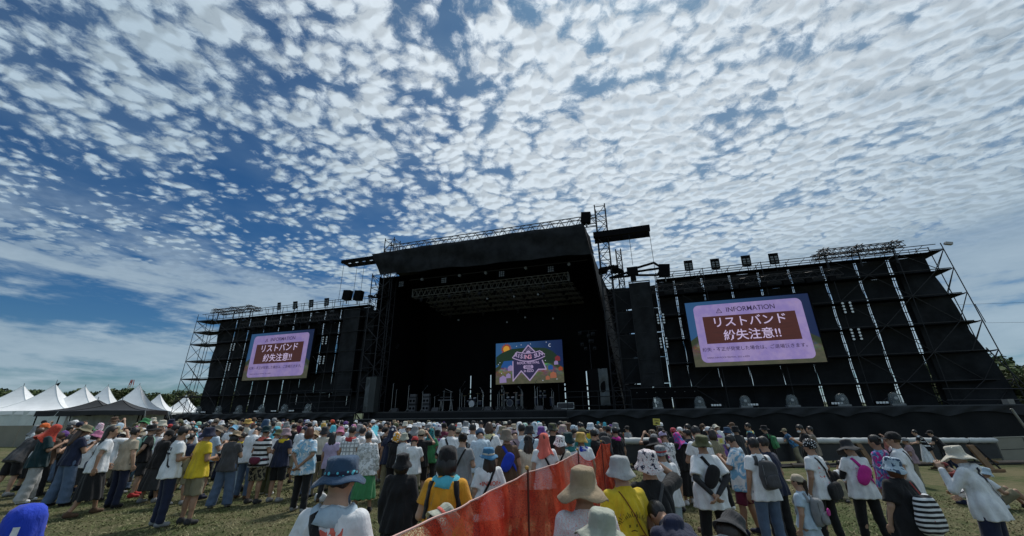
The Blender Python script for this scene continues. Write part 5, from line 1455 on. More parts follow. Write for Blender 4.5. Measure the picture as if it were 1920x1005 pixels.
def cloth(spec):
    """spec 'white', 'white+blue:floral', ... """
    if spec in _mc: return _mc[spec]
    col, _, pat = spec.partition(':'); cs = [C[x] for x in col.split('+')]
    m, nt, b = base_mat('cloth_' + spec.replace('+', '_').replace(':', '_'))
    co = ocoord(nt)
    c = (*cs[0], 1); c2 = (*cs[-1], 1)
    sp = nt.node('ShaderNodeSeparateXYZ'); nt.l.new(co, sp.inputs[0]); x, y, z = sp.outputs
    n = nt.noise(co, 7.0, 4.0, .6)
    base = nt.mix(nt.step(n, .3, .7), tuple([q * .86 for q in cs[0]] + [1]), tuple([min(1, q * 1.08) for q in cs[0]] + [1]))
    if pat == 'stripes': out = nt.mix(nt.step(nt.m('FRACT', nt.m('MULTIPLY', z, 17.0)), .46, .52), base, c2)
    elif pat == 'widestripes': out = nt.mix(nt.step(nt.m('FRACT', nt.m('ADD', nt.m('MULTIPLY', z, 9.0), .2)), .52, .56), base, c2)
    elif pat == 'floral': out = nt.mix(nt.step(nt.voro(co, 34.0, 'F1'), .36, .30), base, c2)
    elif pat == 'dots': out = nt.mix(nt.step(nt.voro(nt.xyz(nt.m('MULTIPLY', x, 1.0), 0, nt.m('MULTIPLY', z, 1.0)), 17.0, 'F1'), .36, .33), base, c2)
    elif pat == 'camo': out = nt.mix(nt.step(nt.noise(co, 14.0, 2.0, .6, .8), .50, .53), base, c2)
    elif pat == 'tiedye':
        out = nt.mix(nt.step(nt.noise(co, 6.0, 3.0, .6, 1.5), .46, .56), base, c2)
        if len(cs) > 2: out = nt.mix(nt.step(nt.noise(co, 9.0, 2.0, .6, 1.0), .52, .58), out, (*cs[1], 1))
    elif pat == 'paisley':
        out = nt.mix(nt.step(nt.voro(nt.vm('ADD', co, nt.noise(co, 25.0, 2, .5, color=True)), 22.0, 'F1'), .40, .34), base, c2)
        if len(cs) > 2: out = nt.mix(nt.step(nt.noise(co, 30.0, 2.0, .6), .55, .6), out, (*cs[1], 1))
    elif pat == 'plaid':
        f = nt.m('MAXIMUM', nt.step(nt.m('FRACT', nt.m('MULTIPLY', z, 12.0)), .68, .72), nt.step(nt.m('FRACT', nt.m('MULTIPLY', x, 12.0)), .68, .72)); out = nt.mix(nt.m('MULTIPLY', f, .85), base, c2)
    elif pat == 'check':
        f = nt.m('ABSOLUTE', nt.m('SUBTRACT', nt.step(nt.m('FRACT', nt.m('MULTIPLY', z, 22.0)), .48, .52), nt.step(nt.m('FRACT', nt.m('MULTIPLY', x, 22.0)), .48, .52))); out = nt.mix(f, base, c2)
    elif pat == 'twotone': out = nt.mix(nt.step(z, 1.20, 1.18), base, c2)
    elif pat == 'star':
        out = nt.mix(nt.step(nt.voro(co, 9.0, 'F1'), .30, .26), base, c2)
    elif pat == 'print': out = nt.mix(nt.m('MULTIPLY', nt.step(nt.noise(nt.xyz(x, 0, z), 16.0, 3, .7), .54, .60), nt.m('MULTIPLY', nt.step(z, 1.02, 1.06), nt.m('MULTIPLY', nt.step(z, 1.32, 1.28), nt.m('MULTIPLY', nt.step(nt.m('ABSOLUTE', x), .13, .11), nt.step(y, .02, -.02))))), base, c2)
    else: out = base
    nt.put(b.inputs['Base Color'], out); b.inputs['Roughness'].default_value = .85; b.inputs['Specular IOR Level'].default_value = .25
    b.inputs['Sheen Weight'].default_value = .15
    bn = nt.node('ShaderNodeBump'); bn.inputs['Strength'].default_value = .8; bn.inputs['Distance'].default_value = .02
    sc_ = nt.node('ShaderNodeMapping'); sc_.inputs['Scale'].default_value = (1, 1, .35); nt.l.new(co, sc_.inputs[0])
    nt.l.new(nt.noise(sc_.outputs[0], 11.0, 5.0, .6, 1.2), bn.inputs['Height']); nt.l.new(bn.outputs[0], b.inputs['Normal'])
    _mc[spec] = m
    return m
def skinmat(k):
    col = ((.42, .25, .17), (.48, .30, .21), (.36, .21, .14), (.30, .17, .11))[k % 4]
    return solid('skin_%d' % (k % 4), col, .55, var=.08, vs=6.0, spec=.35)
HAIRC = {'black': (.010, .009, .009), 'dark': (.022, .015, .011), 'brown': (.060, .032, .018), 'auburn': (.085, .028, .014), 'light': (.15, .09, .045)}
def hairmat(k):
    nm_ = 'hair_' + k
    if nm_ in _mc: return _mc[nm_]
    m, nt, b = base_mat(nm_); co = ocoord(nt)
    mp = nt.node('ShaderNodeMapping'); mp.inputs['Scale'].default_value = (60, 60, 6); nt.l.new(co, mp.inputs[0])
    n = nt.noise(mp.outputs[0], 1.5, 3, .6); c = HAIRC[k]
    nt.put(b.inputs['Base Color'], nt.mix(n, (*[q * .6 for q in c], 1), (*[q * 1.7 for q in c], 1))); b.inputs['Roughness'].default_value = .42
    bn = nt.node('ShaderNodeBump'); bn.inputs['Strength'].default_value = .5; bn.inputs['Distance'].default_value = .01; nt.l.new(n, bn.inputs['Height']); nt.l.new(bn.outputs[0], b.inputs['Normal'])
    _mc[nm_] = m
    return m

TRACK = []
def person(loc, yaw, pose_, top, bottom, hat=None, hair=('short', 'black'), height=1.68, label='', skin=0, band=None, shoes='black', group=None, hd=False, neck=None, mask=False, sleeves=None, mirror=False, detail=True):
    """one person standing at loc (ground), back towards the camera when yaw = 0"""
    P = POSES[pose_]; h = .0095 if hd else .0155
    total = 1.70 if hat is None else 1.72
    sc = height / total
    t = thing('person', label, 'person', T(*loc) @ RZ(yaw) @ SC(sc * (-1 if mirror else 1), sc, sc), group)
    k = (pose_, hd)
    obj('body', tpl(('body',) + k, lambda: body_mesh(P, h)), skinmat(skin), t)
    tk, tcx = top; sd = (hash(tcx) % 3) if not hd else 1
    obj('shirt' if tk != 'dress' else 'dress_top', tpl(('shirt', tk) + k, lambda: top_mesh(P, tk, h, 1.0 + len(tk))), cloth(tcx), t)
    bk, bc = bottom
    obj({'trousers': 'trousers', 'wide': 'trousers', 'slim': 'trousers', 'shorts': 'shorts'}.get(bk, 'skirt'), tpl(('legwear', bk) + k, lambda: bottom_mesh(P, bk, h + .001)), cloth(bc), t)
    if detail:
        for k_ in (0, 1): obj('shoe', tpl(('shoe', pose_, k_), lambda: shoe_mesh(P, k_)), cloth(shoes), t)
    H = P['H']
    if hair: obj('hair', tpl(('hair', hair[0]), lambda: hair_mesh(hair[0])), hairmat(hair[1]), t, H)
    if hat:
        hk, hc = hat
        if hk in ('hood', 'short'):
            obj('head_towel', tpl(('towel', hk, len(TRACK) % 3), lambda: towel_mesh(hk, len(TRACK) % 3)), cloth(hc), t, H)
        else:
            o_ = obj('hat', tpl(('hat', hk, len(TRACK) % 4), lambda: hat_mesh(hk, len(TRACK) % 4)), cloth(hc), t, H @ Rx(R(6)) @ SC(1.03, 1.03, 1.05))
            if band: obj('hat_band', tpl(('hat_band',), band_mesh), cloth(band), o_)
    if neck: obj('neck_towel', tpl(('neck_towel',), neck_towel_mesh), cloth(neck), t, P['M'] @ T(0, 0, 0))
    if mask:
        obj('face_mask', tpl(('face_mask',), lambda: surf(lambda X, Y, Z: ell((X, Y, Z), (0, .045, -.045), (.062, .068, .05)), (-.08, -.05, -.12), (.08, .14, .03), .01)), cloth('white'), t, H)
    if sleeves:
        def slm():
            M = P['M']
            def fn(X, Y, Z):
                q = inv((X, Y, Z), M); d = np.full_like(X, 9.0)
                for s, e, w_ in P['arm']:
                    d = np.minimum(d, smin(capl(q, (Vector(s) + Vector(e)) / 2, e, .054, .047), capl(q, e, Vector(e) + (Vector(w_) - Vector(e)) * .86, .047, .034), .01))
                return d
            up = [M @ Vector(v) for A in P['arm'] for v in A]
            return surf(fn, [min(v[i] for v in up) - .07 for i in range(3)], [max(v[i] for v in up) + .07 for i in range(3)], .012)
        obj('arm_sleeves', tpl(('arm_sleeves', pose_), slm), cloth(sleeves), t)
    TRACK.append(t)
    t['_'] = 1
    del t['_']
    return t

# ------------------------------------------------------------------ bags on backs (each a thing of its own, worn in place)
_bvh = {}
def bvh(me):
    if me.name not in _bvh:
        _bvh[me.name] = BVHTree.FromPolygons([v.co[:] for v in me.vertices], [p.vertices[:] for p in me.polygons])
    return _bvh[me.name]
def person_shirt(t):
    for c in t.children:
        if c.name.startswith(('shirt', 'dress_top')): return c.data
def strap_path(me, M, pts, back=True, off=.008):
    """pts: torso-frame (x, z) on the back; project on the shirt from behind"""
    B = bvh(me); out = []
    Mi = M.to_3x3()
    for x, z in pts:
        o_ = M @ Vector((x, -.6 if back else .6, z)); d = Mi @ Vector((0, 1 if back else -1, 0))
        h = B.ray_cast(o_, d)
        if h[0] is not None: out.append((h[0] - d * off, h[1]))
    return out
def band_strip(path, w_, thick=.004):
    mb = MB()
    n = len(path)
    rows = []
    for i, (p, nr) in enumerate(path):
        a = path[max(0, i - 1)][0]; b = path[min(n - 1, i + 1)][0]; d = (b - a).normalized(); s = d.cross(nr).normalized() * w_ / 2
        rows.append([p - s, p - s + nr * thick, p + s + nr * thick, p + s])
    mb.grid(rows)
    me = mb.mesh('strap', True); me.materials.append(None)
    return me
def bag(t, pose_, kind, col, label, **kw):
    me = person_shirt(t); M = POSES[pose_]['M']
    g = thing({'cross': 'shoulder_bag', 'backpack': 'backpack', 'sling': 'sling_bag', 'waist': 'waist_bag', 'straps': 'backpack', 'strap': 'shoulder_strap'}[kind], label, 'backpack' if kind == 'backpack' else 'bag', t.matrix_world.copy())
    m_ = cloth(col); sw = kw.get('w', .028)
    def line(x0, z0, x1, z1, n=12): return [(x0 + (x1 - x0) * i / n, z0 + (z1 - z0) * i / n) for i in range(n + 1)]
    if kind in ('cross', 'sling', 'strap'):
        sx = kw.get('side', 1)                        # shoulder side (+1 right)
        zb = kw.get('zb', 1.0)
        p = strap_path(me, M, line(sx * .085, 1.43, -sx * .165, zb))
        if len(p) > 2: obj('strap', band_strip(p, sw), m_, g)
        p2 = strap_path(me, M, line(sx * .085, 1.43, -sx * .16, zb), back=False)
        if len(p2) > 2: obj('strap', band_strip(p2, sw), m_, g)
        if kind == 'cross':
            s = kw.get('size', (.24, .10, .18))
            c = M @ Vector((-sx * (.20 if not kw.get('onback') else .06), -.10 if not kw.get('onback') else -.19, zb - .06))
            obj('bag_body', tpl(('bagb', s), lambda: surf(lambda X, Y, Z: ell((X, Y, Z), (0, 0, 0), s) if False else (np.power((np.abs(X) / (s[0] / 2)) ** 3.5 + (np.abs(Y) / (s[1] / 2)) ** 3 + (np.abs(Z) / (s[2] / 2)) ** 3.5, 1 / 3.3) - 1) * min(s) / 2, (-s[0] * .6, -s[1] * .7, -s[2] * .6), (s[0] * .6, s[1] * .7, s[2] * .6), .014)), m_, g, Matrix.Translation(c) @ Matrix.Rotation(R(kw.get('tilt', 12) * sx), 4, 'Y'))
        if kind == 'sling':
            s = (.20, .09, .34)
            c = M @ Vector((kw.get('bx', -.02), -.185, 1.17))
            obj('bag_body', tpl(('slingb',), lambda: surf(lambda X, Y, Z: (np.power((np.abs(X) / (.10 + .03 * Z)) ** 2.5 + (np.abs(Y) / .045) ** 2.2 + (np.abs(Z) / .17) ** 2.8, 1 / 2.5) - 1) * .045, (-.14, -.07, -.2), (.14, .07, .2), .013)), m_, g, Matrix.Translation(c) @ Matrix.Rotation(R(-28 * sx), 4, 'Y'))
    elif kind == 'backpack':
        s = kw.get('size', (.28, .15, .42)); cz = kw.get('z', 1.17)
        base = M @ Vector((0, -.125 - s[1] / 2, cz)); rot = M.to_3x3().to_4x4()
        def bx(w_, d_, h_, e=4.0): return lambda: surf(lambda X, Y, Z: (np.power((np.abs(X) / (w_ / 2 * (1 - .18 * np.clip(Z / h_ + .1, 0, 1)))) ** e + (np.abs(Y) / (d_ / 2)) ** 3 + (np.abs(Z) / (h_ / 2)) ** e, 1 / e) - 1) * d_ / 2 + .003 * np.sin(30 * Z + 12 * X), (-w_ * .6, -d_ * .7, -h_ * .6), (w_ * .6, d_ * .7, h_ * .6), .012)
        o_ = obj('pack_body', tpl(('packb', s), bx(*s)), m_, g, Matrix.Translation(base) @ rot)
        obj('front_pocket', tpl(('packp', s), bx(s[0] * .78, .06, s[2] * .45)), cloth(kw.get('pocket', col)), g, Matrix.Translation(base) @ rot @ T(0, -s[1] / 2 - .012, -s[2] * .2))
        obj('handle', tpl(('packh',), lambda: MB().tube([(.035 * math.cos(a), 0, .035 * math.sin(a)) for a in np.linspace(0, math.pi, 8)], .006, 5).mesh('handle')), m_, g, Matrix.Translation(base) @ rot @ T(0, .04, s[2] / 2 - .01))
        for sx in (-1, 1):
            p = strap_path(me, M, [(sx * x, z) for x, z in line(.085, 1.435, .115, 1.30, 6)])
            if len(p) > 1: obj('shoulder_strap', band_strip(p, .055), m_, g)
            p = strap_path(me, M, [(sx * x, z) for x, z in line(.085, 1.43, .14, 1.1, 9)], back=False)
            if len(p) > 2: obj('shoulder_strap', band_strip(p, .05), m_, g)
            if kw.get('zip', True): obj('zip_seam', tpl(('zip', s), lambda: MB().tube([(.0, 0, z) for z in np.linspace(-s[2] * .3, s[2] * .35, 5)], .004, 4).mesh('zip_seam')), cloth('darkgrey' if col != 'darkgrey' else 'grey'), g, Matrix.Translation(base) @ rot @ T(sx * s[0] * .40, -s[1] * .42, 0))
    elif kind == 'straps':
        for sx in (-1, 1):
            for bk_ in (True, False):
                p = strap_path(me, M, [(sx * x, z) for x, z in line(.12, 1.425, .172, 1.12, 9)], back=bk_)
                if len(p) > 2: obj('shoulder_strap', band_strip(p, .05), m_, g)
        box('bag_body', M @ Vector((0, .21, 1.18)), (.28, .13, .36), m_, g)
    elif kind == 'waist':
        c = M @ Vector((kw.get('bx', 0.05), -.195, .94))
        obj('bag_body', tpl(('waistb',), lambda: surf(lambda X, Y, Z: (np.power((np.abs(X) / .145) ** 2.6 + (np.abs(Y) / .06) ** 2.4 + (np.abs(Z - .12 * X ** 2 * 8) / .085) ** 2.8, 1 / 2.6) - 1) * .06, (-.18, -.08, -.12), (.18, .08, .13), .012)), m_, g, Matrix.Translation(c))
        mb = MB(); mb.lathe([(.212, -.018), (.214, .018)], 26, sy=.74); me2 = mb.mesh('belt', True); me2.materials.append(None)
        obj('belt', me2, m_, g, M @ T(0, 0, .97))
    return g
def shirt_marks(t, pose_, name, polys, col, off=.0015):
    """flat print on the back: polygons in (x, z) laid on the cloth"""
    me = person_shirt(t); M = POSES[pose_]['M']; mb = MB()
    for poly_ in polys:
        pts = strap_path(me, M, poly_, off=off)
        if len(pts) < 3 or len(pts) != len(poly_): continue
        i = len(mb.v); mb.v += [tuple(p) for p, _ in pts]; mb.f.append(tuple(range(i, i + len(pts))))
    if mb.v: mb.build(name, cloth(col), t)
def seg(x0, z0, x1, z1, w_):
    d = Vector((x1 - x0, z1 - z0)); L = max(d.length, 1e-5); n = Vector((-d.y, d.x)) / L * w_ / 2; k = max(1, int(L / .03)); out = []
    for i in range(k):
        a = Vector((x0, z0)) + d * i / k; b = Vector((x0, z0)) + d * (i + 1) / k
        out.append([(a.x - n.x, a.y - n.y), (b.x - n.x, b.y - n.y), (b.x + n.x, b.y + n.y), (a.x + n.x, a.y + n.y)])
    return out
def text_on_back(t, pose_, s, size, x, z, col, bold=.0):
    tm = text_mesh(s, size, bold); me = person_shirt(t); M = POSES[pose_]['M']
    vs = [(v.co.x + x, v.co.y + z) for v in tm.vertices]
    B = bvh(me); d = (M.to_3x3() @ Vector((0, 1, 0))); pos = []
    last = None
    for q in vs:
        h = B.ray_cast(M @ Vector((q[0], -.6, q[1])), d)
        if h[0] is not None: last = h[0] - d * .003
        pos.append(last if last is not None else M @ Vector((q[0], -.17, q[1])))
    for v, p in zip(tm.vertices, pos): v.co = p
    obj('shirt_lettering', tm, cloth(col), t)
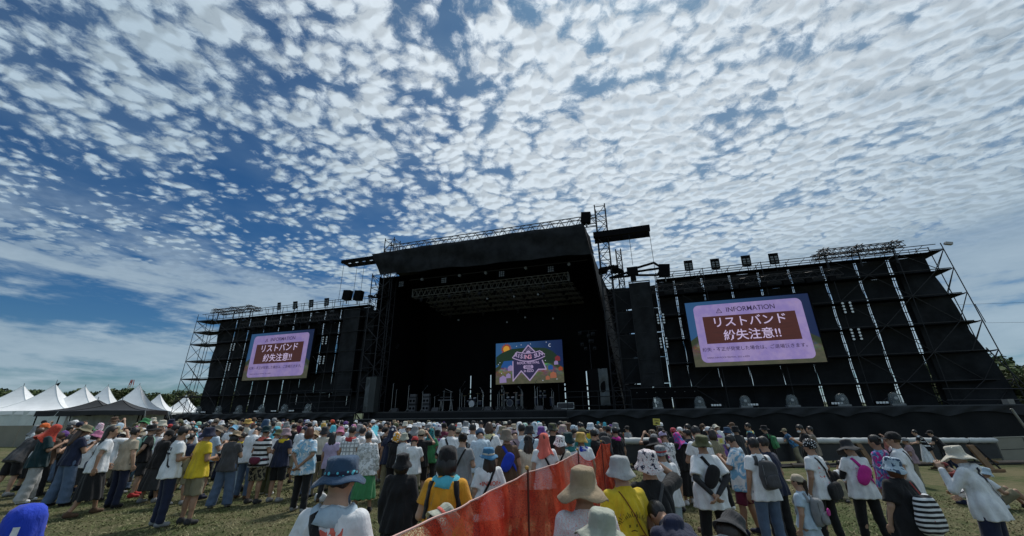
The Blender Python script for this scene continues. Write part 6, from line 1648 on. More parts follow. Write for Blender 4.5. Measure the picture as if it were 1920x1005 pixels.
# ================================================================== THE CROWD (one line per person seen in the photograph)
# u v  headwear  hair  top  legwear  options: p pose, y turn, D range, f feet, b bag, n towel on neck, m mask, H height
CROWD = """
33 790 - s/brown tee/darkgrey shorts/black p=lean f=14,930 y=10 b=strap/darkgrey
57 794 cap/orange s/brown tee/white skirt/black p=standb f=36,918 y=-20
68 797 hood/grey s/black loose/white trousers/black D=8.6
84 788 cap/black s/black loose/white trousers/black D=12
108 789 hood/red+orange:paisley s/black loose/teal2 wide/lightgrey p=front f=42,943 y=-25 H=1.74
125 790 cap/grey s/black tee/white trousers/navy p=standb f=97,893 y=-12
142 788 cap/white s/black tee/paleblue trousers/khaki D=9
168 800 cap/green s/black tee/white skirt/navy D=8.2 b=cross/navy
152 797 hood/lemon+khaki:camo s/black loose/khaki trousers/black D=10
187 793 short/pink+white:check s/black tee/grey trousers/black D=9.4
217 780 boonie/brown s/black polo/sage trousers/black D=10.5 m=1 y=15
229 787 - s/black tee/yellow trousers/black D=12
253 784 boonie/green s/dark tee/white shorts/black D=8.3 f=232,905 b=cross/navy b2=1
270 788 bucket/khaki s/black tee/white trousers/black D=13
287 783 bucket/cream s/brown tee/white trousers/black D=14
303 788 bucket/cream s/black tee/white trousers/black D=9.6 m=1 y=-20
297 790 boonie/black s/black tee/black shorts/charcoal p=behind f=247,932 y=-25 b=pack/mint S=red H=1.72 k=1
321 786 bucket/navy s/black tee/white trousers/black D=12
331 786 cap/olive s/black tee/charcoal trousers/black D=13
318 797 - s/black loose/black trousers/charcoal p=fold f=290,935 y=-10
341 800 - s/black tee/black trousers/navy D=7.8
360 790 cap/white+orange:camo s/black tee/white trousers/black D=14
372 791 beanie/mint s/brown tee/white trousers/black D=13
385 783 - s/black tee/charcoal trousers/black D=13 p=lean
395 787 cap/white s/black tee/grey trousers/black D=15
405 785 cap/taupe s/black tee/black trousers/black D=13
416 789 bucket/white s/black tee/white trousers/black D=14
432 786 bucket/khaki s/black tee/lightgrey trousers/black D=12
447 782 cap/black s/black tee/navy trousers/black D=15
464 786 straw/mustard s/brown polo/cream trousers/black D=12 y=-15
476 783 cap/brown s/black tee/grey trousers/black D=16
479 790 cap/black s/black tee/white trousers/black D=12
497 785 hood/steelblue s/black tee/white trousers/black D=11
514 783 cap/grey s/black tee/cream trousers/black D=15
515 791 - s/black tee/white trousers/black D=12
521 791 short/cream s/black tee/white trousers/black D=12
420 793 boonie/taupe s/black polo/paleblue shorts/black p=front f=372,935 y=-18 H=1.72 b=strap/cream
433 795 bucket/lightblue s/black tee/white trousers/black D=10.5
402 801 bucket/khaki s/black tee/white trousers/khaki D=9.5
447 797 short/lightgrey s/dark tee/navy trousers/black D=11
452 800 - s/dark polo/maroon trousers/black D=11
442 807 - s/black tee/black wide/taupe D=9.4 n=yellow
456 812 - s/dark tee/black slim/paleblue D=8.6 n=yellow
478 797 - s/black tee/white trousers/denim D=8.6 k=1
490 800 boonie/teal2 s/black tee/white+black:widestripes shorts/khaki+black:camo p=fold f=470,945 y=-8 H=1.73 n=coral b=waist/maroon
513 805 bucket/olive s/brown loose/white wide/olive p=front f=497,928 y=-10
530 791 hood/white+red:camo s/black tee/red trousers/black D=14
538 791 bucket/grey s/black tee/white trousers/black D=13
536 803 bucket/mauve s/black tee/navy shorts/black D=8.6 n=yellow
551 795 - s/black tee/black trousers/black D=12
563 786 cap/charcoal s/black tee/maroon trousers/black D=15
566 797 cap/navy s/black tee/white trousers/black D=11
577 787 cap/white+blue:camo s/black tee/white trousers/black D=15
582 793 cap/black s/black tee/black trousers/black D=13
589 789 hood/white+black:floral s/black tee/white+pink:camo trousers/black D=14
585 805 bucket/tan s/black tee/black+darkred:tiedye trousers/black D=9.4
598 801 cap/white s/black tee/white trousers/black D=11
560 803 - b/auburn loose/paleblue+white+lightblue:tiedye trousers/black p=behind f=557,960 y=-5 H=1.72
608 793 hood/mustard s/black tee/white trousers/black D=13
607 803 bucket/charcoal s/black polo/cream trousers/khaki p=stand f=590,932 b=waist/black H=1.70
622 787 cap/red+orange:camo s/black tee/black trousers/black D=16
624 797 short/turquoise s/black tee/charcoal trousers/black D=12
627 811 - l/black tee/lilac trousers/black D=9.2
637 800 bucket/pink s/brown long/white trousers/black D=10.5
632 788 - s/black tee/navy trousers/black D=16
641 789 - s/black tee/black trousers/black D=16
648 790 cap/purple s/black tee/white trousers/black D=15
660 793 cap/pink+purple:camo s/dark tee/white trousers/black D=12
660 800 - s/dark polo/white+grey:plaid trousers/denim D=8.9 n=red
678 797 - s/black hoodie/white trousers/navy p=photo f=665,938 H=1.70 y=-8
694 810 - s/black long/white+lightgrey:camo skirt/green D=8.5
685 792 cap/black s/black tee/navy trousers/black D=14
698 794 hood/turquoise s/black tee/white trousers/black D=10.5
701 787 cap/white s/black tee/grey trousers/black D=16
722 788 cap/charcoal s/black tee/black trousers/black D=15
712 795 cap/darkgrey s/black tee/white trousers/black D=13
729 795 hood/navy+white:star s/black tee/navy trousers/khaki p=stand f=724,935 H=1.74
742 793 cap/olive s/black tee/taupe trousers/black D=13
737 799 - s/dark tee/brown trousers/black D=12
744 810 short/amber+white:camo s/black tee/black trousers/black D=10
751 793 cap/grey s/black tee/white trousers/black D=17
760 790 bucket/cream s/black tee/white trousers/black D=15
767 794 bucket/white s/black tee/black trousers/black D=13
775 797 wide/grey s/black polo/navy+white:star trousers/lightgrey p=stand f=769,930 H=1.72 y=5
784 792 bucket/white s/brown tee/white trousers/black D=15
791 805 cap/beige s/black tee/black trousers/black D=10
758 812 bucket/sage s/black tee/white trousers/black D=10
793 793 cap/white s/black tee/white trousers/black D=17
796 803 - s/black tee/white trousers/black D=11 n=white
805 792 cap/white s/black tee/white trousers/black D=16
814 793 hood/white+lightblue:camo s/black tee/white trousers/black D=14
808 803 hood/teal+black:camo s/black tee/green trousers/black D=11
818 792 hood/paleblue s/black tee/white trousers/black D=17
823 795 short/white+lilac:camo s/black tee/white trousers/black D=14
833 793 cap/black s/dark tee/maroon trousers/black D=13
823 806 bucket/black s/black tee/white wide/denim p=fold f=815,918 n=blue+magenta:tiedye
846 795 - s/black loose/white trousers/navy D=8.4 p=front b=cross/black
859 803 cap/beige s/black tee/white trousers/black D=12
755 851 bucket/black o/dark long/black skirt/black E=5.7
838 838 beanie/black o/black tee/amber trousers/darkgrey hd=1 n=turquoise b=straps/black p=fold E=4.25
863 793 bucket/white s/black tee/white trousers/black D=16
872 790 bucket/grey s/black tee/lilac trousers/black D=14
866 803 cap/beige s/brown tee/white trousers/black D=12
867 812 cap/black u/dark tee/grey trousers/black D=7.6 b=strap/black
886 795 - s/black polo/white trousers/black D=10
893 791 hood/white+black:floral s/black tee/white trousers/black D=13
888 789 cap/charcoal s/black tee/navy trousers/black D=16
903 800 beanie/steelblue s/black tee/paleblue trousers/black D=8.9
897 813 hood/white s/black loose/olive trousers/black D=6.6 b=strap/olive
902 789 - s/black tee/white trousers/black D=15
917 791 - b/brown loose/white trousers/black D=9.5 n=lemon b=cross/navy
927 794 cap/lightgrey s/black tee/grey trousers/black D=15
933 792 cap/mauve s/black tee/white trousers/black D=17
937 797 hood/white+lilac:camo s/black tee/white trousers/black D=12
943 799 bucket/taupe+khaki:camo s/black tee/white trousers/black D=10
950 805 bucket/taupe s/brown tee/brown skirt/maroon D=7.6 b=sling/royal
948 790 cap/cream s/black tee/black trousers/black D=16
955 786 - s/black tee/black trousers/black D=15
943 791 - s/black tee/black trousers/black D=17
958 802 bucket/grey s/black tee/grey trousers/black D=10.5
965 795 bucket/beige s/black tee/brown trousers/black D=14
968 802 bandana/mauve u/brown tee/mauve trousers/khaki D=9.5 b=strap/black
976 791 hood/white s/black tee/white trousers/black D=13
978 796 - s/black tee/white trousers/black D=9.6
986 793 hood/mint+white:camo s/black tee/white trousers/black D=13
993 798 bucket/charcoal s/black tee/paleblue trousers/black D=9.2 b=strap/navy
1003 791 hood/paleblue+white:camo s/black tee/maroon trousers/black D=13
1012 793 bucket/white s/black tee/white trousers/black D=16
1017 800 bucket/purple s/black tee/white trousers/black D=10
1020 812 hood/coral s/brown tee/white trousers/black E=8.0 b=cross/black
988 816 cap/black l/dark loose/cream skirt/navy E=8.5
917 840 boonie/skyblue l/dark loose/white skirt/navy b=cross/black band=cream E=6.3
1023 800 bucket/white s/black tee/white trousers/black D=13
1036 794 boonie/charcoal+olive:camo s/black tee/black trousers/black D=9.4
1048 790 - s/black tee/black trousers/black D=14
1058 789 straw/beige s/black tee/white trousers/black D=14
1055 797 bucket/mauve+beige:camo s/black tee/red trousers/black D=10.5
1067 793 bucket/brown s/dark tee/brown trousers/black D=13
1076 797 bandana/paleblue s/black tee/white trousers/black D=12
1081 801 beanie/black s/black tee/white trousers/black D=10
1087 792 - s/black tee/navy trousers/black D=15
1092 793 - s/black tee/black trousers/black D=14
1109 793 bucket/white+paleblue:camo s/black tee/yellow trousers/black D=12
1095 799 beanie/olive s/black tee/teal trousers/black D=9.4
1111 806 - s/black tee/black trousers/darkgrey D=9.4
1117 804 bandana/grey s/black tee/black trousers/black D=10
1128 790 - s/black hoodie/charcoal trousers/black D=10.5 b=pack/darkgrey
1141 799 - s/black tee/black trousers/black D=11
1152 793 bucket/grey s/black tee/black trousers/black D=12.5
1154 802 - s/black tee/black trousers/black D=10.5 n=magenta
1047 817 bucket/white+grey:floral l/brown loose/cream skirt/black E=8.3 b=cross/black
1068 811 bucket/teal2 s/black tee/white trousers/black E=8.6 n=teal
1089 811 bucket/mustard s/brown tee/white trousers/black E=8.7 n=royal+white:tiedye
1093 882 wide/tan s/black long/white+coral:paisley skirt/black D=2.75 H=1.64 hd=1
1164 856 bucket/lightgrey s/black tee/yellow trousers/black D=3.0 H=1.66 hd=1 p=fold
1122 962 wide/sage s/brown loose/mauve trousers/black D=2.0 hd=1 H=1.45
638 858 boonie/steelblue s/black tee/white trousers/black D=2.95 H=1.75 hd=1 p=fold n=paleblue band=navy+turquoise:floral
45 946 hood/royal s/black tee/navy trousers/black D=2.2 hd=1 H=1.50 y=-30
1237 783 cap/white s/black tee/black trousers/black D=13 X=sign
1222 806 beanie/brown+cream:floral s/dark tee/black trousers/black D=10.5
1238 801 cap/charcoal s/black tee/black trousers/black D=12
1227 814 cap/grey s/black tee/black trousers/black D=9
1229 821 wide/black o/dark long/black trousers/black D=7.4
1234 822 cap/pink s/black tee/white+magenta:camo trousers/black D=8.2
1246 808 cap/lilac u/brown tee/white+grey:camo trousers/black D=8.8
1241 836 boonie/grey+steelblue:floral s/dark tee/white trousers/paleblue D=5.2 band=red
1213 845 bucket/white+navy+red:paisley s/dark loose/black trousers/black D=3.9 p=handup b=strap/darkgrey
1263 802 bandana/red+pink:floral s/black tee/charcoal trousers/black D=11.5
1276 801 cap/white s/black tee/black trousers/black D=12
1273 810 hood/magenta+blue:tiedye s/black long/black gown/black D=7.2
1289 796 - s/black tee/black trousers/black D=11 m=1 y=30
1288 806 - s/black tee/navy trousers/black D=10
1306 793 - s/black tee/white shorts/black m=1 y=-10 E=9.2
1314 817 boonie/olive s/black loose/white trousers/black p=behind sl=charcoal b=sling/black b2=1 E=7.4
1325 791 cap/brown s/black tee/black trousers/black D=14
1329 800 cap/white s/dark tee/grey trousers/black D=12
1333 806 - b/dark tee/khaki trousers/black D=8.6
1344 799 - s/black polo/purple trousers/black D=11 b=note
1347 794 bucket/cream s/brown tee/white trousers/black D=14
1365 801 bucket/steelblue s/black tee/blue trousers/black D=11
1373 788 cap/brown s/brown tee/white trousers/black D=14 y=20
1379 799 bucket/black s/black tee/charcoal trousers/black D=11
1376 815 - s/black loose/white+lightblue:tiedye shorts/maroon m=1 y=25 p=front n=paleblue E=9.5
1404 794 - s/black tee/navy trousers/black D=12 n=turquoise+yellow:tiedye y=25
1434 798 boonie/black s/black tee/black trousers/black D=12 b=pack/green
1413 822 - s/black tee/white trousers/denim b=pack/darkgrey p=stand E=8.2
1432 820 - s/black tee/navy wide/black p=stand y=8 E=8.8
1469 794 cap/khaki s/black polo/steelblue+skyblue:tiedye wide/khaki p=lean f=1494,874 y=0 b=strap/navy
1504 796 - s/black tee/black trousers/black D=10 m=1 y=45
1517 800 - s/black tee/taupe trousers/black D=11 y=30
1516 824 beanie/black+white:floral s/black tee/white+coral:print slim/black b=cross/black b3=1 E=9.1
1494 890 cap/beige p/dark dress/paleblue skirt/paleblue D=3.6 b=pack/grey H=1.30 y=22
1564 835 - s/black tee/white shorts/brown D=12.5 p=sit y=160
1540 838 - s/dark long/black trousers/black D=12 p=sit y=130
1592 826 wide/charcoal s/black tee/white+pink:print slim/black b=sling/magenta p=front sl=black y=-25 E=9.6
1641 817 - s/black long/magenta+blue+lightblue:tiedye slim/black E=10.5
1672 810 cap/black s/brown tee/white skirt/black p=handup b=strap/black y=20 E=10.3
1700 826 cap/grey s/brown tee/mauve trousers/black D=9
1668 858 bucket/paleblue+steelblue:camo b/auburn loose/black slim/black b=stripebag y=-12 E=7.4
1724 802 - s/black tee/black+white:dots skirt/white p=lean f=1748,880 y=0
1749 798 cap/black s/black tee/black slim/navy p=lean f=1779,882 y=-6
1791 833 bandana/darkred s/black tee/darkred trousers/black D=13 p=crouch y=-10
1823 829 bucket/paleblue s/black tee/white shorts/khaki D=13 p=sit y=-140
1808 838 wide/cream s/dark hoodie/white wide/navy p=fist b=strap/navy y=10 E=9.2
126 846 - s/black tee/sage shorts/black p=bend f=125,925 y=-60
215 800 - l/dark tee/white skirt/black f=152,968 y=-22 b=cross/navy p=walk
355 800 - s/black tee/white trousers/navy f=292,988 y=-30 m=1 H=1.74 p=fold
385 797 bucket/navy s/black tee/yellow shorts/khaki f=345,984 y=-22 p=fold H=1.74 S=charcoal
738 952 bucket/sage o/dark loose/lemon trousers/black E=3.5 p=stoop y=-65 H=1.58 band=coral hd=1
1292 975 - s/black hoodie/navy trousers/black E=3.9 p=stoop y=10 H=1.55
1318 958 bucket/charcoal o/dark tee/grey skirt/black E=3.6 p=stoop y=-60 H=1.55
1700 872 - b/brown tee/white trousers/black D=30 X=skip
"""
rc = random.Random(77)
HAT = {'bucket': 'bucket hat', 'boonie': 'brimmed hat', 'wide': 'wide brimmed hat', 'straw': 'straw hat', 'cap': 'cap', 'beanie': 'soft cap', 'bandana': 'head scarf', 'hood': 'towel over the head', 'short': 'towel over the head'}
TOPW = {'tee': 't-shirt', 'loose': 'loose tee', 'long': 'long sleeved top', 'polo': 'shirt', 'hoodie': 'hooded top', 'dress': 'dress'}
PATW = {'stripes': 'striped', 'widestripes': 'striped', 'floral': 'speckled', 'dots': 'dotted', 'camo': 'patterned', 'tiedye': 'tie-dyed', 'paisley': 'patterned', 'plaid': 'plaid', 'check': 'checked', 'twotone': 'two-tone', 'star': 'starred', 'print': 'printed'}
HW = {'short': 'short black hair', 'long': 'long dark hair', 'bob': 'chin-length hair', 'bun': 'hair bun', 'pony': 'ponytail'}
def cdesc(spec):
    c, _, p = spec.partition(':'); cc = c.split('+')
    if len(cc) > 2: cc = cc[:1] + cc[-1:]
    s = ' and '.join(WORD.get(x, x) for x in cc)
    return (s + ' ' + PATW[p]) if p else s
PEOPLE = []          # dicts for the label pass
BADGE = {}
stage_c = Vector((-4.0, 39.6, 0))
def heading(x, y):
    d = stage_c - Vector((x, y, 0)); return math.atan2(-d.x, d.y)
def solve_range(u, v, H):
    best = (9, 12)
    for k in range(60):
        D = 4 + k * .5; p = at_range(u, v, D); e = abs((p.z - gz(p.x, p.y)) - H)
        if e < best[0]: best = (e, D)
    return best[1]
def solve_near(u, v, H):
    best = (9, 3)
    for k in range(420):
        D = 1.2 + k * .035; p = at_range(u, v, D); e = abs((p.z - gz(p.x, p.y)) - H)
        if e < best[0]: best = (e, D)
    return best[1]
def add_person(u, v, hat, hair, top, bottom, o):
    if o.get('X') == 'skip': return
    Ht = float(o['H']) if 'H' in o else None
    if 'f' in o:
        a, b = map(float, o['f'].split(',')); loc = on_ground(a, b); D = math.hypot(loc.x, loc.y); z = at_range(u, v, D).z
    else:
        D = float(o['D']) if 'D' in o else 1.0 if 'E' in o else solve_range(u, v, 1.68)
        if 'E' in o: D = float(o['E'])
        elif o.get('p') in ('sit', 'crouch', 'bend'):
            if Ht is not None: D = solve_near(u, v, Ht)
            elif D > 11.9: D *= 1.25
        elif 'E' in o: D = float(o['E'])
        elif D < 7.5: D = solve_near(u, v, Ht or (1.64 + .06 * math.sin(u * 1.7)))
        else: D = min(31, D * 1.08 * (1 + ((u - 960) / F_PX / 1.02) ** 2))      # ranges read from shoulder widths, wider off the axis
        p = at_range(u, v, D); loc = Vector((p.x, p.y, gz(p.x, p.y))); z = p.z
    ht = z - loc.z
    ps = o.get('p') or rc.choice(('stand', 'standb', 'fold', 'front', 'stand', 'standb', 'down', 'fold', 'photo' if D > 9 else 'stand'))
    if ps in ('lean', 'bend', 'sit', 'crouch', 'stoop'):
        H_ = Ht or 1.68
    else:
        H_ = max(1.46, min(1.86, ht)) if Ht is None else Ht
        if Ht is not None and 'f' not in o and abs(ht - Ht) < .12: H_ = ht
    if ps in ('bend',): pass
    yaw = heading(loc.x, loc.y) + R(float(o.get('y', 0))) + R(rc.uniform(-12, 12) if 'y' not in o else 0)
    hk = {'s': 'short', 'l': 'long', 'b': 'bob', 'o': 'bob', 'u': 'bun', 'p': 'pony'}[hair.split('/')[0]]; hc = hair.split('/')[1]
    if hat and hat[0] == 'cap' and hk == 'short' and rc.random() < .2 and 'D' not in o: hk = 'pony'
    tk, tc_ = top.split('/'); bk, bc = bottom.split('/')
    if bk == 'trousers' and bc == 'black' and D > 8.2 and 'f' not in o:
        bk, bc = rc.choice((('trousers', 'black'), ('trousers', 'navy'), ('shorts', 'black'), ('trousers', 'khaki'), ('slim', 'charcoal'), ('wide', 'denim'), ('shorts', 'beige'), ('skirt', 'darkgrey')))
    sk = int(o['k']) if 'k' in o else rc.choice((0, 0, 1, 2, 2))
    t = person(loc, yaw, ps, (tk, tc_), (bk, bc), hat, (hk, hc), H_, 'person', sk, o.get('band'), o.get('S') or rc.choice(('black', 'white', 'grey', 'navy', 'brown', 'charcoal')), None,
               hd=bool(o.get('hd')), neck=o.get('n'), mask='m' in o, sleeves=o.get('sl'), mirror=('y' not in o and 'b' not in o and not o.get('hd') and rc.random() < .5), detail=True)
    look = ('%s %s' % (cdesc(hat[1]), HAT[hat[0]])) if hat else HW[hk]
    d = dict(t=t, u=u, v=v, D=D, look=look, top='%s %s' % (cdesc(tc_), TOPW[tk]), bot='%s %s' % (cdesc(bc), {'slim': 'leggings', 'wide': 'wide trousers', 'gown': 'long skirt', 'miniskirt': 'skirt'}.get(bk, bk)), o=o, ps=ps, loc=loc)
    PEOPLE.append(d)
    return d
def parse(line):
    w_ = line.split(); o = {}
    for q in w_[6:]: k, _, v_ = q.partition('='); o[k] = v_
    hat = None if w_[2] == '-' else tuple(w_[2].split('/'))
    return float(w_[0]), float(w_[1]), hat, w_[3], w_[4], w_[5], o
for ln in CROWD.strip().splitlines():
    add_person(*parse(ln))
# the people packed further forward, of whom the photograph shows little more than heads
taken = [(d['loc'].x, d['loc'].y) for d in PEOPLE]
hats = [('cap', 'black'), ('cap', 'white'), ('bucket', 'white'), ('bucket', 'beige'), ('bucket', 'black'), ('cap', 'navy'), ('bucket', 'grey'), ('boonie', 'khaki'), ('hood', 'white'), ('hood', 'paleblue'), None, None, None, None, None, None, None, None, ('bucket', 'cream'), ('bucket', 'navy'),
        ('straw', 'tan'), ('cap', 'grey'), ('beanie', 'black'), ('hood', 'turquoise'), ('bucket', 'olive'), ('cap', 'red'), ('bandana', 'purple'), ('short', 'white'), ('bucket', 'pink'), ('boonie', 'brown'), ('boonie', 'charcoal'), ('cap', 'beige')]
tops = ['tee/white', 'tee/white', 'tee/brown', 'tee/black', 'tee/charcoal', 'polo/olive', 'tee/black', 'tee/black', 'tee/navy', 'loose/white', 'tee/grey', 'tee/paleblue', 'long/white', 'tee/beige', 'polo/beige', 'tee/lilac', 'loose/black', 'polo/navy', 'tee/darkgrey', 'long/black', 'tee/white', 'loose/white', 'tee/grey', 'tee/charcoal', 'loose/black']
def free_spot(y0, y1, f0, f1, gap):
    for _ in range(400):
        Y = rc.uniform(y0, y1); X = rc.uniform(f0, f1) * Y
        # the packed block is bounded by the stage front and the side barriers
        if (Vector((X, Y, 0)) - ST_O).dot(ST_B) > -5.5 or X < -21 or X > 6.5: continue
        if min((X - a) ** 2 + (Y - b) ** 2 for a, b in taken) < gap ** 2: continue
        if X > -6 and Y < 12.5 and X > -1.0 + (Y - 6) * .35 - 1.0: continue
        taken.append((X, Y)); return X, Y
def random_look():
    hat = rc.choice(hats); top = rc.choice(tops)
    hk = rc.choice(('short', 'short', 'short', 'bob', 'long', 'bun')); ps = rc.choice(('stand', 'standb', 'fold', 'front', 'photo', 'down'))
    bk, bc = rc.choice((('trousers', 'black'), ('trousers', 'navy'), ('shorts', 'khaki'), ('wide', 'denim'), ('shorts', 'black'), ('skirt', 'charcoal')))
    return hat, top, hk, rc.choice(('black', 'black', 'dark', 'brown')), ps, bk, bc, rc.uniform(1.54, 1.74)
nfill = max(0, 298 - len(PEOPLE))
for n_ in range(nfill):
    sp_ = free_spot(10.0, 17.5, -1.1, -.02, .60) if n_ < nfill * .72 else free_spot(17.5, 20.5, -.95, .28, .62)
    if not sp_: continue
    X, Y = sp_; z = gz(X, Y)
    q = CM.inverted() @ Vector((X, Y, z + 1.66 - CAM_H)); u = 960 + F_PX * q.x / -q.z; v = 502.5 - F_PX * q.y / -q.z      # where it shows, for the label pass only
    hat, top, hk, hcol, ps, bk, bc, H_ = random_look()
    t = person(Vector((X, Y, z)), heading(X, Y) + R(rc.uniform(-14, 14)), ps, tuple(top.split('/')), (bk, bc), hat, (hk, hcol), H_, 'person', rc.choice((0, 1, 2)), mirror=rc.random() < .5, shoes=rc.choice(('black', 'white', 'grey', 'charcoal')))
    look = ('%s %s' % (cdesc(hat[1]), HAT[hat[0]])) if hat else HW[hk]
    PEOPLE.append(dict(t=t, u=u, v=v, D=math.hypot(X, Y), look=look, top='%s %s' % (cdesc(top.split('/')[1]), TOPW[top.split('/')[0]]), bot='%s %s' % (cdesc(bc), bk), o={}, ps=ps, loc=Vector((X, Y, z))))
# beyond the 300 nearest: the packed rows at the stage as one mass
def far_crowd(n):
    Vs = []; Fs = []; Ms = []; mats = []; off = 0; mi = {}
    def midx(m):
        if m.name not in mi: mi[m.name] = len(mats); mats.append(m)
        return mi[m.name]
    def arr(me):
        nv = len(me.vertices); a = np.empty(nv * 3, np.float32); me.vertices.foreach_get('co', a)
        return a.reshape(-1, 3), [p.vertices[:] for p in me.polygons]
    cache = {}
    def low(key, fn):
        if key not in cache:
            r = fn(); cache[key] = (r[0], r[1].tolist()) if isinstance(r, tuple) else arr(r)
        return cache[key]
    for k in range(n):
        sp_ = free_spot(17.5, 31.0, -.95, .30, .60)
        if not sp_: break
        X, Y = sp_; hat, top, hk, hcol, ps, bk, bc, H_ = random_look()
        P = POSES[ps]; A = T(X, Y, gz(X, Y)) @ RZ(heading(X, Y) + R(rc.uniform(-15, 15))) @ SC(*([H_ / 1.7] * 3)); Hm = A @ P['H']
        tk, tc_ = top.split('/')
        parts = [(low(('b', ps), lambda: body_mesh(P, .036)), A, skinmat(k)), (low(('t', ps, tk), lambda: top_mesh(P, tk, .034)), A, cloth(tc_)), (low(('l', ps, bk), lambda: bottom_mesh(P, bk, .036)), A, cloth(bc)), (low(('h', hk), lambda: hair_mesh(hk, .022)), Hm, hairmat(hcol))]
        if hat: parts.append((low(('hat', hat[0]), lambda: towel_mesh(hat[0], 1) if hat[0] in ('hood', 'short') else hat_mesh(hat[0], 1)), Hm @ SC(1.03, 1.03, 1.05), cloth(hat[1])))
        for (V, F), M_, mt in parts:
            Mn = np.array(M_); W = np.asarray(V) @ Mn[:3, :3].T + Mn[:3, 3]
            Vs.append(W); i = midx(mt)
            for f in F: Fs.append([q + off for q in f]); Ms.append(i)
            off += len(W)
    me = bpy.data.meshes.new('crowd'); me.from_pydata(np.concatenate(Vs).tolist(), [], Fs)
    me.polygons.foreach_set('material_index', Ms); me.polygons.foreach_set('use_smooth', [True] * len(Fs))
    for m in mats: me.materials.append(m)
    me.update(); o_ = bpy.data.objects.new('crowd', me); COL.objects.link(o_)
    tag(o_, 'packed front rows of the crowd directly before the main stage', 'crowd', kind='stuff')
far_crowd(150)
bpy.context.view_layer.update()

def at_uv(u, v, tol=9):
    return min((d for d in PEOPLE), key=lambda d: abs(d['u'] - u) + abs(d['v'] - v))
# ------------------------------------------------------------------ labels
LAB = {(33, 790): 'person with brown hair and dark tee leaning at the left edge',
 (57, 794): 'person in orange cap, white tee and black skirt at the far left', (108, 789): 'person with red patterned towel on head, dark top, pale wide trousers',
 (126, 846): 'person bending far forward in pale green tee and black shorts', (215, 800): 'person with long dark hair, white tee and black skirt walking on grass',
 (297, 790): 'person in black brimmed hat, black tee, shorts and red shoes', (355, 800): 'person in white tee with navy block print, navy trousers and face mask',
 (385, 797): 'person in bright yellow tee, navy bucket hat and khaki shorts', (490, 800): 'person in black and white striped tee with patterned shorts',
 (560, 803): 'person with auburn hair, pale tie-dyed tee and black trousers, hands behind back', (729, 795): 'person in navy tee with starred navy towel over the head, khaki trousers',
 (775, 797): 'person in wide grey hat and navy shirt, pale grey trousers', (755, 851): 'person in black bucket hat and long black clothes, near the red fence',
 (838, 838): 'person in amber yellow tee with black cap and turquoise neck towel', (917, 840): 'person in sky blue brimmed hat and white tee with red lettering',
 (897, 813): 'person with plain white towel draped over head and olive shirt', (988, 816): 'person with very long dark hair and cream tee behind the fence',
 (1020, 812): 'person with coral red towel over the head and white tee', (1047, 817): 'person in speckled white bucket hat and cream tee touching the red fence',
 (1068, 811): 'person in dark teal bucket hat and white tee just behind the red fence', (1089, 811): 'person in mustard bucket hat with bright blue towel on shoulders',
 (1093, 882): 'person in large tan wide brimmed hat in the foreground', (1164, 856): 'person in pale bucket hat and yellow tee with sun print, foreground',
 (1122, 962): 'person in sage green hat at the bottom edge before the tan hat', (638, 858): 'person in slate blue brimmed hat and white tee, nearest figure left of fence',
 (45, 946): 'person with bright blue cloth over the head in the lower left corner', (1237, 783): 'staff person in black holding a small yellow notice board',
 (1213, 845): 'person in pink patterned bucket hat, raising a hand to the head', (1241, 836): 'person in grey speckled brimmed hat with red band',
 (1273, 810): 'person with magenta towel over the head and long black dress', (1306, 793): 'tall person with cropped black hair and white tee before the right wing',
 (1314, 817): 'person in olive brimmed hat and white tee, hands clasped behind back', (1413, 822): 'person in white tee wearing a dark grey backpack',
 (1432, 820): 'person in navy tee and wide black trousers right of the backpack wearer', (1469, 794): 'person in khaki cap and blue shirt leaning on the white barrier',
 (1516, 824): 'person in black speckled soft cap and white printed tee', (1494, 890): 'child with beige cap, ponytail and pale blue dress',
 (1564, 835): 'person in white tee sitting on the ground against the barrier', (1540, 838): 'person in black sitting on the ground beside the white-shirted sitter',
 (1592, 826): 'person in wide charcoal hat and white tee with magenta sling bag', (1641, 817): 'person in magenta and blue tie-dyed top near the barrier',
 (1672, 810): 'person in black cap and white tee shading the face with a hand', (1668, 858): 'person in patchy blue bucket hat with auburn hair and black tee',
 (1724, 802): 'person in dotted black top and white skirt leaning on the barrier', (1749, 798): 'person in black cap, black top and navy leggings leaning on the barrier',
 (1791, 833): 'person in dark red head scarf crouching by the barrier foot', (1823, 829): 'person in pale blue hat sitting at the right end of the barrier',
 (1808, 838): 'person in wide cream hat and white hooded top, fist raised', (738, 952): 'person in pale yellow tee bending down at the red fence',
 (1292, 975): 'person in navy hooded top stooping in the right foreground', (1318, 958): 'person in charcoal bucket hat bending down in the right foreground'}
def zone(d):
    u = d['u']
    z = ('by the tents' if u < 300 else 'below the left screen' if u < 640 else 'left of the centre screen' if u < 900 else 'below the centre screen' if u < 1060 else 'near the red fence' if u < 1200 else 'before the right screen')
    r_ = 'front rows' if d['D'] > 16 else 'middle rows' if d['D'] > 10.5 else 'rear rows'
    return r_, z
used = set()
for d in PEOPLE:
    k = (int(d['u']), int(d['v']))
    if k in LAB and LAB[k] not in used: d['lab'] = LAB[k]; used.add(LAB[k])
def short(d): return '%s and %s' % (d['look'], d['top'])
from collections import Counter
sc_ = Counter(short(d) for d in PEOPLE)
def nw(s): return len(s.split())
for d in PEOPLE:
    if 'lab' in d: continue
    r_, z = zone(d); s = short(d)
    d['c'] = ['person in %s, %s' % (s, z) if sc_[s] > 1 else 'person in %s' % s, 'person in %s, %s %s' % (s, r_, z)]
c1 = Counter(c for d in PEOPLE if 'c' in d for c in set(d['c']))
